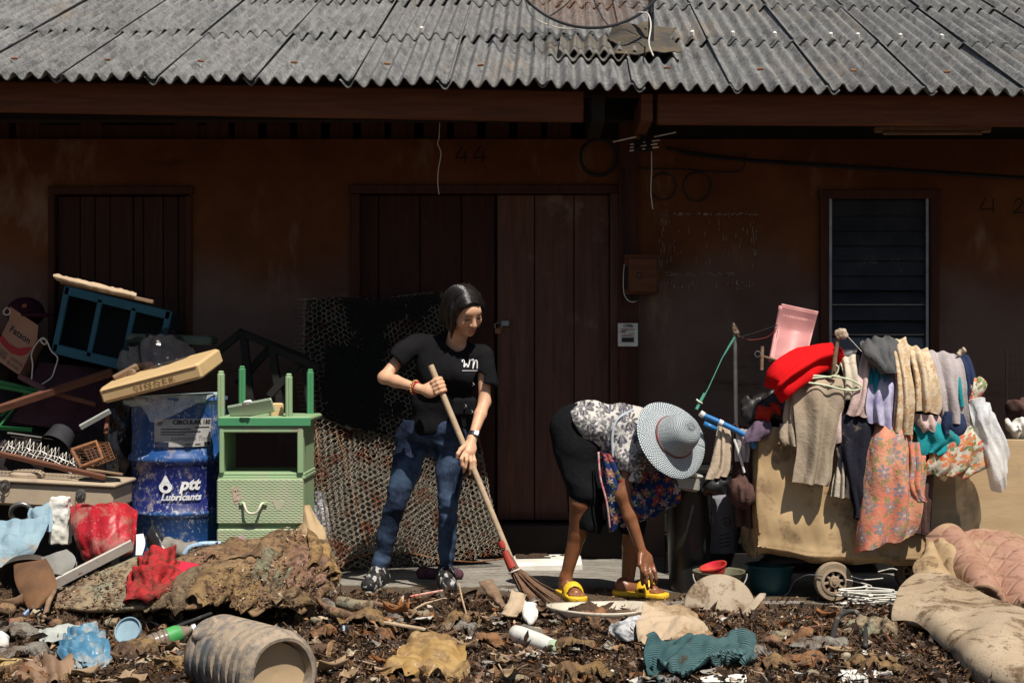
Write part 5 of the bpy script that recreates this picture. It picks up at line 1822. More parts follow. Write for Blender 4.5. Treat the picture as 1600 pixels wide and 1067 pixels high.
for e, d in ((W(614, 567, 7.883), rd), (W(759, 603, 7.885), ld)):
    a = d.orthogonal().normalized()
    s.rbox(e + d * .075, (.07, .07, .075), [a, d.cross(a), d], .0, .004, cut=True)
    s.cap(e - d * .03, e + d * .03, .052, .052, .004, cut=True)
s.cap(W(712, 537, 7.92), W(716, 505, 7.88), .052, .06, .006, cut=True)
s.plane(W(680, 676, 8.0), (.16, 0, -1))
s.displace(lambda P: fbm(P * np.array([1.2, 1, .8]), 7, 3, 3) * .006 + crumple(P * np.array([1, 1, .7]), 7, 11) * .007)
tee = part('t_shirt', s.mesh(1), M['tee'], wm, smooth=True)
# chest print: two letters as strokes, and a small line under them
mbp = MB()
def on_chest(px, py): return W(px, py, 7.79)
LG = [[(723, 566), (722, 563), (725, 562.5), (725.5, 566), (725, 574), (728.5, 568), (731, 574), (734, 564), (734, 562)],
      [(738, 564), (737, 562), (740, 562), (739.5, 568), (739, 575), (739, 575), (742, 565), (744, 563), (745.5, 566), (745.5, 576)]]
def cast_on(objs, px, py, lift=.003):
    """Nearest point of some meshes on the line of sight through a pixel."""
    best = None
    o0 = Vector((0, 0, EYE))
    d = (W(px, py, 8.0) - o0).normalized()
    for t in objs:
        hit = t.hit(o0, d)
        if hit and (best is None or hit[1] < best[1]): best = hit
    return (best[0] - d * lift) if best else None
from mathutils.bvhtree import BVHTree
class Hit:
    def __init__(s, mb):
        s.t = BVHTree.FromPolygons([tuple(v) for v in mb.v], [tuple(int(i) for i in f) for f in mb.f])
    def hit(s, o, d):
        loc, n, i, dist = s.t.ray_cast(o, d)
        return (loc, dist) if loc is not None else None
class MeshLike: pass
ml = MeshLike(); ml.v = [v.co for v in tee.data.vertices]; ml.f = [tuple(p.vertices) for p in tee.data.polygons]
th = Hit(ml)
mbp = MB()
for ln in LG:
    P = [cast_on([th], a, b) for a, b in ln]
    P = [p for p in P if p is not None]
    if len(P) > 2:
        mbp.tube([tuple(p) for p in catmull(P, 30)], .0032, 5)
P = [cast_on([th], a, 579) for a in np.linspace(722, 746, 9)]
mbp.tube([p for p in P if p is not None], .002, 4)
tag(part('chest_print', mbp, M['print_white'], tee), kind='stuff')
# belt pouch
wp = thing('waist_pouch', W(723, 655, 7.84), 'small black pouch with metal clips at the sweeping woman\'s waist', 'pouch')
s = SDF(W(725, 636, 7.84) - Vector((.09, .08, .07)), W(725, 636, 7.84) + Vector((.09, .08, .07)), .006)
s.rbox(W(725, 636, 7.85), (.045, .02, .028), rnd=.014)
s.displace(lambda P: crumple(P, 12, 4) * .006)
part('pouch_body', s.mesh(1), M['tee'], wp, smooth=True)
for a, b in ((739, 598), (737, 641), (727, 632)):
    part('clip', MB().tube([W(a, b, 7.80), W(a + 2, b + 3, 7.79), W(a - 1, b + 5, 7.80)], .003, 5), M['alu'], wp)

# jeans
s = SDF(W(560, 905, 8.25) + Vector((-.02, -.5, 0)), W(760, 640, 8.2) + Vector((.0, .05, .02)), .006)
s.ell(W(675, 672, 8.04), (.152, .112, .11), TA, .03)
s.chain([W(644, 690, 8.035), W(634, 735, 7.99), W(618, 787, 7.955), W(604, 838, 8.0), W(592, 890, 8.02)], [.086, .072, .051, .047, .038], .05)
s.cap(W(662, 668, 8.0), W(694, 668, 7.99), .10, .10, .04)
s.chain([W(706, 690, 8.025), W(703, 735, 7.98), W(700, 790, 7.945), W(699, 840, 7.99), W(696, 893, 7.99)], [.082, .069, .049, .045, .037], .05)
s.plane(W(680, 656, 8.0), (0, 0, 1))
zk, za = .42, .14
def jean_fold(P):
    z = P[:, 2]
    w1 = .25 + np.exp(-((z - zk) / .10) ** 2) + 1.1 * np.exp(-((z - za) / .09) ** 2) + .8 * np.exp(-((z - .72) / .08) ** 2)
    return w1 * (crumple(P * np.array([.7, .7, 1.5]), 9, 14) * .0045 + crumple(P * np.array([.8, .8, 1.6]), 20, 15) * .002) + fbm(P, 6, 2, 4) * .003
s.displace(jean_fold)
part('jeans', s.mesh(1), M['denim'], wm, smooth=True)

# running shoes
def shoe_mat():
    s = NT('knit_shoe')
    co = s.coord()
    w = s.ramp(s.noise(s.map(co, (18, 5, 9)), 2.3, 3, .5, .8), .56, .59)
    col = s.mix(w, (.010, .010, .012), (.40, .40, .39))
    md = s.ramp(s.noise(co, 30, 5, .7), .5, .65)
    col = s.mix(s.math('MULTIPLY', md, .6), col, (.12, .09, .06))
    return s.done(col, .7, s.bump(s.noise(co, 220, 2), .2, .002), .3)
M['shoe'] = shoe_mat()
M['sole'] = mk('white_sole', (.55, .55, .53), (.3, .27, .22), 9, .6, mud=.6, mudc=(.14, .1, .06))
for (ank, toe) in ((W(592, 893, 8.02), W(576, 917, 7.83)), (W(696, 896, 7.99), W(702, 921, 7.78))):
    toe = Vector((toe.x, toe.y, .045)); heel = Vector((ank.x + (ank.x - toe.x) * .3, ank.y + .05, .05))
    s = SDF(Vector((min(toe.x, heel.x) - .1, toe.y - .09, -.02)), Vector((max(toe.x, heel.x) + .1, heel.y + .09, .17)), .005)
    s.cap(heel, toe, .044, .040, .02)
    s.cap(Vector((ank.x, ank.y, .09)), (heel + toe) / 2 + Vector((0, 0, .015)), .045, .044, .03)
    s.plane((0, 0, .018), (0, 0, -1))
    sh_ = part('shoe', s.mesh(1), M['shoe'], wm, smooth=True)
    d = (toe - heel).normalized(); a = Vector((d.y, -d.x, 0))
    ol = []
    for k in range(24):
        t = 2 * math.pi * k / 24
        ol.append((heel + toe) / 2 + d * ((toe - heel).length / 2 + .047) * math.cos(t) + a * (.046 * math.sin(t) * (1 - .12 * math.cos(t))))
    mb = MB().add([(p.x, p.y, .003) for p in ol] + [(p.x, p.y, .022) for p in ol], [tuple(range(23, -1, -1)), tuple(range(24, 48))] + [(k, (k + 1) % 24, 24 + (k + 1) % 24, 24 + k) for k in range(24)])
    part('sole', mb, M['sole'], sh_, bevel=.004)

# bracelets and watch
wd = (RW - RE).normalized()
bc_ = RW - wd * .018
br = thing('bracelet', bc_ - Vector((0, 0, .03)), 'amber bead bracelet on the sweeping woman\'s right wrist', 'bracelet')
am = axis_mat(bc_, wd)
M['amber'] = mk('amber_beads', (.55, .26, .09), (.62, .34, .15), 60, .3, .5, bump=0)
for k in range(16):
    a = 2 * math.pi * k / 16
    part('bead', MB().lathe([(0, -.0055), (.0042, -.0035), (.0055, 0), (.0042, .0035), (0, .0055)], 8, am @ Matrix.Translation((.032 * math.cos(a), .032 * math.sin(a), 0))), M['amber'], br, smooth=True)
am2 = axis_mat(RW - wd * .004, wd)
one('wrist_cord', MB().tube([am2 @ Vector((.029 * math.cos(a), .029 * math.sin(a), 0)) for a in np.linspace(0, 6.283, 25)], .0038, 6), mk('red_cord', (.40, .02, .015), None, 50, .8), 'thin red cord on the sweeping woman\'s right wrist', 'bracelet', smooth=True)
wd = (LWr - LE).normalized()
wm3 = axis_mat(LWr - wd * .012, wd, (0, -1, 0))
wa = thing('watch', LWr - Vector((0, 0, .03)), 'black wristwatch with steel case on the sweeping woman\'s left wrist', 'watch')
part('band', MB().lathe([(.028, -.011), (.031, -.011), (.031, .011), (.028, .011), (.028, -.011)], 28, wm3), M['black'], wa, smooth='auto')
part('case', MB().box(wm3 @ Vector((.030, -.012, 0)), (.012, .028, .032), wm3.to_3x3(), bev=.004), M['alu'], wa)

# ------------------------------------------------------------------ the broom
bm = thing('broom', B1, 'long wooden broom with red binding and coconut-rib bristles', 'broom')
part('handle', MB().tube([B0 - bax * .0, B0 + (B1 - B0) * .33, B0 + (B1 - B0) * .66, B1 + bax * .06], [.0155, .0150, .0145, .0140], 14), M['pale_wood'], bm, smooth='auto')
M['red_tape'] = mk('red_tape', (.42, .055, .035), (.34, .04, .03), 12, .6, mud=.2)
part('binding', MB().tube([W(783, 845, 7.59), W(785, 851, 7.587), W(787, 856, 7.585)], [.019, .021, .019], 14), M['red_tape'], bm, smooth='auto')
part('binding', MB().tube([W(789, 860, 7.58), W(794, 872, 7.575), W(801, 886, 7.57)], [.019, .022, .026], 14), M['red_tape'], bm, smooth='auto')
part('tie', MB().tube([am_ for am_ in [axis_mat(W(804, 892, 7.565), bax) @ Vector((.029 * math.cos(a), .029 * math.sin(a), 0)) for a in np.linspace(0, 6.283, 19)]], .004, 6), M['white_cord'], bm)
rn = random.Random(4)
end = W(850, 940, 7.54)
end.z = .012
st0 = W(790, 860, 7.58)
side = bax.cross(Vector((0, 1, 0))).normalized()
mb = MB()
for k in range(170):
    u, w = rn.gauss(0, .42), rn.gauss(0, .42)
    u, w = max(-1, min(1, u)), max(-1, min(1, w))
    p0 = st0 + side * u * .014 + Vector((0, 1, 0)) * w * .014
    p1 = W(803, 890, 7.567) + side * u * .024 + Vector((0, 1, 0)) * w * .022
    e = end + side * u * .085 + Vector((0, 1, 0)) * w * .10 + Vector((rn.uniform(-.03, .03), rn.uniform(-.02, .02), 0))
    e.z = max(.0, e.z * .5) + rn.uniform(0, .012)
    m = (p1 + e) / 2 + Vector((-.008, 0, -.004 + rn.uniform(-.005, .005)))
    mb.tube([p0, p1, m, e], [.0028, .0028, .0026, .0012], 4, False)
tag(part('bristles', mb, mk('coconut_rib', (.26, .15, .09), (.16, .085, .05), 30, .8, mud=.2), bm), kind='stuff')

# ------------------------------------------------------------------ the bent woman in the straw hat
ow = thing('person', W(930, 935, 7.75), 'person bending down in straw hat, flowered blouse, black trousers and yellow slides', 'person')
s = SDF(W(860, 945, 8.05) + Vector((-.03, -.62, -.03)), W(1100, 612, 8.05) + Vector((.05, .06, .03)), .0055)
hip = W(905, 690, 7.88)
s.cap(W(912, 685, 7.86), W(990, 690, 7.80), .12, .12, .05)
s.cap(W(990, 685, 7.80), W(1035, 705, 7.74), .06, .05, .04)
s.ell(W(1050, 712, 7.70), (.085, .085, .10), None, .03)
NS, NE, NW = W(985, 700, 7.68), W(972, 772, 7.64), W(1003, 862, 7.62)
s.chain([NS, NE], [.045, .035], .03)
s.chain([NE, NE * .62 + NW * .38, NW], [.034, .033, .022], .03)
for P, rr in (([W(905, 705, 7.80), W(907, 785, 7.74), W(902, 835, 7.79), W(884, 902, 7.83)], [.085, .052, .043, .028]), ([W(930, 710, 7.94), W(990, 800, 7.88), W(986, 850, 7.90), W(980, 918, 7.90)], [.085, .052, .044, .030])):
    s.chain(P, rr, .03)
# hand with wet fingers reaching to the ground
kd = [W(1003 + 5.2 * i, 878 + .6 * i, 7.60 + .012 * i) for i in range(4)]
pm = (NW + (kd[1] + kd[2]) / 2) / 2
pdv = ((kd[1] + kd[2]) / 2 - NW).normalized()
pxv = Vector((1, .2, 0)); pxv = (pxv - pdv * pxv.dot(pdv)).normalized()
s.ell(pm + pdv * .012, (.038, .046, .018), [pxv, pdv, pxv.cross(pdv)], .015)
fing2 = [[(1003, 893, 7.585), (1003, 905, 7.59), (1004, 913, 7.60)], [(1009, 896, 7.585), (1010, 910, 7.59), (1012, 920, 7.605)], [(1016, 896, 7.595), (1018, 909, 7.60), (1018, 918, 7.61)], [(1023, 893, 7.61), (1025, 904, 7.61), (1025, 911, 7.62)]]
for i, fg in enumerate(fing2):
    s.chain([kd[i]] + [W(*q) for q in fg], [.0112, .0102, .0092, .0078], .004)
s.chain([W(1001, 868, 7.60), W(1000, 882, 7.575), W(1004, 892, 7.57), W(1007, 898, 7.575)], [.014, .0125, .0105, .009], .006)
# feet
FN = (Vector((W(884, 915, 7.83).x, 7.84, .035)), Vector((W(899, 935, 7.68).x, 7.66, .03)))
FF = (Vector((W(972, 925, 7.90).x, 7.82, .035)), Vector((W(1022, 930, 7.72).x, 7.74, .03)))
for (hl, to), ank in ((FN, W(884, 902, 7.83)), (FF, W(980, 918, 7.90))):
    s.cap(ank, hl + Vector((0, 0, .02)), .030, .034, .02)
    s.cap(hl, to, .032, .030, .025)
    d = (to - hl).normalized(); a = Vector((d.y, -d.x, 0))
    for i in range(5):
        o_ = a * ((i - 2) * .0155)
        tp = to + o_ + d * (.040 - .005 * abs(i - 1.0))
        s.cap(to + o_ * .9, tp, .0105, .0095 if i else .012, .006)
mb = s.mesh(1)
V = mb.v
col = np.ones((len(V), 3))
for i in range(4):
    w = np.clip(1.4 - np.linalg.norm(V - np.array(W(*fing2[i][-1])), axis=1) / .022, 0, 1)[:, None] * .7
    col = col * (1 - w) + np.array((.35, .3, .28)) * w
w = np.clip(fbm(V, 30, 3, 5) * .5 + .1, 0, .5)[:, None] * np.clip((.35 - V[:, 2:3]) / .2, 0, 1)
col = col * (1 - w) + np.array((.75, .8, .85)) * w
link('body', mesh_from('body', V, mb.f, cols=col), M['skin_brown'], ow, smooth=True)

# trousers
s = SDF(W(860, 850, 8.05) + Vector((-.03, -.5, 0)), W(1020, 625, 8.05) + Vector((.03, .1, .02)), .0065)
s.ell(W(908, 690, 7.86), (.125, .135, .155), None, .03)
s.cap(W(905, 672, 7.86), W(950, 680, 7.84), .13, .12, .04)
s.chain([W(906, 708, 7.80), W(912, 775, 7.76), W(916, 832, 7.79)], [.115, .090, .072], .05)
s.chain([W(935, 710, 7.93), W(985, 790, 7.89), W(986, 828, 7.90)], [.11, .085, .068], .04)
s.plane((0, 0, .345), (-.12, 0, -1))
s.displace(lambda P: fbm(P * np.array([1, 1, .6]), 6, 3, 7) * .010 + crumple(P * np.array([.8, 1, 1.1]), 6, 21) * .012)
part('trousers', s.mesh(1), fabric('black_trousers', (.006, .006, .007), (.010, .010, .012), .0, bump=.2), ow, smooth=True)

# blouse
BL = floral('floral_blouse', (.62, .59, .55), ((.018, .018, .03), (.03, .03, .06)), (.05, .05, .075), 14, 8, .62, (.50, .47, .43), (.62, .59, .55), .0, True, 1.3)
s = SDF(W(880, 775, 8.1) + Vector((-.03, -.55, 0)), W(1060, 605, 8.1) + Vector((.03, .1, .02)), .006)
s.cap(W(925, 676, 7.85), W(985, 683, 7.80), .158, .150, .04)
s.ell(W(918, 664, 7.85), (.115, .15, .105), None, .04)
s.cap(W(985, 672, 7.80), W(1020, 692, 7.76), .12, .085, .05)
s.cap(NS + Vector((0, .02, 0)), W(982, 752, 7.645), .088, .062, .04)
d = (W(982, 752, 7.645) - NS).normalized()
a = d.orthogonal().normalized()
s.rbox(W(983, 756, 7.64) + d * .05, (.08, .08, .05), [a, d.cross(a), d], 0, .004, cut=True)
s.cap(W(982, 740, 7.645), W(983, 775, 7.64), .045, .045, .004, cut=True)
s.plane(W(898, 660, 7.85), (-.88, 0, -.47))
s.displace(lambda P: fbm(P, 6, 3, 9) * .012 + crumple(P * np.array([.7, 1, 1.1]), 7, 31) * .012)
part('blouse', s.mesh(1), BL, ow, smooth=True)
# apron
AP = floral('floral_apron', (.012, .028, .10), ((.55, .50, .40), (.45, .05, .03)), (.13, .13, .03), 17, 6, .45, (.02, .04, .13), (.5, .35, .05), .05, False, .4)
hang([(936, 705, 962, 712, 7.66), (940, 745, 985, 750, 7.65), (945, 790, 1015, 800, 7.67), (950, 832, 985, 820, 7.70)], AP, 'apron', parent=ow, noise=(.012, 8), fold=(.014, 2.2), ridge=.006, bulge=.04)
hang([(985, 740, 1050, 735, 7.74), (990, 770, 1062, 765, 7.74), (990, 795, 1060, 785, 7.75), (992, 818, 1030, 806, 7.76)], AP, 'apron_panel', parent=ow, noise=(.012, 8), fold=(.014, 2.2), ridge=.006)
part('apron_piping', MB().tube([tuple(p) for p in catmull([W(935, 706, 7.645), W(938, 745, 7.63), W(948, 785, 7.63), W(953, 825, 7.65)], 24)], .005, 6), mk('pink_piping', (.5, .1, .14), (.55, .4, .35), 40, .8), ow, smooth=True)
part('apron_strap', MB().tube([tuple(p) for p in catmull([W(990, 640, 7.70), W(965, 655, 7.655), W(957, 680, 7.645), W(958, 715, 7.645)], 24)], .007, 6), mk('pale_strap', (.45, .5, .55), None, 40, .8), ow, smooth=True)

# straw hat
hx = Vector((.52, -.74, .42)).normalized()
HM = axis_mat(W(1052, 684, 7.60), hx)
ht = thing('straw_hat', W(1052, 740, 7.6), 'wide-brimmed woven grey-white straw hat on the bending person\'s head', 'hat')
prof = [(.001, .142), (.018, .1415), (.020, .138), (.045, .134), (.066, .122), (.080, .10), (.092, .06), (.100, .02), (.104, .004), (.122, -.004), (.145, -.010), (.17, -.014), (.190, -.020), (.197, -.025)]
P = catmull(prof, 60)
N = 96
v, uv, f = [], [], []
sl = 0
for i, (rr, zz) in enumerate(P):
    if i: sl += math.hypot(P[i][0] - P[i - 1][0], P[i][1] - P[i - 1][1])
    for k in range(N + 1):
        a = 2 * math.pi * k / N
        wv = .012 * max(0, (rr - .11) / .1) * (math.sin(2 * a + .6) + .4 * math.sin(3 * a))
        v.append(HM @ Vector((rr * math.cos(a), rr * math.sin(a), zz + wv)))
        uv.append((k / N, sl))
for i in range(len(P) - 1):
    for k in range(N):
        f.append((i * (N + 1) + k, i * (N + 1) + k + 1, (i + 1) * (N + 1) + k + 1, (i + 1) * (N + 1) + k))
mb = MB(); mb.v, mb.f, mb.uv = v, f, uv
part('hat_weave', mb, M['hat'], ht, smooth=True, solid=.004)
part('hat_band', MB().tube([HM @ Vector((.1055 * math.cos(a), .1055 * math.sin(a), .012)) for a in np.linspace(0, 6.283, 49)], .0055, 6), mk('red_ribbon', (.30, .03, .025), (.12, .09, .08), 18, .8), ht, smooth=True)

# yellow slides
M['yellow'] = mk('yellow_foam', (.72, .42, .02), (.78, .48, .03), 6, .5, .35, mud=.12, mudc=(.4, .25, .06), bump=.1)
def slide(hl, to, label):
    d = (to - hl); L = d.length; d.normalize()
    d = Vector((d.x, d.y, 0)).normalized()
    a = Vector((d.y, -d.x, 0))
    t = thing('slide_sandal', (hl + to) / 2 * 1.0 - Vector((0, 0, .03)), label, 'sandal', 'pair of yellow slides')
    c = (hl + to) / 2 + d * .012
    LL = L / 2 + .065
    lo, hi = c - Vector((.22, .22, .06)), c + Vector((.22, .22, .14))
    s = SDF(lo, hi, .005)
    ax = [d, a, Vector((0, 0, 1))]
    s.rbox(Vector((c.x, c.y, .014)), (LL - .045, .006, .006), ax, .044, .0)
    s.plane((0, 0, .026), (0, 0, 1)); s.plane((0, 0, .002), (0, 0, -1))
    part('footbed', s.mesh(1), M['yellow'], t, smooth=True)
    s = SDF(lo, hi, .004)
    m = c + d * .03
    s.ell(Vector((m.x, m.y, .018)), (.062, .054, .068), ax, 0)
    s.ell(Vector((m.x, m.y, .012)), (.10, .045, .058), ax, .004, cut=True)
    s.plane((0, 0, .012), (0, 0, -1))
    for q in (-1, 1):
        s.ell(Vector((m.x, m.y, .034)) + a * q * .05 - d * .004, (.016, .03, .009), ax, .004, cut=True)
    part('strap', s.mesh(1), M['yellow'], t, smooth=True)
    part('emblem', MB().tube([Vector((m.x, m.y, .088)) + a * x_ + d * y_ for x_, y_ in ((-.012, -.004), (-.005, .008), (0, -.002), (.005, .008), (.012, -.004))], .0016, 4), M['print_black'], t)
slide(*FN, 'yellow foam slide on the bending person\'s near foot, toes to the camera')
slide(*FF, 'yellow foam slide on the bending person\'s far foot, pointing right')
# ------------------------------------------------------------------ cart piled with clothes
M['tarp'] = mk('tan_tarp', (.50, .35, .185), (.42, .28, .145), 4, .42, .4, mud=.55, mudc=(.28, .18, .095), msc=6, bump=.2, bsc=25, bdist=.006)
cart = thing('pushcart', W(1310, 940, 7.9), 'low pushcart wrapped in wrinkled tan tarpaulin, heaped with clothes', 'cart')
rows = []
for vy, (dy, dY) in enumerate(((-4, .004), (22, 0), (50, .002), (80, -.002), (110, .002), (140, -.003), (168, .003), (182, .0), (188, .004), (196, .05))):
    top = [(1162, 676, 8.2), (1176, 673, 7.80), (1183, 671, 7.685), (1187, 670, 7.66), (1220, 672, 7.653), (1260, 680, 7.653), (1310, 684, 7.65), (1380, 686, 7.65), (1436, 684, 7.653), (1446, 684, 7.665), (1450, 684, 7.70), (1454, 684, 7.80)]
    cols = [(x_, y_ + dy * (1 if i_ else .9) + (3 * math.sin(i_ * 1.7) if vy > 7 else 0), Y_ + dY) for i_, (x_, y_, Y_) in enumerate(top)]
    rows.append([W(*c) for c in cols])
part('tarp', sheet(rows, 150, 100, noise=(.003, 4), ridge=.011, seed=5, grain=.55, fine=.6), M['tarp'], cart, smooth='auto', angle=14, solid=.004)
M['frame_tube'] = mk('cart_tube', (.10, .09, .08), (.16, .1, .06), 12, .5, .4, .5, mud=.3)
for a, b in (((1186, 668, 7.70), (1456, 698, 7.72)), ((1172, 672, 8.2), (1440, 690, 8.25)), ((1190, 862, 7.72), (1446, 866, 7.74)), ((1184, 668, 7.70), (1194, 866, 7.72)), ((1460, 690, 7.72), (1448, 866, 7.74)), ((1196, 862, 8.2), (1440, 862, 8.2)), ((1190, 862, 7.72), (1196, 862, 8.2)), ((1446, 866, 7.74), (1440, 862, 8.2))):
    part('frame_tube', MB().tube([W(*a), W(*b)], .011, 8), M['frame_tube'], cart, smooth='auto')
part('deck', MB().box(W(1318, 866, 7.95), (.80, .5, .02), bev=.004), M['dark'], cart)
def cart_wheel(c):
    m = axis_mat(c, (0.10, -1, 0))
    w = part('wheel', MB().lathe([(.060, -.022), (.088, -.022), (.094, -.012), (.094, .012), (.088, .022), (.060, .022), (.060, -.022)], 48, m), M['muddy_rubber'], cart, smooth='auto')
    part('rim', MB().lathe([(.064, .018), (.064, .026), (.052, .028), (.050, .016), (.064, .018)], 40, m), M['muddy_rim'], w, smooth='auto')
    part('hub', MB().lathe([(0, .034), (.010, .034), (.012, .028), (.024, .028), (.028, .02), (.028, -.02), (0, -.02)], 28, m), M['muddy_rim'], w, smooth='auto')
    for k in range(8):
        a = 2 * math.pi * (k + .2) / 8
        p, q = m @ Vector((.024 * math.cos(a), .024 * math.sin(a), .014)), m @ Vector((.056 * math.cos(a), .056 * math.sin(a), .014))
        part('spoke', MB().beam(p, q, .012, .009, up=(0, -1, 0), bev=.002), M['muddy_rim'], w)
    part('web', MB().lathe([(.02, -.004), (.060, -.004)], 30, m), M['black'], w)
    return w
M['muddy_rubber'] = mk('muddy_rubber', (.32, .25, .17), (.24, .18, .12), 9, .85, .2, mud=.5, mudc=(.42, .33, .23), bump=.5, bsc=90)
M['muddy_rim'] = mk('muddy_rim', (.36, .28, .20), (.28, .2, .13), 12, .8, .2, mud=.4)
cart_wheel(Vector((W(1302, 912, 7.64).x, 7.64, .095)))
cart_wheel(Vector((W(1430, 912, 7.9).x, 7.95, .095)))
part('axle', MB().tube([Vector((W(1302, 912, 7.66).x, 7.66, .095)), Vector((W(1310, 912, 7.9).x, 8.2, .095))], .01, 8), M['frame_tube'], cart)
part('wheel_bracket', MB().box(W(1300, 884, 7.70), (.05, .03, .10), bev=.003), M['frame_tube'], cart)
# clothes inside the cart, under the hanging ones
CL = 'clothes heaped on the pushcart'
pts = [(W(1215, 690, 7.9), W(1330, 660, 7.9), .17, .2), (W(1330, 650, 7.9), W(1450, 640, 7.92), .2, .19), (W(1370, 585, 7.9), W(1440, 590, 7.9), .12, .14), (W(1450, 620, 7.88), W(1490, 640, 7.88), .14, .12)]
one('clothes_heap', blob(pts, .016, .08, (.02, 7), (.006, 24), seed=17), fabric('heap_cloth', (.03, .026, .028), (.06, .045, .04), .2), 'dark jumble of clothes filling the pushcart under the hanging garments', 'clothing', smooth=True)
def bundle(name, pts, mat, label, cat, vox=.009, k=.04, crease=(.016, 9), fine=(.003, 30), seed=3, stretch=(1, 1, 1)):
    return one(name, blob(pts, vox, k, crease, fine, seed=seed, stretch=stretch), mat, label, cat, CL, smooth=True)
red = fabric('bright_red_cloth', (.62, .008, .010), (.52, .006, .008), .0, bump=.3)
hang([(1300, 540, 1322, 555, 7.74, 7.8), (1255, 548, 1290, 572, 7.66, 7.7), (1222, 562, 1262, 592, 7.6, 7.62), (1200, 580, 1236, 616, 7.6, 7.56), (1196, 600, 1222, 630, 7.64, 7.6)], red, 'red_garment', 'bright red garment flung over the left of the clothes heap', 'garment', group=CL, nu=44, nv=60, noise=(.018, 7), ridge=.012, fold=(.020, 2.6, .6), bulge=.10, solid=.003, seed=3, grain=.4, fine=.5)
bundle('black_bag', [(W(1300, 578, 7.76), W(1345, 562, 7.80), .058, .055), (W(1240, 610, 7.78), W(1310, 580, 7.76), .05, .05)], mk('dull_black_bag', (.012, .012, .013), (.02, .02, .02), 9, .5, .4), 'shiny black bag tucked behind the wooden stick', 'bag', seed=5)
grey = fabric('charcoal_knit', (.10, .10, .10), (.075, .075, .078), .05, bump=.8, bsc=120)
hang([(1346, 528, 1384, 524, 7.80, 7.82), (1343, 536, 1396, 532, 7.68, 7.72), (1350, 552, 1401, 556, 7.60, 7.62), (1366, 566, 1400, 572, 7.585, 7.59), (1376, 582, 1396, 584, 7.59)], grey, 'grey_garment', 'charcoal grey knitted garment bunched on top of the heap', 'garment', group=CL, noise=(.022, 9), ridge=.010, fold=(.014, 2.4, .6), bulge=.07, grain=.6, fine=.5)
bundle('leather_bag', [(W(1175, 640, 7.75), W(1235, 640, 7.72), .07, .08), (W(1210, 625, 7.74), W(1240, 615, 7.74), .06, .06)], mk('dark_leather', (.014, .012, .012), (.022, .018, .016), 9, .4, .4), 'dark leather bag at the left end of the clothes heap', 'bag', seed=14)
bundle('red_cloth', [(W(1188, 648, 7.66), W(1208, 640, 7.655), .032, .03)], fabric('brick_red', (.45, .03, .015), (.3, .02, .012), .1), 'small brick red cloth on the dark leather bag', 'cloth', vox=.006, crease=(.012, 14))
hang([(1170, 668, 1200, 655, 7.67), (1165, 680, 1208, 668, 7.62), (1160, 694, 1200, 684, 7.62)], fabric('mauve_cloth', (.13, .09, .13), (.1, .07, .1), .15), 'mauve_cloth', 'mauve cloth poking out at the heap\'s lower left', 'cloth', group=CL, noise=(.015, 14), ridge=.014)
T = {}
T['tan'] = fabric('tan_trousers', (.30, .235, .17), (.37, .30, .22), .42, mudc=(.30, .22, .15), bump=.4)
T['navy'] = fabric('navy_cloth', (.012, .012, .018), (.02, .02, .03), .42, mudc=(.30, .22, .15))
T['lace'] = fabric('cream_lace', (.52, .46, .37), (.44, .37, .28), .1, bump=.9, bsc=160)
T['coral'] = floral('coral_floral', (.60, .20, .13), ((.16, .22, .28), (.20, .24, .26)), (.24, .25, .10), 12, 6, .42, (.58, .30, .19), (.5, .42, .34), .2, False, .7)
T['lavender'] = mk('tie_dye', (.52, .50, .62), (.27, .24, .42), 13, .9, .1, bump=.4, bsc=40, mud=.08)
T['turq'] = fabric('turquoise_cloth', (.02, .22, .28), (.025, .26, .32), .42, mudc=(.30, .22, .15))
T['pink'] = fabric('pale_pink', (.58, .43, .40), (.5, .36, .33), .42, mudc=(.30, .22, .15))
T['cream'] = floral('cream_scarf', (.60, .48, .34), ((.42, .24, .11), (.5, .36, .2)), (.44, .33, .2), 17, 5, .48, (.52, .40, .28), None, .12, False, 2.2)
T['check'] = fabric('grey_pink_check', (.42, .37, .36), (.34, .30, .30), .42, mudc=(.30, .22, .15))
T['teal'] = fabric('teal_cloth', (.015, .22, .25), (.02, .26, .28), .42, mudc=(.30, .22, .15))
T['blue'] = fabric('dark_blue', (.02, .03, .07), (.03, .04, .09), .05)
T['orange'] = floral('orange_floral', (.58, .54, .44), ((.66, .13, .02), (.55, .07, .02)), (.12, .16, .04), 10, 6, .58, (.5, .46, .36), (.6, .3, .05), .06, False, 3.1)
M['ply'].name
T['white'] = mk('milky_bag', (.62, .62, .60), (.52, .52, .50), 7, .3, .4, bump=.3, bsc=25, bdist=.01)
T['cream_plain'] = fabric('cream_cloth', (.50, .40, .30), (.42, .33, .24), .15)
T['brown'] = fabric('brown_cloth', (.10, .055, .045), (.075, .04, .035), .1)
def gar(rows, key, name, label, **k):
    k.setdefault('noise', (.010, 7)); k.setdefault('ridge', .010); k.setdefault('fine', .5); k.setdefault('ragged', .006); k.setdefault('nu', 64); k.setdefault('nv', 84)
    rows = [((r_[0] + r_[2]) / 2 - (r_[2] - r_[0]) * .58, r_[1], (r_[0] + r_[2]) / 2 + (r_[2] - r_[0]) * .58, r_[3]) + tuple(r_[4:]) for r_ in rows]; k.setdefault('fold', (.014, 2.5, .35)); k.setdefault('grain', .35)
    return hang(rows, T[key], name, label, 'garment', group=CL, **k)
gar([(1256, 590, 1312, 586, 7.72), (1243, 604, 1320, 600, 7.62), (1246, 640, 1313, 640, 7.585), (1249, 700, 1300, 702, 7.58), (1245, 735, 1294, 745, 7.58), (1243, 754, 1290, 759, 7.58)], 'tan', 'tan_trousers', 'creased tan trousers hanging down the cart front', seed=4)
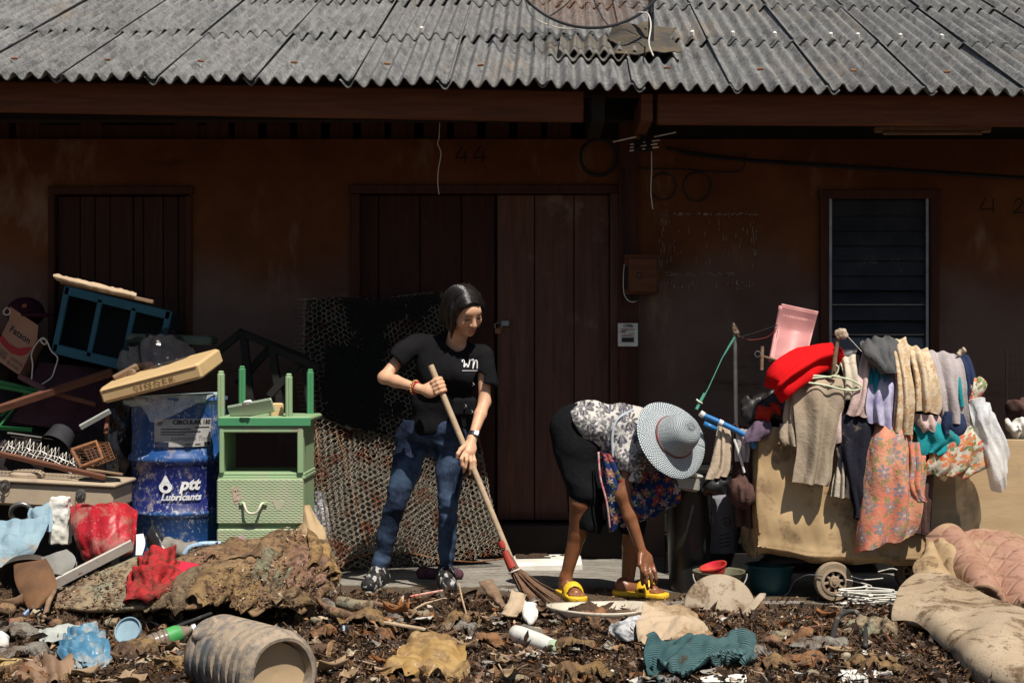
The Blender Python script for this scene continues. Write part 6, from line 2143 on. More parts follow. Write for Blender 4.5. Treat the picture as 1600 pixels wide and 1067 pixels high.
gar([(1222, 662, 1250, 662, 7.63), (1220, 685, 1248, 680, 7.62), (1228, 690, 1246, 702, 7.62)], 'tan', 'tan_rag', 'small tan rag left of the creased tan trousers', seed=9)
gar([(1312, 640, 1360, 640, 7.64), (1308, 665, 1362, 668, 7.60), (1310, 700, 1358, 705, 7.59), (1322, 750, 1354, 760, 7.585), (1336, 790, 1350, 800, 7.585), (1338, 808, 1345, 813, 7.585)], 'navy', 'navy_shirt', 'near-black shirt hanging to a point beside the lace trim', seed=5)
gar([(1310, 708, 1330, 706, 7.61), (1304, 745, 1332, 742, 7.60), (1300, 776, 1333, 779, 7.60)], 'lace', 'lace_petticoat', 'cream lace hem showing under the near-black shirt', seed=6, fold=(.012, 4))
gar([(1364, 655, 1420, 665, 7.64), (1358, 690, 1424, 695, 7.59), (1352, 735, 1428, 735, 7.565), (1350, 780, 1434, 778, 7.56), (1345, 825, 1430, 820, 7.56), (1338, 868, 1424, 838, 7.565)], 'coral', 'floral_skirt', 'coral floral skirt hanging down the cart front', seed=7, nu=50, nv=60, fold=(.022, 2.2, .3), bulge=.06)
gar([(1418, 690, 1440, 692, 7.60), (1420, 720, 1445, 735, 7.58), (1420, 745, 1440, 775, 7.58), (1436, 780, 1444, 786, 7.58)], 'coral', 'floral_skirt', 'narrow coral floral flap right of the long coral skirt', seed=8)
gar([(1360, 560, 1384, 566, 7.74), (1357, 585, 1378, 590, 7.62), (1354, 622, 1374, 624, 7.61)], 'turq', 'turquoise_strip', 'turquoise cloth strip between pink and lavender garments', seed=2)
gar([(1350, 552, 1362, 560, 7.70), (1342, 590, 1362, 596, 7.61), (1334, 625, 1358, 628, 7.595), (1326, 648, 1354, 652, 7.595)], 'pink', 'pink_strip', 'pale pink cloth strip hanging left of the turquoise one', seed=3)
gar([(1370, 570, 1402, 575, 7.70), (1363, 600, 1402, 602, 7.60), (1358, 635, 1400, 638, 7.585), (1364, 658, 1396, 674, 7.59)], 'lavender', 'tie_dye_top', 'lavender tie-dyed top hanging in the middle of the heap', seed=11)
gar([(1384, 535, 1412, 530, 7.76), (1392, 550, 1416, 548, 7.64), (1402, 590, 1420, 592, 7.59), (1404, 635, 1424, 638, 7.575), (1398, 672, 1426, 682, 7.575)], 'cream', 'gold_scarf', 'long cream and gold patterned scarf hanging left of its shorter twin', seed=12, fold=(.014, 3))
gar([(1412, 538, 1446, 546, 7.78), (1418, 552, 1450, 558, 7.65), (1428, 585, 1458, 592, 7.595), (1430, 620, 1464, 630, 7.585), (1434, 640, 1460, 648, 7.585)], 'cream', 'gold_scarf', 'short cream and gold patterned scarf beside the checked shirt', seed=13, fold=(.016, 3))
gar([(1446, 546, 1488, 552, 7.80), (1450, 560, 1496, 566, 7.66), (1458, 595, 1504, 602, 7.61), (1464, 630, 1508, 636, 7.60), (1468, 652, 1512, 668, 7.60)], 'check', 'checked_shirt', 'grey-pink shirt draped over the right of the heap', seed=14)
gar([(1484, 575, 1500, 572, 7.66), (1490, 605, 1508, 605, 7.63), (1496, 638, 1508, 636, 7.63)], 'teal', 'teal_strip', 'upright teal strip beside the grey-pink shirt', seed=15)
gar([(1424, 655, 1508, 662, 7.625), (1438, 678, 1506, 684, 7.60), (1440, 694, 1500, 696, 7.60), (1442, 712, 1470, 706, 7.60)], 'teal', 'teal_cloth', 'teal cloth hanging below the cream and grey garments', seed=16, fold=(.016, 3))
gar([(1492, 553, 1510, 556, 7.80), (1498, 575, 1522, 582, 7.68), (1502, 600, 1526, 612, 7.65), (1505, 640, 1516, 640, 7.66)], 'blue', 'blue_sleeve', 'dark blue sleeve hanging at the right end of the heap', seed=17)
gar([(1518, 592, 1532, 588, 7.66), (1512, 608, 1540, 602, 7.63), (1510, 628, 1524, 622, 7.63)], 'orange', 'orange_rag', 'scrap of orange flowered cloth by the dark blue sleeve', seed=18)
gar([(1506, 655, 1524, 655, 7.66), (1484, 682, 1536, 682, 7.60), (1466, 706, 1542, 712, 7.585), (1452, 728, 1540, 732, 7.585), (1450, 742, 1512, 746, 7.60)], 'orange', 'orange_blouse', 'orange flowered blouse hanging at the cart\'s right corner', seed=19, fold=(.016, 3), nu=44)
gar([(1290, 596, 1322, 600, 7.66), (1296, 630, 1318, 634, 7.625), (1298, 668, 1314, 672, 7.62), (1300, 690, 1312, 694, 7.62)], 'pink', 'pink_dress', 'dusty pink cloth showing right of the tan trousers', seed=31)
gar([(1312, 560, 1340, 556, 7.74), (1318, 580, 1342, 578, 7.64), (1322, 606, 1338, 604, 7.62), (1324, 624, 1334, 622, 7.62)], 'lace', 'cream_blouse', 'cream blouse end left of the pale pink strip', seed=32)
gar([(1424, 700, 1450, 702, 7.645), (1426, 750, 1450, 752, 7.638), (1430, 800, 1448, 802, 7.638), (1434, 832, 1446, 836, 7.638)], 'brown', 'brown_strip', 'long dark brown strip at the cart\'s right front corner', seed=33)
gar([(1384, 655, 1420, 660, 7.62), (1382, 676, 1424, 682, 7.59), (1390, 700, 1420, 704, 7.585)], 'coral', 'coral_flap', 'short coral flap folded over the top of the long skirt', seed=34)
gar([(1238, 592, 1262, 590, 7.70), (1230, 620, 1250, 620, 7.65), (1226, 650, 1246, 652, 7.64), (1232, 668, 1246, 670, 7.64)], 'cream_plain', 'cream_rag', 'cream rag left of the tan trousers under the red garment', seed=35)
gar([(1466, 640, 1500, 648, 7.61), (1462, 660, 1506, 668, 7.60), (1470, 676, 1496, 680, 7.60)], 'blue', 'blue_rag', 'dark blue rag under the hem of the grey-pink shirt', seed=36)
gar([(1432, 646, 1462, 650, 7.60), (1430, 660, 1466, 664, 7.595), (1440, 670, 1458, 672, 7.60)], 'pink', 'pink_hem', 'dusty pink hem below the short gold scarf', seed=37)
one('plastic_bag', sheet([[W(1514, 628, 7.62), W(1530, 622, 7.60), W(1545, 628, 7.62), W(1550, 640, 7.66)], [W(1518, 660, 7.58), W(1535, 655, 7.55), W(1555, 650, 7.58), (W(1566, 655, 7.62))], [W(1530, 700, 7.58), W(1545, 695, 7.55), W(1560, 690, 7.57), W(1574, 692, 7.62)], [W(1540, 735, 7.58), W(1550, 738, 7.56), W(1562, 738, 7.57), W(1574, 735, 7.6)], [W(1548, 758, 7.6), W(1555, 765, 7.59), W(1563, 768, 7.59), W(1570, 765, 7.6)]], 50, 70, noise=(.012, 10), ridge=.020, seed=21, grain=.4, fine=.5), clear_plastic('white_film', (.75, .75, .74), .5, .25), 'translucent white plastic bag hanging from the cart\'s right end', 'bag', CL, smooth=True, solid=.0015)
# hanger, stick with rag, tool handle
M['hanger'] = mk('pale_green_hanger', (.55, .62, .42), (.5, .56, .38), 9, .4, .4)
def tube_path(pts, Y, r, n=60, closed=False):
    P = [W(a, b, Y if len(q_) < 3 else q_[2]) for q_ in pts for a, b in [q_[:2]]]
    return MB().tube([tuple(p) for p in catmull(P, n)], r, 8)
hg = thing('clothes_hanger', W(1300, 608, 7.56), 'pale green plastic hanger lying on the tan trousers', 'hanger')
part('hanger_arm', tube_path([(1302, 590), (1275, 587), (1252, 588), (1251, 593), (1258, 598), (1262, 592), (1280, 590), (1300, 588)], 7.57, .0045), M['hanger'], hg, smooth=True)
part('hanger_bar', tube_path([(1258, 597), (1290, 602), (1320, 609), (1340, 609), (1345, 603), (1330, 594), (1310, 589), (1300, 587)], 7.56, .0045), M['hanger'], hg, smooth=True)
part('hanger_hook', tube_path([(1303, 588), (1308, 582), (1310, 574), (1306, 570)], 7.58, .004), M['hanger'], hg, smooth=True)
sp = thing('marker_stick', W(1302, 610, 7.6), 'tan wooden stick with a rag knotted at its top', 'stick')
part('stick', MB().tube([W(1302, 590, 7.61), W(1305, 555, 7.61), W(1311, 522, 7.62)], [.013, .011, .009], 8), M['old_wood'], sp, smooth='auto')
part('rag_knot', blob([(W(1310, 520, 7.61), W(1318, 518, 7.6), .018, .014), (W(1314, 526, 7.6), W(1323, 524, 7.6), .013, .011)], .004, .012, (.006, 22), (.002, 60)), T['cream_plain'], sp, smooth=True)
wire('string', [(1323, 524), (1335, 537), (1349, 552)], 7.6, .0018, M['white_cord'], 'thin pale string from the stick to the pink cloth', 'string')
one('cloth_knot', blob([(W(1500, 552, 7.68), W(1506, 548, 7.67), .015, .012)], .004, .01, (.005, 25), (.001, 60)), T['cream_plain'], 'little cream knot above the dark blue sleeve', 'cloth', smooth=True)
tool = thing('tool_handle', W(1195, 580, 7.7), 'wooden T-shaped tool handle with wire ring above the red garment', 'tool')
part('grip', MB().tube([W(1191, 541, 7.66), W(1190.5, 560, 7.66), W(1190, 578, 7.66)], .009, 10), M['old_wood'], tool, smooth='auto')
part('shaft', MB().tube([W(1192, 557, 7.67), W(1222, 566, 7.75)], .007, 8), M['old_wood'], tool, smooth='auto')
part('ring', MB().tube([W(1184 + 4.5 * math.cos(a), 553 + 4.5 * math.sin(a), 7.65) for a in np.linspace(0, 6.283, 21)], .0018, 5), M['steel'], tool)
# pink ribbed chair back
M['pink_plastic'] = mk('pink_plastic', (.55, .26, .25), (.48, .22, .21), 5, .5, .35, mud=.15, mudc=(.5, .38, .34), bump=.1)
ch = thing('chair_back', W(1235, 575, 7.9), 'pale pink ribbed plastic chair back standing behind the red garment', 'chair')
def chp(u, v):
    x = 1222 + 56 * u - (16 + 4 * u) * v
    y = 478 + 12 * u + (86 - 8 * u) * v
    return W(x, y, 7.98 - .10 * v + .05 * math.sin(math.pi * u) + .05 * math.sin(math.pi * v) * (1 if v < .6 else .6) )
part('panel', sheet([[chp(u, v) for u in (0, .33, .66, 1)] for v in (0, .2, .4, .6, .8, 1)], 20, 30, noise=None), M['pink_plastic'], ch, smooth=True, solid=.006)
for k in range(21):
    u = .06 + .88 * k / 20
    part('rib', MB().tube([chp(u, v) + Vector((0, -.004, 0)) for v in np.linspace(.14, .93, 14)], .0042, 5), M['pink_plastic'], ch, smooth=True)
part('edge', MB().tube([chp(0, v) + Vector((-.004, .006, 0)) for v in np.linspace(0, 1, 14)], .012, 8), M['pink_plastic'], ch, smooth=True)
part('edge', MB().tube([chp(u, 0) + Vector((0, .006, .004)) for u in np.linspace(0, 1, 10)], .008, 8), M['pink_plastic'], ch, smooth=True)

# pole, ropes, blue tube frame
pole = thing('clothes_pole', W(1149, 700, 7.95), 'grey metal pole with wire-bound top beside the cart', 'pole')
part('pole_tube', MB().tube([W(1148, 512, 7.95), W(1149, 600, 7.95), W(1150, 700, 7.95)], .011, 10), M['steel'], pole, smooth='auto')
part('wire_binding', blob([(W(1147, 512, 7.94), W(1150, 520, 7.94), .016, .018)], .004, .01, (.008, 25), (.003, 60)), M['frame_tube'], pole, smooth=True)
M['green_rope'] = mk('green_rope', (.05, .20, .15), (.08, .26, .2), 60, .8)
rp = thing('rope', W(1095, 640, 7.8), 'green rope with yellow tie slanting from the pole to the blue tube', 'rope')
part('rope', MB().tube([W(1148, 527, 7.93), W(1140, 540, 7.92), W(1128, 560, 7.9), W(1107, 606, 7.84), W(1090, 638, 7.8)], [.006, .006, .0025, .0025, .005], 6), M['green_rope'], rp)
part('rope_end', MB().tube([W(1101, 615, 7.83), W(1094, 628, 7.81), W(1088, 640, 7.79)], .008, 8), M['green_rope'], rp)
part('tie', MB().tube([W(1088, 624, 7.80), W(1093, 628, 7.795), W(1097, 630, 7.80)], .005, 6), M['hanger'], rp)
wire('wire', [(1152, 528), (1180, 520), (1215, 508)], 7.96, .003, M['cable'], 'dark wire from the pole to the pink chair back')
wire('wire', [(1152, 524), (1172, 531), (1200, 526), (1214, 512)], 7.97, .002, mk('red_wire', (.2, .02, .02), None, 9, .5), 'sagging thin red wire from the pole to the pink chair back')
M['blue_tube'] = mk('blue_paint_tube', (.03, .20, .48), (.02, .14, .36), 12, .4, .4, specks=.25, speckc=(.02, .04, .1))
bt = thing('blue_tube_handle', W(1140, 700, 7.7), 'bright blue painted cart handle tube beside the straw hat', 'handle')
part('tube', MB().tube([tuple(p) for p in catmull([W(1098, 648, 7.66), W(1125, 660, 7.66), W(1150, 672, 7.66), W(1170, 684, 7.66), W(1179, 700, 7.66)], 24)], .0135, 10), M['blue_tube'], bt, smooth=True)
part('tube', MB().tube([W(1100, 661, 7.72), W(1120, 671, 7.72)], .012, 10), M['blue_tube'], bt, smooth=True)
part('end_cap', MB().tube([W(1094, 645, 7.66), W(1100, 649, 7.66)], .0155, 10), M['white'], bt, smooth='auto')
part('tape', MB().tube([W(1123, 659, 7.66), W(1129, 662, 7.66)], .016, 10), M['white'], bt, smooth='auto')
hang([(1120, 665, 1142, 668, 7.72), (1114, 700, 1145, 702, 7.70), (1110, 730, 1140, 732, 7.70), (1102, 752, 1136, 742, 7.70)], T['cream_plain'], 'cream_cloth', 'cream cloth hanging from the blue tube beside the hat', 'cloth', noise=(.01, 9), fold=(.014, 3), ridge=.006)
hang([(1144, 662, 1180, 670, 7.76), (1144, 710, 1182, 715, 7.76), (1146, 760, 1184, 765, 7.78), (1150, 820, 1186, 825, 7.8)], T['brown'], 'brown_cloth', 'dark brown cloth hanging at the cart\'s left side', 'cloth', noise=(.012, 9), fold=(.02, 3), ridge=.01)
hang([(1150, 668, 1168, 672, 7.70), (1150, 690, 1172, 692, 7.69), (1150, 720, 1170, 722, 7.70)], T['check'], 'pale_rag', 'pale striped rag under the blue tube', 'rag', noise=(.01, 12), fold=(.012, 3))
one('cloth_bag', blob([(W(1155, 768, 7.68), W(1160, 775, 7.68), .055, .06), (W(1158, 738, 7.68), W(1157, 760, 7.68), .016, .05)], .007, .03, (.008, 14), (.002, 40), stretch=(1.5, 1, .4)), T['brown'], 'brown drawstring bag hanging beside the cart', 'bag', smooth=True)
one('plastic_pipe', MB().tube([W(1147, 686, 7.66), W(1157, 715, 7.65), W(1163, 738, 7.65)], .006, 8), M['white'], 'thin white pipe slanting behind the drawstring bag', 'pipe')
# black bin with tub and flap
bn = thing('plastic_bin', W(1078, 880, 7.95), 'tall glossy black plastic bin behind the bending person\'s hand', 'bin')
bx_, by_ = W(1078, 800, 7.95).x, 7.98
part('bin_body', MB().lathe([(0, 0), (.095, 0), (.10, .02), (.118, .50), (.128, .505), (.128, .52), (.115, .52), (.10, .45), (0, .44)], 36, Matrix.Translation((bx_, by_, .0)), wob=lambda a, z: 1 + .02 * math.sin(5 * a + z * 9)), M['black'], bn, smooth='auto')
tb = thing('food_tub', W(1062, 765, 7.85), 'clear plastic food tub lying on the black bin under the hat', 'tub')
tm = frame(W(1060, 752, 7.80), (1, .1, -.14))
part('tub', MB().box(tm.translation, (.20, .12, .075), tm.to_3x3(), bev=.012), clear_plastic('tub_plastic', (.52, .50, .44), .6, .3), tb, smooth='auto')
part('lid', MB().box(tm.translation + tm.to_3x3() @ Vector((0, 0, .042)), (.212, .13, .014), tm.to_3x3(), bev=.004), clear_plastic('lid_plastic', (.60, .60, .56), .7, .3), tb, smooth='auto')
hang([(1095, 756, 1125, 746, 7.72), (1098, 768, 1140, 752, 7.70), (1105, 775, 1142, 770, 7.72)], M['black'], 'black_flap', 'shiny black plastic sheet folded beside the bin', 'sheet', noise=(.01, 12), ridge=.012)
jg = thing('printed_jug', W(1125, 850, 8.2), 'grey plastic jug with dark scrollwork print in the shade', 'jug')
jm = Matrix.Translation((W(1126, 800, 8.2).x, 8.2, W(1126, 862, 8.2).z))
part('jug_body', MB().lathe([(0, 0), (.075, 0), (.085, .02), (.085, .24), (.07, .28), (.03, .30), (.03, .33), (0, .33)], 28, jm), mk('grey_jug', (.20, .20, .22), (.16, .16, .18), 7, .5), jg, smooth='auto')
part('scroll_print', MB().tube([jm @ Vector((.02 + .028 * t * math.cos(t * 9), -.0865 - .001, .16 + .028 * t * math.sin(t * 9))) for t in np.linspace(.15, 1, 40)], .0022, 4), M['print_black'], jg)
for k in range(4):
    part('print_line', MB().box(jm @ Vector((.01, -.0865, .10 - .02 * k)), (.06, .002, .004), Matrix.Rotation(-.2, 3, 'Y')), M['print_black'], jg)
# bowls and pot lid on the floor
bw = thing('metal_bowl', W(1125, 905, 7.7), 'olive enamel bowl with wire handle on the porch floor', 'bowl')
bm_ = Matrix.Translation((W(1124, 900, 7.68).x, 7.70, .045))
part('bowl_body', MB().lathe([(0, 0), (.05, 0), (.10, .035), (.122, .085), (.128, .088), (.128, .094), (.118, .09), (.095, .04), (0, .008)], 40, bm_), mk('olive_enamel', (.13, .13, .08), (.18, .17, .11), 6, .5, .4, mud=.25), bw, smooth='auto')
part('wire_handle', MB().tube([bm_ @ Vector((-.13 * math.cos(a), -.05, .085 - .10 * math.sin(a))) for a in np.linspace(0, math.pi, 24)], .003, 6), M['white_cord'], bw)
rb = thing('red_bowl', W(1118, 890, 7.7), 'bright red plastic bowl tilted inside the olive bowl', 'bowl')
part('bowl_body', MB().lathe([(0, 0), (.042, 0), (.058, .024), (.062, .044), (.069, .045), (.069, .053), (.061, .051), (.05, .024), (0, .005)], 36, axis_mat(W(1118, 899, 7.70), (-.28, -.12, 1))), mk('red_bowl_plastic', (.55, .012, .04), (.48, .06, .03), 20, .35, .4, mud=.1), rb, smooth='auto')
pl_ = thing('pan_lid', W(1128, 965, 7.4), 'big mud-coated round pan propped on edge in front of the olive bowl', 'pan')
plm = axis_mat(W(1124, 950, 7.42), (-.10, -.93, .42), (1, 0, 0))
LR = 55 / F * 7.42
M['mud_pan'] = mk('mud_coated_pan', (.42, .34, .25), (.34, .27, .19), 5, .85, .2, mud=.62, mudc=(.17, .11, .065), msc=9, bump=.4, specks=.3, speckc=(.1, .06, .035))
part('pan_disc', MB().lathe([(0, .006), (LR * .8, .0), (LR * .95, -.012), (LR, -.022), (LR + .004, -.018), (LR - .002, -.004), (LR * .8, .008), (0, .014)], 48, plm), M['mud_pan'], pl_, smooth='auto')
part('pan_rim', MB().tube([plm @ Vector((LR * math.cos(a), LR * math.sin(a), -.018)) for a in np.linspace(0, 6.283, 61)], .005, 6), M['mud_pan'], pl_, smooth=True)
part('lid_knob', MB().lathe([(0, .05), (.03, .045), (.036, .035), (.02, .02), (.022, .008)], 24, plm @ Matrix.Translation((.075, -.10, 0))), M['rust'], pl_, smooth='auto')
ld_ = thing('ladle', W(1170, 968, 7.2), 'muddy scoop with upturned tip beside the round pan', 'scoop')
part('scoop', sheet([[W(1150, 968, 7.18), W(1156, 972, 7.15), W(1163, 973, 7.16)], [W(1166, 948, 7.25), W(1174, 956, 7.2), W(1180, 952, 7.24)], [W(1183, 930, 7.3), W(1190, 936, 7.27), W(1195, 930, 7.3)], [W(1188, 926, 7.33), W(1192, 926, 7.33), W(1195, 926, 7.33)]], 16, 24, noise=(.004, 12)), M['mud_pan'], ld_, smooth=True, solid=.006)
# low dark bench added to stand for the shade behind the cart
bh = thing('shade_filler', W(1260, 870, 8.7), 'added low dark wooden bench in the shade behind the cart', 'filler')
for k in range(5):
    part('filler_board', MB().box((W(1255, 800, 8.55).x, 8.56, .06 + .105 * k), (1.50, .025, .098), bev=.004), M['black_wood'], bh)
part('filler_top', MB().box((W(1255, 800, 8.7).x, 8.73, .55), (1.52, .38, .03), bev=.005), M['black_wood'], bh)
# under the cart
ub = thing('teal_tub', W(1205, 930, 7.9), 'dark teal plastic tub in the shade under the cart', 'tub')
part('tub_body', MB().lathe([(0, 0), (.085, 0), (.095, .02), (.115, .13), (.125, .132), (.125, .142), (.112, .14), (.09, .02), (0, .01)], 36, Matrix.Translation((W(1203, 930, 7.9).x, 7.9, .0))), mk('teal_tub_plastic', (.012, .09, .10), (.01, .06, .07), 6, .4, .4), ub, smooth='auto')
wire('cord', [(1218, 938), (1232, 925), (1242, 908), (1262, 898), (1285, 900)], 7.6, .003, M['cable'], 'black cord curling from under the cart to the wheel', 'cord')
rn = random.Random(31)
HG = ['topmost', 'second', 'third', 'fourth', 'fifth', 'sixth', 'bottom']
for k in range(7):
    z = .012 + .011 * (6 - k)
    c = Vector((W(1362 + rn.uniform(-10, 10), 935, 7.5).x, 7.52 + rn.uniform(-.05, .05), z))
    rot = Matrix.Rotation(rn.uniform(-.4, .4) + (math.pi if k % 2 else 0), 3, 'Z') @ Matrix.Rotation(rn.uniform(-.08, .08), 3, 'X')
    shp = [(-.17, 0), (-.16, .018), (-.06, .055), (0, .075), (.0, .10), (.018, .115), (.02, .10), (0, .08), (.06, .055), (.16, .018), (.17, 0), (.15, -.008), (0, -.006), (-.15, -.008), (-.17, 0)]
    P = catmull([c + rot @ Vector((a * .75, b, rn.uniform(-.002, .002))) for a, b in shp], 70)
    one('wire_hanger', MB().tube([tuple(p) for p in P], .0038, 6), M['foam'], HG[k] + ' white plastic hanger in the pile right of the cart wheel', 'hanger', 'pile of white hangers', smooth=True)
for k, pts in enumerate(([(1322, 905), (1345, 910), (1362, 916), (1348, 922), (1338, 926)], [(1330, 900), (1352, 905), (1380, 903)], [(1372, 893), (1392, 888), (1402, 890)])):
    wire('bent_hanger', pts, 7.58, .0028, M['white_cord'], ['long bent white wire beside the wheel', 'short straight white wire behind the wheel', 'small white wire hook at the cart\'s dark underside'][k])

# ------------------------------------------------------------------ plywood, grid panel, mattresses at the right
one('plywood_board', MB().box(W(1545, 775, 7.80) + Vector((.0, 0, -.05)), (.60, .03, .66), Matrix.Rotation(.012, 3, 'Y') @ Matrix.Rotation(-.08, 3, 'X'), bev=.004), M['ply'], 'weathered plywood board standing right of the cart', 'board')
gp = thing('wire_grid', W(1600, 700, 8.9), 'rusty wire grid panel leaning on the wall at the right edge', 'grid')
for k in range(6):
    part('upright_wire', MB().tube([W(1572 + 8 * k, 544, 8.9), W(1574 + 8 * k, 690, 8.85)], .0035 if k else .006, 5), M['frame_tube'], gp)
for k in range(12):
    part('cross_wire', MB().tube([W(1572, 545 + 12 * k, 8.9), W(1620, 545 + 12 * k, 8.9)], .003, 5), M['frame_tube'], gp)
one('white_sack', blob([(W(1592, 672, 7.9), W(1612, 676, 7.9), .05, .06), (W(1580, 664, 7.88), W(1600, 668, 7.88), .02, .03)], .008, .03, (.016, 12), (.003, 40)), M['foam'], 'white plastic sack on top of the plywood at the right edge', 'sack', smooth=True)
one('maroon_bundle', blob([(W(1590, 640, 8.5), W(1610, 650, 8.5), .06, .08)], .012, .03, (.016, 10), (.003, 40)), T['brown'], 'dark maroon bundle in the shade before the wire grid', 'bundle', smooth=True)
def quilt_mat():
    s = NT('pink_quilt')
    co, uv = s.coord(), s.coord('UV')
    sep = s.n('SeparateXYZ'); s.l(uv, sep.inputs[0])
    a = s.math('SINE', s.math('MULTIPLY', s.math('ADD', sep.outputs['X'], sep.outputs['Y']), 24.0))
    b = s.math('SINE', s.math('MULTIPLY', s.math('SUBTRACT', sep.outputs['X'], sep.outputs['Y']), 24.0))
    h = s.math('MINIMUM', s.math('ABSOLUTE', a), s.math('ABSOLUTE', b))
    hh = s.ramp(h, 0, .5)
    col = s.mix(s.ramp(s.noise(co, 5, 5, .6), .35, .65), (.36, .205, .15), (.29, .155, .105))
    col = s.mix(s.ramp(hh, 0, .3, .25, 0.0), col, (.26, .12, .08))
    md = s.ramp(s.noise(co, 6, 6, .68), .46, .62)
    col = s.mix(s.math('MULTIPLY', md, .75), col, (.36, .25, .15))
    md2 = s.ramp(s.noise(co, 30, 6, .7), .54, .64)
    col = s.mix(s.math('MULTIPLY', md2, .6), col, (.15, .08, .045))
    return s.done(col, .85, s.bump(hh, .5, .010), .15)
pk_ = [[W(1452, 842, 7.5), W(1492, 834, 7.5), W(1540, 842, 7.55), W(1600, 852, 7.55), W(1660, 862, 7.5)],
       [W(1466, 866, 7.36), W(1508, 858, 7.34), W(1555, 866, 7.38), W(1605, 878, 7.38), W(1660, 890, 7.35)],
       [W(1486, 898, 7.2), W(1525, 892, 7.15), W(1570, 900, 7.15), W(1612, 912, 7.15), W(1664, 925, 7.1)],
       [W(1506, 926, 7.08), W(1540, 932, 6.98), W(1580, 946, 6.92), W(1620, 965, 6.85), W(1670, 985, 6.8)]]
one('quilt', sheet(pk_, 90, 80, noise=(.02, 4), ridge=.018, seed=2, fold=(.030, 2.3, .7), grain=.5), quilt_mat(), 'muddy pink quilted mattress cover slumped at the right edge', 'quilt', smooth=True, solid=.035)
bg_ = [[W(1432, 908, 7.1), W(1480, 906, 7.0), W(1545, 940, 6.7), W(1620, 985, 6.3), W(1700, 1010, 6.1)],
       [W(1408, 928, 6.92), W(1462, 934, 6.75), W(1530, 972, 6.4), W(1600, 1012, 6.0), W(1690, 1050, 5.8)],
       [W(1398, 955, 6.68), W(1452, 962, 6.55), W(1502, 1000, 6.15), W(1560, 1042, 5.80), W(1670, 1085, 5.55)],
       [W(1402, 975, 6.62), W(1450, 985, 6.48), W(1498, 1024, 6.1), W(1556, 1060, 5.78), W(1664, 1100, 5.55)]]
one('mattress', sheet(bg_, 90, 60, noise=(.022, 2.2), ridge=.010, seed=6, grain=1.0, fine=.15), mk('stained_canvas', (.42, .33, .23), (.32, .24, .155), 3.5, .9, .15, mud=.55, mudc=(.13, .08, .045), msc=6, bump=.5, bsc=45, specks=.4, speckc=(.10, .06, .035)), 'stained beige foam mattress sagging over the mud at lower right', 'mattress', smooth=True, solid=.05)
hang([(1446, 856, 1486, 846, 7.46), (1436, 872, 1510, 868, 7.36), (1430, 890, 1530, 896, 7.26), (1440, 908, 1556, 925, 7.14), (1460, 920, 1580, 945, 7.02)], mk('tan_padding', (.40, .29, .17), (.31, .21, .115), 5, .9, .15, mud=.6, mudc=(.17, .105, .055), msc=7, bump=.3, crease=True), 'folded_padding', 'tan folded padding under the pink quilt', 'padding', nu=70, nv=60, noise=(.014, 6), ridge=.012, fold=(.02, 2.4, .7), bulge=.05, solid=.02, grain=.6)
# ------------------------------------------------------------------ floor pieces behind the people
fl_ = thing('foam_box_lid', W(854, 893, 8.7), 'dirty cream foam box lid lying on the porch behind the broom', 'lid')
part('lid', MB().box(W(854, 880, 8.85) + Vector((0, 0, .0)), (.39, .36, .055), Matrix.Rotation(-.02, 3, 'Y'), bev=.014), M['foam'], fl_, smooth='auto')
part('dirt', sheet([[W(806, 866 + 2 * j, 9.0 - .05 * j), W(830, 865 + 2 * j, 9.0 - .05 * j), W(860, 866 + 2 * j, 9.0 - .05 * j), W(885, 867 + 2 * j, 9.0 - .05 * j)] for j in range(4)], 30, 14, noise=(.006, 30)), M['mud'], fl_, smooth=True)
M['plaid'] = mk('plaid_cloth', (.12, .04, .05), (.03, .03, .05), 60, .9, .1, specks=.3, speckc=(.4, .3, .25))
for (x0, y0, x1, y1, lb) in ((660, 889, 688, 886, 'dark plaid slipper left of the sweeping woman\'s far leg'), (704, 890, 716, 888, 'dark plaid slipper half hidden behind the sweeping woman\'s far leg')):
    a, b = W(x0, y0, 8.35), W(x1, y1, 8.35)
    s = SDF(Vector((a.x - .08, 8.2, -.01)), Vector((b.x + .08, 8.5, .12)), .006)
    s.cap(Vector((a.x, 8.36, .03)), Vector((b.x, 8.34, .025)), .035, .03, .02); s.plane((0, 0, .002), (0, 0, -1))
    one('slipper', s.mesh(1), M['plaid'], lb, 'slipper', smooth=True)

# ------------------------------------------------------------------ the muddy heap at the left front
def muddy_cloth(name, tones, dark=(.05, .03, .018)):
    s = NT(name)
    co = s.coord()
    col = s.mix(s.ramp(s.noise(co, 3.5, 6, .65), .35, .62), tones[0], tones[1])
    col = s.mix(s.ramp(s.noise(s.map(co, (1, 1, 1), (4, 2, 1)), 6, 5, .6), .52, .66), col, tones[2])
    d = s.ramp(s.noise(co, 26, 7, .75), .47, .60)
    col = s.mix(s.math('MULTIPLY', d, .85), col, dark)
    d2 = s.ramp(s.noise(co, 5, 6, .7), .52, .64)
    col = s.mix(s.math('MULTIPLY', d2, .7), col, tuple(x * 1.7 for x in dark))
    nb = s.bump(s.noise(co, 60, 6, .75), .9, .012)
    return s.done(col, .75, creases(s, co, nb, 9), .3)
M['heap'] = muddy_cloth('muddy_blanket', ((.22, .13, .065), (.31, .20, .105), (.28, .14, .095)))
M['heap2'] = muddy_cloth('muddy_board', ((.27, .19, .12), (.34, .26, .16), (.26, .25, .17)))
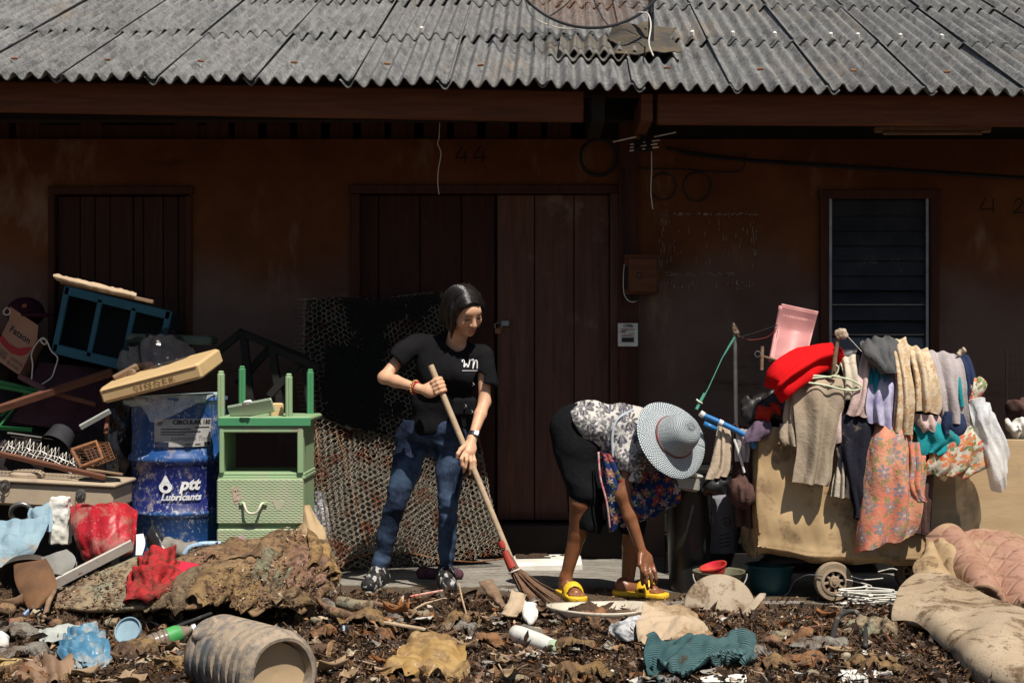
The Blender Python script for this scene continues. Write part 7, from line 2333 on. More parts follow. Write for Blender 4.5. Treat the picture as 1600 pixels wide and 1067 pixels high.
hr = [[(230, 872, 7.45), (300, 862, 7.42), (380, 846, 7.42), (440, 833, 7.42), (490, 850, 7.42), (528, 884, 7.45)],
      [(200, 888, 7.30), (290, 876, 7.22), (370, 866, 7.20), (438, 858, 7.20), (500, 876, 7.24), (530, 904, 7.28)],
      [(172, 912, 7.15), (272, 905, 7.02), (358, 899, 6.98), (430, 895, 6.98), (490, 904, 7.02), (520, 922, 7.12)],
      [(152, 940, 7.02), (262, 934, 6.87), (350, 927, 6.82), (420, 930, 6.82), (466, 938, 6.87), (500, 938, 7.0)],
      [(142, 956, 6.96), (252, 952, 6.80), (342, 942, 6.74), (410, 950, 6.74), (458, 955, 6.77), (490, 948, 6.92)]]
heap_sheet = sheet([[W(*p) for p in r_] for r_ in hr], 150, 110, noise=(.022, 4), ridge=.016, seed=41, ragged=.06, grain=.6)
one('muddy_blanket', heap_sheet, M['heap'], 'big mud-caked blanket heaped in front of the green drawers', 'blanket', smooth=True, solid=.012)
HEAPG = heap_sheet.grid
def rag(v0, v1, u0, u1, tones, name, label, seed, lift=.014, ridge=.012, cat='rag', dark=(.05, .03, .018), ragged=.06):
    vv = np.linspace(v0, v1, 6) * (HEAPG.shape[0] - 1)
    uu = np.linspace(u0, u1, 6) * (HEAPG.shape[1] - 1)
    ctrl = [[HEAPG[int(a), int(b)] + np.array([0, -lift * .6, lift]) for b in uu] for a in vv]
    return one(name, sheet(ctrl, 60, 60, noise=(.010, 8), ridge=ridge, seed=seed, grain=.45, fine=.6, ragged=ragged, fold=(.010, 2.6, .5)), muddy_cloth('rag_' + str(seed), tones, dark), label, cat, 'muddy rags on the blanket heap', smooth='auto', angle=30, solid=.003)
rag(.28, .62, .50, .68, ((.20, .19, .12), (.25, .24, .16), (.18, .13, .075)), 'grey_green_rag', 'grey-green muddy rag on the face of the blanket heap', 201)
rag(.22, .70, .66, .86, ((.25, .135, .09), (.30, .17, .115), (.19, .105, .06)), 'pink_rag', 'dull pink muddy rag right of the grey-green one', 202)
rag(.0, .42, .74, .97, ((.30, .175, .06), (.36, .23, .10), (.22, .13, .06)), 'ochre_rag', 'ochre cloth fold at the right shoulder of the blanket heap', 203, .026, .018)
rag(.45, .98, .30, .56, ((.24, .15, .065), (.31, .20, .09), (.19, .11, .055)), 'ochre_rag', 'yellowish rag spread over the lower middle of the heap', 204, .02, .014)
rag(.40, 1.0, .02, .30, ((.17, .115, .065), (.23, .165, .095), (.15, .12, .07)), 'brown_sacking', 'brown sacking at the left foot of the blanket heap', 205, .02, .016)
rag(.70, 1.0, .62, .90, ((.20, .125, .06), (.15, .095, .05), (.24, .17, .10)), 'brown_sacking', 'torn brown sacking at the right foot of the heap', 206, .02, .018)
rag(.02, .30, .28, .62, ((.21, .125, .06), (.28, .18, .095), (.19, .10, .055)), 'tan_rag', 'tan rag along the top ridge of the heap', 207, .016, .014)
br_ = [[(92, 934, 6.98), (150, 902, 7.08), (190, 884, 7.15), (222, 874, 7.2)], [(90, 945, 6.92), (150, 925, 6.96), (195, 910, 7.0), (230, 905, 7.02)], [(84, 957, 6.86), (150, 956, 6.82), (200, 955, 6.80), (240, 954, 6.8)]]
board_sheet = sheet([[W(*p) for p in r_] for r_ in br_], 70, 40, noise=(.010, 8), ridge=.006, seed=43)
one('muddy_board', board_sheet, M['heap2'], 'flat mud-covered panel beside the long white board', 'panel', smooth=True, solid=.02)
M['chipped_white'] = mk('chipped_white_paint', (.58, .54, .48), (.5, .46, .4), 14, .7, .3, mud=.4, mudc=(.28, .2, .13), msc=8)
one('white_board', MB().beam(W(66, 922, 6.93), W(206, 850, 7.18), .012, .055, up=(0, -.45, .9), bev=.004), M['chipped_white'], 'long chipped white board slanting up to the red sack', 'board')
one('blue_board', MB().beam(W(38, 966, 6.8), W(74, 932, 6.92), .012, .05, up=(0, -.45, .9), bev=.003), mk('sky_blue_board', (.22, .34, .56), (.3, .4, .6), 9, .6, mud=.3), 'short sky blue board end below the white board', 'board')
one('splintered_branch', MB().tube([W(58, 998, 6.7), W(68, 970, 6.72), W(76, 940, 6.8), W(86, 922, 6.86)], [.008, .011, .012, .008], 8), M['old_wood'], 'pale splintered branch crossing the white board\'s lower end', 'branch', smooth=True)
one('wok', MB().lathe([(0, 0), (.05, .004), (.10, .03), (.13, .07), (.135, .072), (.132, .066), (.10, .022), (0, -.01)], 40, axis_mat(W(46, 878, 7.18), (.15, -.62, -.75))), mk('sooty_wok', (.05, .04, .034), (.12, .09, .065), 7, .7, .3, mud=.4, mudc=(.2, .15, .1)), 'sooty brown wok lying face down at the left edge', 'wok', smooth='auto')
hang([(22, 882, 72, 872, 7.05), (24, 905, 84, 896, 6.95), (34, 930, 88, 918, 6.88), (46, 952, 66, 948, 6.82)], mk('rusty_plate', (.10, .055, .032), (.17, .085, .04), 8, .8, .2, mud=.3, mudc=(.2, .17, .14)), 'metal_sheet', 'rusty brown metal sheet propped below the wok', 'metal sheet', noise=(.004, 8), ridge=.004, solid=.004)
hang([(66, 872, 104, 862, 7.1), (70, 884, 117, 878, 7.05), (80, 898, 100, 900, 7.0)], mk('grey_tile', (.25, .24, .22), (.2, .19, .17), 8, .8, .2, mud=.2), 'broken_tile', 'broken flat grey tile between wok and white board', 'tile', noise=(.003, 10), ridge=.003, solid=.012)
M['red_cloth'] = muddy_cloth('muddy_red_cloth', ((.42, .018, .022), (.50, .03, .035), (.34, .03, .025)), (.10, .035, .022))
hang([(222, 866, 272, 858, 7.18), (208, 886, 283, 876, 7.06), (199, 910, 278, 905, 6.96), (204, 930, 262, 925, 6.90), (212, 942, 236, 938, 6.88)], M['red_cloth'], 'red_tarp', 'crumpled muddy red tarpaulin on the blanket heap', 'tarpaulin', noise=(.018, 10), ridge=.034, bulge=.10, solid=.003, sharp=28, fine=.5, grain=.8)
hang([(276, 876, 312, 880, 7.10), (268, 900, 304, 905, 6.98), (258, 928, 288, 935, 6.90)], mk('pink_red_plastic', (.55, .02, .06), (.5, .03, .05), 8, .45, .4, mud=.25, mudc=(.28, .12, .08)), 'red_plastic_sheet', 'flat pinkish red plastic sheet beside the crumpled red tarpaulin', 'sheet', noise=(.005, 8), ridge=.006, solid=.003)
hang([(230, 845, 238, 818, 7.55), (238, 866, 254, 840, 7.5), (248, 872, 262, 862, 7.48)], M['black'], 'black_plastic_sheet', 'torn black plastic standing before the blue drum', 'sheet', noise=(.008, 14), ridge=.012, solid=.003)
one('grey_bundle', blob([(W(262, 858, 7.5), W(296, 862, 7.5), .055, .045)], .009, .03, (.01, 10), (.003, 40)), mk('grey_sacking', (.24, .22, .19), (.18, .16, .13), 20, .9, mud=.3, mudc=(.14, .09, .05)), 'grey sacking bundle at the foot of the blue drum', 'bundle', smooth=True)
one('blue_pipe', MB().tube([tuple(p) for p in catmull([W(288, 866, 7.4), W(296, 856, 7.4), W(315, 850, 7.4), W(345, 849, 7.42)], 20)], .013, 10), mk('pale_blue_pipe', (.36, .52, .66), None, 8, .35, .4), 'curved pale blue plastic pipe at the drum\'s foot', 'pipe', smooth=True)
one('white_scrap', sheet([[W(213, 836, 7.5), W(224, 834, 7.5)], [W(213, 850, 7.46), W(227, 850, 7.46)], [W(212, 868, 7.42), W(222, 868, 7.42)]], 12, 16, noise=(.004, 20)), M['white'], 'white plastic piece right of the red sack', 'scrap', smooth=True, solid=.004)

# ------------------------------------------------------------------ foreground pieces
M['ribbed_mud'] = mk('mud_coated_plastic', (.07, .075, .08), (.11, .11, .11), 5, .55, .35, mud=.80, mudc=(.40, .31, .22), msc=4.5, bump=.4, bsc=60)
jc = thing('water_bottle_drum', W(380, 1060, 5.5), 'big mud-coated ribbed water container lying on its side in front', 'container')
ja, jb = Vector((W(338, 1022, 5.78).x, 5.78, .11)), Vector((W(440, 1040, 5.42).x, 5.42, .11))
jm_ = axis_mat(ja, jb - ja, (0, 0, 1))
JL = (jb - ja).length
RJ = .150
prof = [(0, -.02), (RJ * .6, -.02), (RJ * .85, 0), (RJ * .97, .03)]
z = .05
while z < JL - .05:
    prof += [(RJ, z), (RJ, z + .028), (RJ - .012, z + .036), (RJ - .012, z + .044)]
    z += .052
prof += [(RJ, JL - .03), (RJ * .97, JL - .005), (RJ * .85, JL + .012), (RJ * .78, JL + .010), (RJ * .74, JL - .006), (RJ * .72, JL - .04), (RJ * .70, JL - .07), (0, JL - .08)]
part('container_body', MB().lathe(prof, 72, jm_, wob=lambda a, z_: 1 + .02 * math.sin(2 * a + 1) + .012 * math.sin(5 * a + z_ * 9)), M['ribbed_mud'], jc, smooth='auto', angle=50)
part('mud_plug', MB().lathe([(0, JL - .045), (RJ * .45, JL - .04), (RJ * .73, JL - .03)], 40, jm_ @ Matrix.Rotation(.0, 4, 'Z'), wob=lambda a, z_: 1 + .05 * math.sin(3 * a)), mk('wet_clay', (.42, .30, .18), (.46, .34, .21), 5, .35, .5, bump=.2), jc, smooth=True)
part('grip_recess', MB().lathe([(.0, .004), (.035, .004), (.045, .010), (.052, .004), (.055, -.004)], 30, axis_mat(jm_ @ Vector((RJ * .78, RJ * .60, .085)), jm_.to_3x3() @ Vector((.78, .60, 0)))), M['ribbed_mud'], jc, smooth=True)

M['yellow_film'] = mk('ochre_plastic_film', (.32, .19, .065), (.42, .28, .12), 7, .25, .5, mud=.6, mudc=(.20, .115, .045), bump=.3, bsc=20, bdist=.01)
LIFT = .972
yb = [[W(640, 1003, 6.35), W(665, 988, 6.4), W(690, 985, 6.42), W(712, 1000, 6.38)], [W(612, 1025, 6.15), W(655, 1008, 6.2), W(700, 1006, 6.22), W(728, 1022, 6.15)], [W(590, 1050, 5.95), W(645, 1030, 5.95), W(700, 1035, 6.0), W(733, 1045, 6.0)], [W(592, 1056, 5.85), W(640, 1045, 5.85), W(700, 1062, 5.88), W(725, 1072, 5.85)]]
yb = [[Vector((p.x * LIFT, p.y * LIFT, EYE - (EYE - p.z) * LIFT)) for p in r_] for r_ in yb]
one('ochre_bag', sheet(yb, 80, 70, noise=(.014, 8), ridge=.022, seed=51, grain=1.0, fine=.5, ragged=.06), M['yellow_film'], 'wet ochre plastic bag spread over the mud in front of the sweeping woman', 'bag', smooth='auto', angle=28, solid=.002)
hang([(632, 1046, 680, 1044, 5.9), (622, 1056, 690, 1056, 5.82), (620, 1070, 692, 1072, 5.74)], mk('green_leaf_litter', (.07, .13, .04), (.16, .20, .08), 14, .5, .4, mud=.4, mudc=(.1, .08, .04)), 'green_film', 'dull green crumpled film under the ochre bag', 'film', nu=44, nv=34, noise=(.014, 18), ridge=.024, sharp=20, grain=1.0, fine=.5)
M['blue_bag'] = mk('blue_film', (.045, .15, .25), (.11, .24, .34), 9, .35, .4, mud=.55, mudc=(.34, .34, .31), msc=11, bump=.3, bsc=40)
hang([(110, 985, 150, 980, 6.28), (98, 1000, 165, 995, 6.18), (92, 1018, 172, 1012, 6.08), (100, 1034, 170, 1034, 6.0), (112, 1048, 150, 1052, 5.93)], M['blue_bag'], 'blue_plastic_bag', 'crumpled blue plastic bag at lower left', 'bag', nu=44, nv=44, noise=(.020, 12), ridge=.014, bulge=.05, sharp=22, fine=.6, grain=1.0, ragged=.03)
hang([(62, 986, 130, 978, 6.6), (58, 994, 138, 990, 6.5), (64, 1004, 132, 1006, 6.4)], mk('pale_grey_film', (.45, .47, .43), (.36, .38, .35), 9, .5, .3, mud=.35), 'grey_plastic_sheet', 'pale grey plastic sheet behind the blue bag', 'sheet', noise=(.012, 12), ridge=.014, solid=.002)
hang([(48, 1026, 92, 1020, 6.12), (34, 1036, 108, 1032, 6.02), (30, 1050, 114, 1046, 5.93), (40, 1064, 108, 1062, 5.83), (52, 1078, 98, 1078, 5.76)], fabric('tan_rag', (.27, .175, .115), (.20, .125, .08), .45, mudc=(.12, .075, .045)), 'brown_rag', 'bunched tan brown rag at the lower left', 'rag', noise=(.022, 9), ridge=.014, fold=(.016, 2.5, .8), bulge=.06, grain=.6, fine=.5)
hang([(-10, 1030, 32, 1036, 6.1), (-10, 1045, 36, 1052, 5.95), (-10, 1062, 30, 1070, 5.8)], mk('yellow_sacking', (.40, .30, .12), (.34, .24, .1), 20, .9, mud=.25), 'yellow_sacking', 'yellowish sacking at the lower left corner', 'sacking', noise=(.012, 12), ridge=.012)
pb = thing('plastic_bottle', W(250, 1010, 6.3), 'muddy clear ribbed plastic bottle with green label left of the container', 'bottle')
bm2 = axis_mat(W(206, 1016, 6.25), W(300, 982, 6.35) - W(206, 1016, 6.25))
BLn = (W(300, 982, 6.35) - W(206, 1016, 6.25)).length
prof = [(0, 0), (.03, 0), (.036, .008)]
z = .015
while z < BLn * .62:
    prof += [(.037, z), (.037, z + .012), (.033, z + .016)]
    z += .02
prof += [(.036, BLn * .66), (.036, BLn * .72), (.026, BLn * .86), (.014, BLn * .95), (.014, BLn)]
part('bottle_body', MB().lathe(prof, 28, bm2), clear_plastic('bottle_plastic', (.30, .24, .18), .55, .2), pb, smooth='auto')
part('label', MB().lathe([(.0375, BLn * .60), (.0375, BLn * .74), (.031, BLn * .82)], 28, bm2), mk('green_label', (.05, .26, .07), (.08, .34, .1), 14, .5, mud=.3), pb, smooth=True)
part('cap', MB().lathe([(.016, BLn), (.016, BLn + .016), (0, BLn + .016)], 18, bm2), M['white'], pb, smooth='auto')
one('black_rod', MB().tube([W(172, 1022, 6.2), W(240, 992, 6.35), W(330, 958, 6.6)], .0075, 8), M['rubber'], 'thin black rod slanting over the plastic bottle', 'rod')
one('jar_lid', MB().lathe([(0, 0), (.05, 0), (.056, .006), (.056, .018), (.052, .018), (.05, .006), (0, .004)], 30, axis_mat(W(202, 986, 6.45), (-.2, -.85, .5))), mk('pale_blue_lid', (.28, .40, .46), (.2, .3, .36), 9, .4, mud=.35), 'round pale blue jar lid behind the plastic bottle', 'lid', smooth='auto')
s = SDF(W(265, 1040, 5.95) - Vector((.11, .1, .09)), W(265, 1040, 5.95) + Vector((.11, .1, .09)), .006)
s.rbox(W(265, 1042, 5.95), (.05, .03, .028), [Vector((.97, .1, .2)), Vector((-.1, .99, 0)), Vector((-.2, 0, .97))], .008); s.displace(lambda P: crumple(P, 14, 3) * .008)
one('wood_block', s.mesh(1), muddy_cloth('wet_wood', ((.30, .18, .07), (.36, .24, .11), (.26, .15, .06))), 'tan wooden block beside the big container', 'block', smooth=True)
one('rolled_strip', MB().tube([tuple(p) for p in catmull([W(512, 918, 7.05), W(500, 925, 7.0), W(500, 940, 6.95), W(520, 955, 6.85), W(548, 962, 6.8), W(575, 966, 6.8)], 30)], [.016 + .008 * math.sin(i * .4) for i in range(30)], 10), M['heap'], 'mud-caked rolled strip curving right of the blanket heap', 'strip', smooth=True)
one('rolled_strip', MB().tube([tuple(p) for p in catmull([W(530, 940, 6.95), W(555, 946, 6.9), W(582, 948, 6.88)], 16)], .028, 10), M['heap2'], 'short muddy roll lying inside the curved strip', 'roll', smooth=True)
one('blue_hook', MB().tube([tuple(p) for p in catmull([W(510, 984, 6.55), W(516, 991, 6.5), W(528, 994, 6.5), W(536, 990, 6.5), W(537, 978, 6.55)], 20)], .0055, 8), mk('light_blue_plastic', (.30, .48, .66), None, 8, .4), 'curved light blue plastic hook right of the container', 'hook', smooth=True)
one('red_ribbon', sheet([[W(516, 1012, 6.2), W(524, 1010, 6.2)], [W(522, 1026, 6.1), W(532, 1024, 6.1)], [W(534, 1042, 5.98), W(546, 1044, 5.98)]], 8, 24, noise=(.008, 18)), mk('orange_red_ribbon', (.60, .07, .025), None, 9, .6), 'orange-red ribbon on the mud right of the container', 'ribbon', smooth=True, solid=.002)
def stone(px, py, Y, r3, mat, name, label, cat, seed, group=None, vox=.006, amp=.012):
    c = W(px, py, Y)
    s = SDF(c - Vector(r3) * 1.5 - Vector((.02,) * 3), c + Vector(r3) * 1.5 + Vector((.02,) * 3), vox)
    s.ell(c, r3); s.displace(lambda P: crumple(P, .6 / max(r3), seed) * amp)
    return one(name, s.mesh(1), mat, label, cat, group, smooth=True)
M['pale_stone'] = mk('pale_stone', (.33, .27, .19), (.42, .35, .25), 20, .9, .2, mud=.2, mudc=(.12, .08, .05), bump=.6)
stone(528, 1056, 5.9, (.055, .03, .026), M['pale_stone'], 'stone', 'flat pale stone right of the big container', 'stone', 4)
wb = thing('white_bottle', W(840, 1010, 6.4), 'muddy white bottle with green cap end lying on the mud', 'bottle')
w0, w1 = W(804, 988, 6.45), W(878, 1016, 6.25)
wm_ = axis_mat(w0, w1 - w0); WL = (w1 - w0).length
part('bottle_body', MB().lathe([(0, -.012), (.020, -.012), (.032, 0), (.035, .03), (.035, WL * .55), (.031, WL * .8), (.030, WL * .82)], 28, wm_), mk('white_bottle_plastic', (.66, .65, .60), (.58, .56, .5), 8, .45, .4, mud=.4, mudc=(.2, .14, .09), msc=14), wb, smooth='auto')
part('bottle_end', MB().lathe([(.031, WL * .8), (.033, WL * .84), (.033, WL * .98), (.02, WL * 1.02), (0, WL * 1.02)], 28, wm_), mk('pale_green_cap', (.42, .52, .36), (.36, .46, .3), 8, .5, mud=.3, mudc=(.2, .14, .09)), wb, smooth='auto')
# oval basin
ob = thing('oval_basin', W(938, 1000, 6.9), 'mud-smeared cream oval basin at the bending person\'s feet', 'basin')
oc = W(937, 951, 6.95)
def oval(r_, z_, n=56):
    return [(oc.x + r_ * .228 * math.cos(a), oc.y + r_ * .155 * math.sin(a), z_ + .006 * math.sin(2 * a + 1)) for a in (2 * math.pi * k / n for k in range(n))]
rings = [(.30, oc.z - .11), (.42, oc.z - .105), (.62, oc.z - .075), (.88, oc.z - .03), (.99, oc.z - .004), (1.03, oc.z + .006), (1.03, oc.z + .014), (.95, oc.z + .010), (.86, oc.z - .018), (.6, oc.z - .030), (.02, oc.z - .034)]
mb = MB()
for r_, z_ in rings: mb.v += oval(r_, z_)
n = 56
mb.f = [(i * n + k, i * n + (k + 1) % n, (i + 1) * n + (k + 1) % n, (i + 1) * n + k) for i in range(len(rings) - 1) for k in range(n)] + [tuple(range(n - 1, -1, -1))]
part('basin_shell', mb, mk('cream_enamel', (.58, .52, .42), (.5, .44, .34), 8, .5, .35, mud=.45, mudc=(.15, .09, .05), msc=9), ob, smooth=True)
hang([(898, 945, 960, 944, 7.02), (892, 951, 950, 952, 6.95), (896, 956, 940, 957, 6.88)], M['mud'], 'basin_mud', parent=ob, noise=(.012, 18), ridge=.008, bulge=0)
M['card'] = mk('wet_card', (.46, .35, .24), (.40, .30, .20), 4, .85, .2, mud=.5, mudc=(.26, .165, .085), bump=.25, bsc=40)
cdr = [[(1010, 950, 6.75), (1035, 944, 6.8), (1062, 946, 6.8), (1090, 958, 6.75)], [(1000, 966, 6.6), (1035, 960, 6.6), (1070, 962, 6.6), (1102, 975, 6.6)], [(996, 990, 6.42), (1035, 985, 6.42), (1075, 985, 6.42), (1108, 990, 6.45)], [(1000, 1008, 6.35), (1035, 1012, 6.32), (1075, 1008, 6.33), (1110, 1000, 6.4)]]
one('cardboard_sheet', sheet([[W(p[0], p[1], p[2] * .985) for p in r_] for r_ in cdr], 80, 70, noise=(.010, 5), ridge=.022, seed=61, grain=1.0, ragged=.05), M['card'], 'wet tan cardboard sheet folded over beside the oval basin', 'cardboard', smooth='auto', angle=25, solid=.004)
hang([(958, 978, 1000, 966, 6.5), (952, 988, 1000, 985, 6.42), (975, 998, 1000, 1008, 6.38)], mk('printed_paper', (.62, .62, .62), (.03, .03, .035), 22, .7, mud=.2), 'torn_carton', 'torn black and white carton at the cardboard\'s left end', 'carton', noise=(.014, 12), ridge=.016, bulge=.05)
def rib_mat():
    s = NT('ribbed_knit')
    co = s.coord(); uv = s.coord('UV')
    sep = s.n('SeparateXYZ'); s.l(uv, sep.inputs[0])
    h = s.math('SINE', s.math('MULTIPLY', sep.outputs['Y'], 700.0))
    col = s.mix(s.ramp(s.noise(co, 6, 5), .35, .65), (.055, .115, .122), (.085, .15, .152))
    col = s.mix(s.ramp(h, -1, .2, .5, 0.0), col, (.03, .07, .075))
    md = s.ramp(s.noise(co, 16, 6, .7), .58, .68)
    col = s.mix(s.math('MULTIPLY', md, .8), col, (.08, .05, .03))
    return s.done(col, .9, s.bump(h, .6, .006), .1)
kn_ = [[(1012, 1010, 6.2), (1060, 1000, 6.3), (1110, 995, 6.35), (1150, 986, 6.38), (1176, 1000, 6.35)], [(1005, 1026, 6.1), (1060, 1016, 6.15), (1115, 1010, 6.2), (1160, 1002, 6.25), (1182, 1012, 6.25)], [(1008, 1040, 6.0), (1060, 1032, 6.05), (1110, 1028, 6.08), (1150, 1022, 6.12), (1178, 1028, 6.15)], [(1020, 1050, 5.95), (1060, 1048, 5.95), (1100, 1040, 6.0), (1140, 1034, 6.05), (1170, 1034, 6.1)]]
one('knitted_sweater', sheet([[W(p[0], p[1], p[2] * .968) for p in r_] for r_ in kn_], 90, 70, noise=(.016, 8), ridge=.026, seed=71, grain=1.2, fine=.4, ragged=.06), rib_mat(), 'muddy blue-green ribbed sweater lying on the mud', 'sweater', smooth=True, solid=.01)
hang([(980, 1060, 1040, 1046, 5.9), (985, 1066, 1055, 1056, 5.82), (990, 1072, 1050, 1068, 5.76)], mk('grey_film', (.20, .20, .20), (.14, .14, .14), 20, .5, mud=.3), 'grey_rag', 'crumpled grey plastic below the sweater', 'plastic', noise=(.012, 14), ridge=.012)
for k, (rows, lb) in enumerate((([(802, 928, 818, 932, 6.95), (795, 942, 815, 948, 6.85), (784, 958, 806, 964, 6.75)], 'muddy cream shoe sole beside the broom tip'), ([(822, 944, 834, 946, 6.9), (818, 958, 837, 962, 6.8), (824, 972, 832, 974, 6.72)], 'white shell-like scrap under the broom bristles'), ([(752, 912, 768, 910, 7.2), (764, 930, 780, 928, 7.05), (780, 948, 792, 946, 6.95)], 'splintered wood chunk left of the broom tip'))):
    hang(rows, (M['card'], M['foam'], M['old_wood'])[k], ('shoe_sole', 'shell_scrap', 'wood_chunk')[k], lb, ('sole', 'scrap', 'wood')[k], noise=(.008, 16), ridge=.010, bulge=.03, solid=.008)
one('bent_twig', MB().tube([W(717, 910, 7.1), W(722, 935, 6.95), W(730, 963, 6.8)], [.003, .004, .003], 6), M['pale_wood'], 'upright pale straw stalk in front of the sweeping woman\'s far foot', 'stalk')
one('painted_stick', MB().tube([W(630, 934, 7.1), W(660, 928, 7.12), W(692, 922, 7.15)], [.007, .006, .005], 6), mk('red_white_stick', (.55, .12, .08), (.6, .55, .48), 18, .7), 'red and white stick below the sweeping woman\'s feet', 'stick')
one('wooden_lath', MB().beam(W(600, 972, 6.65), W(664, 983, 6.55), .02, .012, bev=.003), M['pale_wood'], 'short pale lath on the mud left of the ochre bag', 'lath')
one('wooden_lath', MB().beam(W(578, 940, 6.95), W(650, 958, 6.85), .02, .016, bev=.003), M['old_wood'], 'longer brown lath below the sweeping woman', 'lath')
one('wooden_lath', MB().beam(W(1178, 1022, 6.1), W(1250, 1048, 5.95), .008, .008, bev=.002), M['red_wood'], 'thin reddish lath right of the sweater', 'lath')
one('rubber_strap', MB().tube([tuple(p) for p in catmull([W(1298, 1030, 6.05), W(1302, 990, 6.35), W(1312, 962, 6.55), W(1335, 955, 6.6), W(1350, 975, 6.5), W(1352, 1010, 6.2)], 30)], .012, 8), M['rubber'], 'dark muddy arched hose left of the beige mattress', 'hose', smooth=True)
one('muddy_shoe', blob([(W(1350, 975, 6.5), W(1385, 985, 6.45), .035, .045), (W(1345, 985, 6.45), W(1360, 1000, 6.4), .03, .03)], .007, .02, (.012, 14), (.004, 40)), M['heap2'], 'mud-covered shoe beside the beige mattress', 'shoe', smooth=True)
hang([(1318, 1052, 1352, 1050, 5.9), (1312, 1060, 1362, 1056, 5.84), (1318, 1068, 1366, 1066, 5.78)], M['foam'], 'foam_sheet', 'torn crumbled white foam at the bottom edge', 'foam', nu=40, nv=30, noise=(.012, 22), ridge=.02, sharp=20, ragged=.06, grain=1.0, solid=.008)
hang([(1095, 1058, 1165, 1054, 5.78), (1094, 1062, 1167, 1060, 5.74), (1096, 1066, 1166, 1066, 5.71)], M['foam'], 'white_strip', 'long white plastic strip at the bottom edge', 'strip', noise=(.004, 14), ridge=.004, bulge=0)
one('white_pebble', blob([(W(2, 998, 6.4), W(4, 1006, 6.35), .03, .025)], .006, .01, (.006, 14), (.002, 40)), M['foam'], 'white lump at the very left edge', 'lump', smooth=True)

# ------------------------------------------------------------------ pieces strewn over the mud
rn = random.Random(77)
def gpos(px, py):
    """Point on the uneven mud seen at a pixel."""
    Y = GY(py)
    for _ in range(12):
        x = (px - CX) / F * Y
        Y = .5 * Y + .5 * GY(py, float(ground_z(x, Y)))
    x = (px - CX) / F * Y
    return Vector((x, Y, float(ground_z(x, Y))))
PAL = [(.045, .025, .014), (.10, .056, .030), (.16, .092, .048), (.25, .115, .045), (.34, .21, .11), (.52, .39, .26), (.62, .53, .43), (.74, .70, .64)]
def spot():
    while True:
        px, py = rn.uniform(-20, 1600), rn.uniform(948, 1075)
        if 860 < px < 1060 and py < 960: continue
        if 1400 < px and py > 950: continue
        if 285 < px < 490 and py > 960: continue
        return px, py
LAND = [(45, 900, 'the wok'), (135, 1020, 'the blue bag'), (250, 1005, 'the clear bottle'), (390, 1000, 'the ribbed container'), (525, 985, 'the blue hook'), (530, 945, 'the curved strip'), (660, 1020, 'the ochre bag'), (640, 930, 'the painted stick'), (720, 940, 'the straw stalk'), (840, 998, 'the white bottle'), (937, 955, 'the oval basin'), (1050, 980, 'the wet cardboard'), (1095, 1020, 'the sweater'), (1128, 950, 'the round pan'), (1240, 960, 'the black cord'), (1325, 985, 'the arched hose'), (1365, 935, 'the white hangers'), (1335, 1058, 'the foam lump'), (1130, 1060, 'the white strip'), (330, 950, 'the muddy blanket'), (70, 1045, 'the brown rag')]
used_labels = {}
def where(px, py):
    lx, ly, nm = min(LAND, key=lambda t: (t[0] - px) ** 2 + (2 * (t[1] - py)) ** 2)
    dx, dy = px - lx, py - ly
    if abs(dx) > 1.6 * abs(dy):
        return ('left of ' if dx < 0 else 'right of ') + nm
    return ('in front of ' if dy > 0 else 'behind ') + nm
def lay(head, px, py):
    lb = head + ' on the mud ' + where(px, py)
    n_ = used_labels.get(lb, 0)
    used_labels[lb] = n_ + 1
    return lb
TW = (('brown', M['old_wood']), ('reddish', M['red_wood']), ('pale', M['pale_wood']), ('black', M['black_wood']))
for k in range(80):                                     # twigs
    px, py = spot()
    p = gpos(px, py)
    a = rn.uniform(0, math.pi); L = rn.uniform(.05, .22)
    d = Vector((math.cos(a), math.sin(a) * .8, rn.uniform(-.12, .25))).normalized()
    m = MB().tube([p - d * L / 2 + Vector((0, 0, .018)), p + Vector((rn.uniform(-.01, .01), 0, .026)), p + d * L / 2 + Vector((0, 0, .020))], [rn.uniform(.002, .004), rn.uniform(.003, .006), .002], 6)
    cn, mt_ = rn.choice(TW)
    one('twig', m, mt_, lay(('long ' if L > .15 else 'short ' if L < .09 else '') + 'thin ' + cn + ' twig', px, py), 'twig', 'twigs strewn over the mud')
for k in range(84):                                     # clods and stones
    px, py = spot()
    p = gpos(px, py); r = rn.uniform(.014, .036)
    c = p + Vector((0, 0, r * .6))
    s = SDF(c - Vector((r * 2,) * 3), c + Vector((r * 2,) * 3), r / 5)
    s.ell(c, (r * rn.uniform(.9, 1.5), r, r * rn.uniform(.5, .8))); s.displace(lambda P, r=r, k=k: crumple(P, .6 / r, k) * r * .35)
    one('clod', s.mesh(1), (M['heap2'] if k % 2 else M['heap']) if k % 5 else M['pale_stone'], lay(('big ' if r > .028 else 'small ' if r < .020 else '') + (('grey-brown clod' if k % 2 else 'brown clod') if k % 5 else 'pale stone'), px, py), 'clod', 'clods strewn over the mud', smooth=True)
SCR = [mk('scrap_white', (.58, .55, .5), (.45, .41, .35), 20, .7, mud=.3, mudc=(.2, .13, .08)), mk('scrap_tan', (.32, .22, .13), (.24, .16, .09), 20, .8, mud=.3, mudc=(.12, .08, .05)), mk('scrap_brown', (.17, .10, .055), (.1, .06, .035), 20, .8), mk('scrap_clear', (.3, .28, .25), (.2, .18, .15), 20, .3, .5), mk('scrap_rust', (.30, .12, .04), (.2, .08, .03), 20, .8)]
SCN = ('white', 'tan', 'dark brown', 'grey', 'rust-brown')
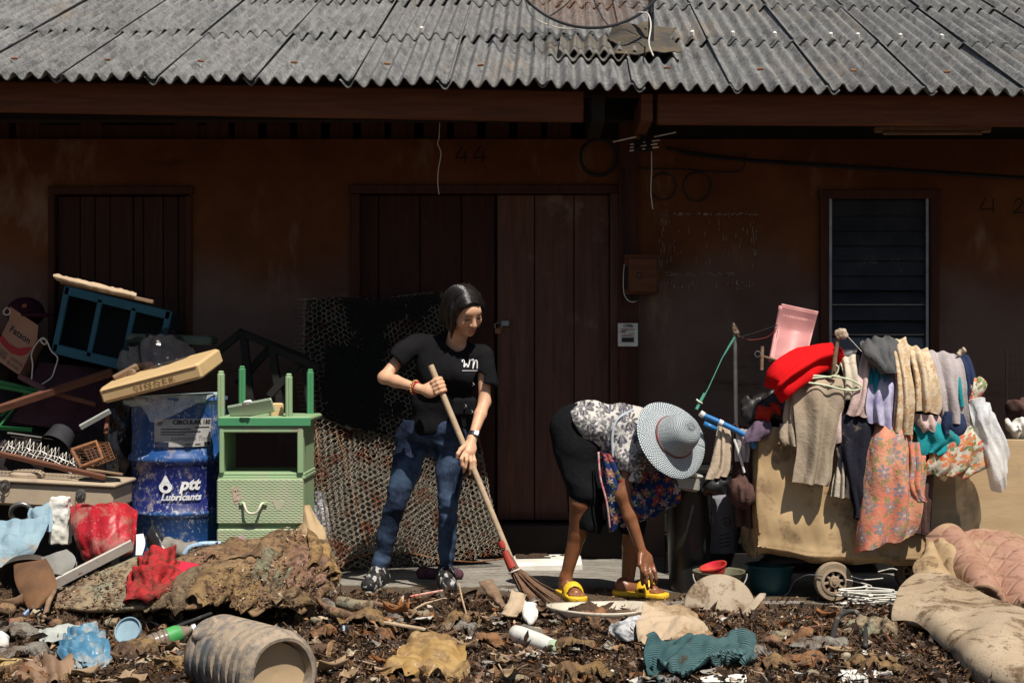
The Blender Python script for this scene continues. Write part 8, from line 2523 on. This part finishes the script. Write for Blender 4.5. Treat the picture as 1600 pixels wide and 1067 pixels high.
def scrap(px, py, L, w, mi, seed, name, noun, cat, group, curl=.3):
    p = gpos(px, py)
    a = rn.uniform(0, 6.28)
    d = Vector((math.cos(a), math.sin(a), 0)); e = Vector((-d.y, d.x, 0))
    up = Vector((rn.uniform(-.4, .4), rn.uniform(-.5, .1), 1)).normalized()
    g = []
    for j in range(4):
        row = []
        for i in range(3):
            u, v = i / 2 - .5, j / 3 - .5
            z = curl * L * (u * u * 2 + v * v * rn.uniform(.5, 1.6)) + rn.uniform(-.1, .1) * w
            row.append(p + d * (v * L * rn.uniform(.85, 1.1)) + e * (u * w * rn.uniform(.6, 1.1)) + up * (.016 + z))
        g.append(row)
    lb = lay(('large ' if L > .09 else 'small ' if L < .06 else '') + SCN[mi] + ' ' + noun, px, py)
    return one(name, sheet(g, 9, 11, noise=(.004, 25), ridge=.006, seed=seed), SCR[mi], lb, cat, group, smooth=True, solid=.002)
for k in range(54):
    px, py = spot()
    scrap(px, py, rn.uniform(.04, .10), rn.uniform(.02, .055), (0, 3)[k % 2], k, 'plastic_scrap', 'plastic scrap', 'scrap', 'pale scraps strewn over the mud')
for k in range(90):
    px, py = spot()
    scrap(px, py, rn.uniform(.05, .13), rn.uniform(.025, .07), (1, 2, 2, 1, 2, 4)[k % 6], k + 50, 'bark_piece', 'bark scrap', 'bark', 'brown scraps strewn over the mud', .5)

RG = [('ochre', muddy_cloth('strewn_rag_a', ((.22, .13, .05), (.29, .19, .09), (.17, .10, .05)))), ('grey', muddy_cloth('strewn_rag_b', ((.20, .18, .15), (.28, .26, .22), (.15, .11, .08)))), ('brown', muddy_cloth('strewn_rag_c', ((.13, .075, .042), (.19, .115, .065), (.10, .06, .035)))), ('rusty', muddy_cloth('strewn_rag_d', ((.24, .11, .045), (.30, .16, .08), (.16, .08, .04))))]
for k in range(34):
    px, py = spot()
    p = gpos(px, py)
    L, w = rn.uniform(.12, .26), rn.uniform(.08, .16)
    a = rn.uniform(-.5, .5)
    d = Vector((math.cos(a), math.sin(a), 0)); e = Vector((-d.y, d.x, 0))
    g = [[p + d * ((i / 4 - .5) * L) + e * ((.5 - j / 3) * w) + Vector((0, 0, .012 + .05 * math.sin(math.pi * i / 4) * math.sin(math.pi * (j + .4) / 3.8) * rn.uniform(.5, 1.2))) for i in range(5)] for j in range(4)]
    cn, mt_ = RG[k % 4]
    one('muddy_rag', sheet(g, 30, 24, noise=(.012, 12), ridge=.012, seed=300 + k, fine=.6, grain=.7, ragged=.04), mt_, lay(('large ' if L > .2 else '') + 'crumpled ' + cn + ' rag', px, py), 'rag', 'muddy rags strewn over the mud', smooth='auto', angle=32, solid=.003)

# ------------------------------------------------------------------ fine litter
def litter(name, pts, nrm_up, smin, smax, seed, mat, pal_w, flat=.7, asp=(.15, .9)):
    r = np.random.default_rng(seed)
    n = len(pts)
    t = np.array([(-.5, 0, 0), (-.18, .32, .12), (-.2, -.3, .10), (.18, .28, .16), (.2, -.32, .12), (.5, 0, .02), (0, 0, -.08)])
    tf = np.array([(0, 2, 6), (0, 6, 1), (1, 6, 3), (2, 4, 6), (6, 4, 5), (6, 5, 3)])
    L = smin * (smax / smin) ** (r.random(n) ** 2.2)
    wd = L * r.uniform(asp[0], asp[1], n)
    th = L * r.uniform(-.6, 1.3, n)
    a, b, c = r.uniform(0, 6.28, n), r.normal(0, flat, n), r.normal(0, flat, n)
    P = t[None] * np.stack([L, wd, th], -1)[:, None, :]
    P = P + r.normal(0, .10, P.shape) * L[:, None, None]
    ca, sa, cb, sb, cc, sc = np.cos(a), np.sin(a), np.cos(b), np.sin(b), np.cos(c), np.sin(c)
    x, y, z = P[..., 0], P[..., 1], P[..., 2]
    y, z = y * cc[:, None] - z * sc[:, None], y * sc[:, None] + z * cc[:, None]
    x, z = x * cb[:, None] + z * sb[:, None], -x * sb[:, None] + z * cb[:, None]
    x, y = x * ca[:, None] - y * sa[:, None], x * sa[:, None] + y * ca[:, None]
    V = np.stack([x, y, z], -1) + pts[:, None, :] + np.array([0, 0, 1.0]) * (L * .12)[:, None, None]
    Fc = tf[None] + (np.arange(n) * len(t))[:, None, None]
    pal = np.array(PAL)
    ci = r.choice(len(PAL), n, p=np.array(pal_w) / sum(pal_w))
    C = pal[ci] * r.uniform(.6, 1.25, (n, 1))
    me = mesh_from(name, V.reshape(-1, 3), Fc.reshape(-1, 3), cols=np.repeat(C, len(t), 0))
    return link(name, me, mat)
N = 170000
u = RNG.random(N)
Yp = 5.35 + (7.62 - 5.35) * RNG.random(N) ** .9
Xp = (RNG.random(N) * 1720 - 910) / F * Yp
cl = fbm(np.stack([Xp, Yp, 0 * Xp], -1), 3.2, 3, 91)
keep = (cl > -.9 + .5 * RNG.random(N)) & ~((Xp < -.95) & (Yp > 6.75) & (RNG.random(N) < .6)) & (Yp < SLAB_FRONT + .02 + .05 * RNG.random(N))
Xp, Yp = Xp[keep], Yp[keep]
pts = np.stack([Xp, Yp, ground_z(Xp, Yp) + .028 * RNG.random(len(Xp)) ** 2], -1)
h_ = RNG.random(len(pts))
h_ = np.where(fbm(pts, 2.2, 3, 95) < -.1, RNG.random(len(pts)) * 1.4, h_)
tag(litter('leaf_litter', pts[h_ < .075], None, .006, .042, 5, M['tint'], (34, 24, 15, 10, 8, 5, 3.5, 3), .55), 'dense brown leaf and rubbish litter covering the wet mud', 'litter', kind='stuff')
tag(litter('fibre_litter', pts[(h_ >= .075) & (h_ < .34)], None, .015, .085, 15, M['tint_wet'], (38, 28, 15, 8, 6, 3.5, 1.5, .5), .5, (.03, .12)), 'stringy brown fibres and splinters matted over the mud', 'litter', kind='stuff')
tag(litter('crumb_litter', pts[(h_ >= .34) & (h_ < 1.0)], None, .004, .017, 25, M['tint_wet'], (36, 26, 16, 9, 6, 4, 2.5, 2), .9, (.4, 1.0)), 'fine crumbs of soil and rubbish over the mud', 'litter', kind='stuff')
for nm, sh2, cnt, sd in (('heap_litter', heap_sheet, 9000, 6), ('panel_litter', board_sheet, 2500, 7)):
    g_ = sh2.grid.reshape(-1, 3)
    idx = RNG.integers(0, len(g_), cnt)
    pp_ = g_[idx] + RNG.normal(0, .006, (cnt, 3)) + np.array([0, -.006, .008]) + np.array([0, -.010, .022]) * RNG.random((cnt, 1))
    keep = fbm(pp_, 6, 3, sd) > -.05
    tag(litter(nm, pp_[keep], None, .004, .024, sd, M['tint'], (24, 26, 18, 12, 10, 6, 3, 1.5), .5), ('rotting crumbs and leaf bits stuck to the big muddy blanket' if sd == 6 else 'rotting crumbs and leaf bits stuck to the muddy panel'), 'litter', kind='stuff')
# crumbs on the porch edge
n = 2600
Xp = RNG.uniform(-2.4, 2.5, n); Yp = SLAB_FRONT + np.abs(RNG.normal(0, .13, n)) + .02
pts = np.stack([Xp, Yp, 0 * Xp + .002], -1)
tag(litter('porch_litter', pts, None, .005, .03, 9, M['tint'], (24, 22, 14, 8, 6, 5, 3, 1)), 'scattered crumbs of rubbish along the porch edge', 'litter', kind='stuff')
# stringy roots
mb = MB()
for k in range(420):
    px, py = (rn.uniform(1110, 1420), rn.uniform(955, 1070)) if k % 2 else (rn.uniform(-10, 1400), rn.uniform(965, 1070))
    p = gpos(px, py) + Vector((0, 0, .01))
    a = rn.uniform(0, 6.28); L = rn.uniform(.05, .16)
    d = Vector((math.cos(a), math.sin(a), 0))
    e = Vector((-d.y, d.x, 0))
    c_ = rn.uniform(-.05, .05)
    mb.tube([p, p + d * L * .33 + e * c_ + Vector((0, 0, rn.uniform(0, .03))), p + d * L * .66 + e * c_ * .6 + Vector((0, 0, rn.uniform(0, .035))), p + d * L + Vector((0, 0, rn.uniform(-.01, .02)))], [.0022, .003, .0026, .0012], 5, False)
tag(link('root_tangle', mesh_from('root_tangle', mb.v, mb.f), mk('wet_root', (.07, .042, .026), (.13, .085, .05), 30, .7)), 'tangled dark roots and fibres in the mud', 'roots', kind='stuff')

# ------------------------------------------------------------------ look-alikes beside one landmark: tell them apart by their order
same = {}
for o in scene.objects:
    if o.parent is None and o.get('label'):
        same.setdefault(o['label'], []).append(o)
for lb, os_ in same.items():
    if len(os_) < 2: continue
    os_.sort(key=lambda o: o.location.x / o.location.y)
    names = {2: ['left one', 'right one'], 3: ['left one', 'middle one', 'right one']}.get(len(os_))
    if names is None:
        names = ['left one'] + ['second one', 'third one', 'fourth one', 'fifth one'][:len(os_) - 2] + ['right one']
    for o, nm in zip(os_, names):
        o['label'] = lb + ', ' + nm
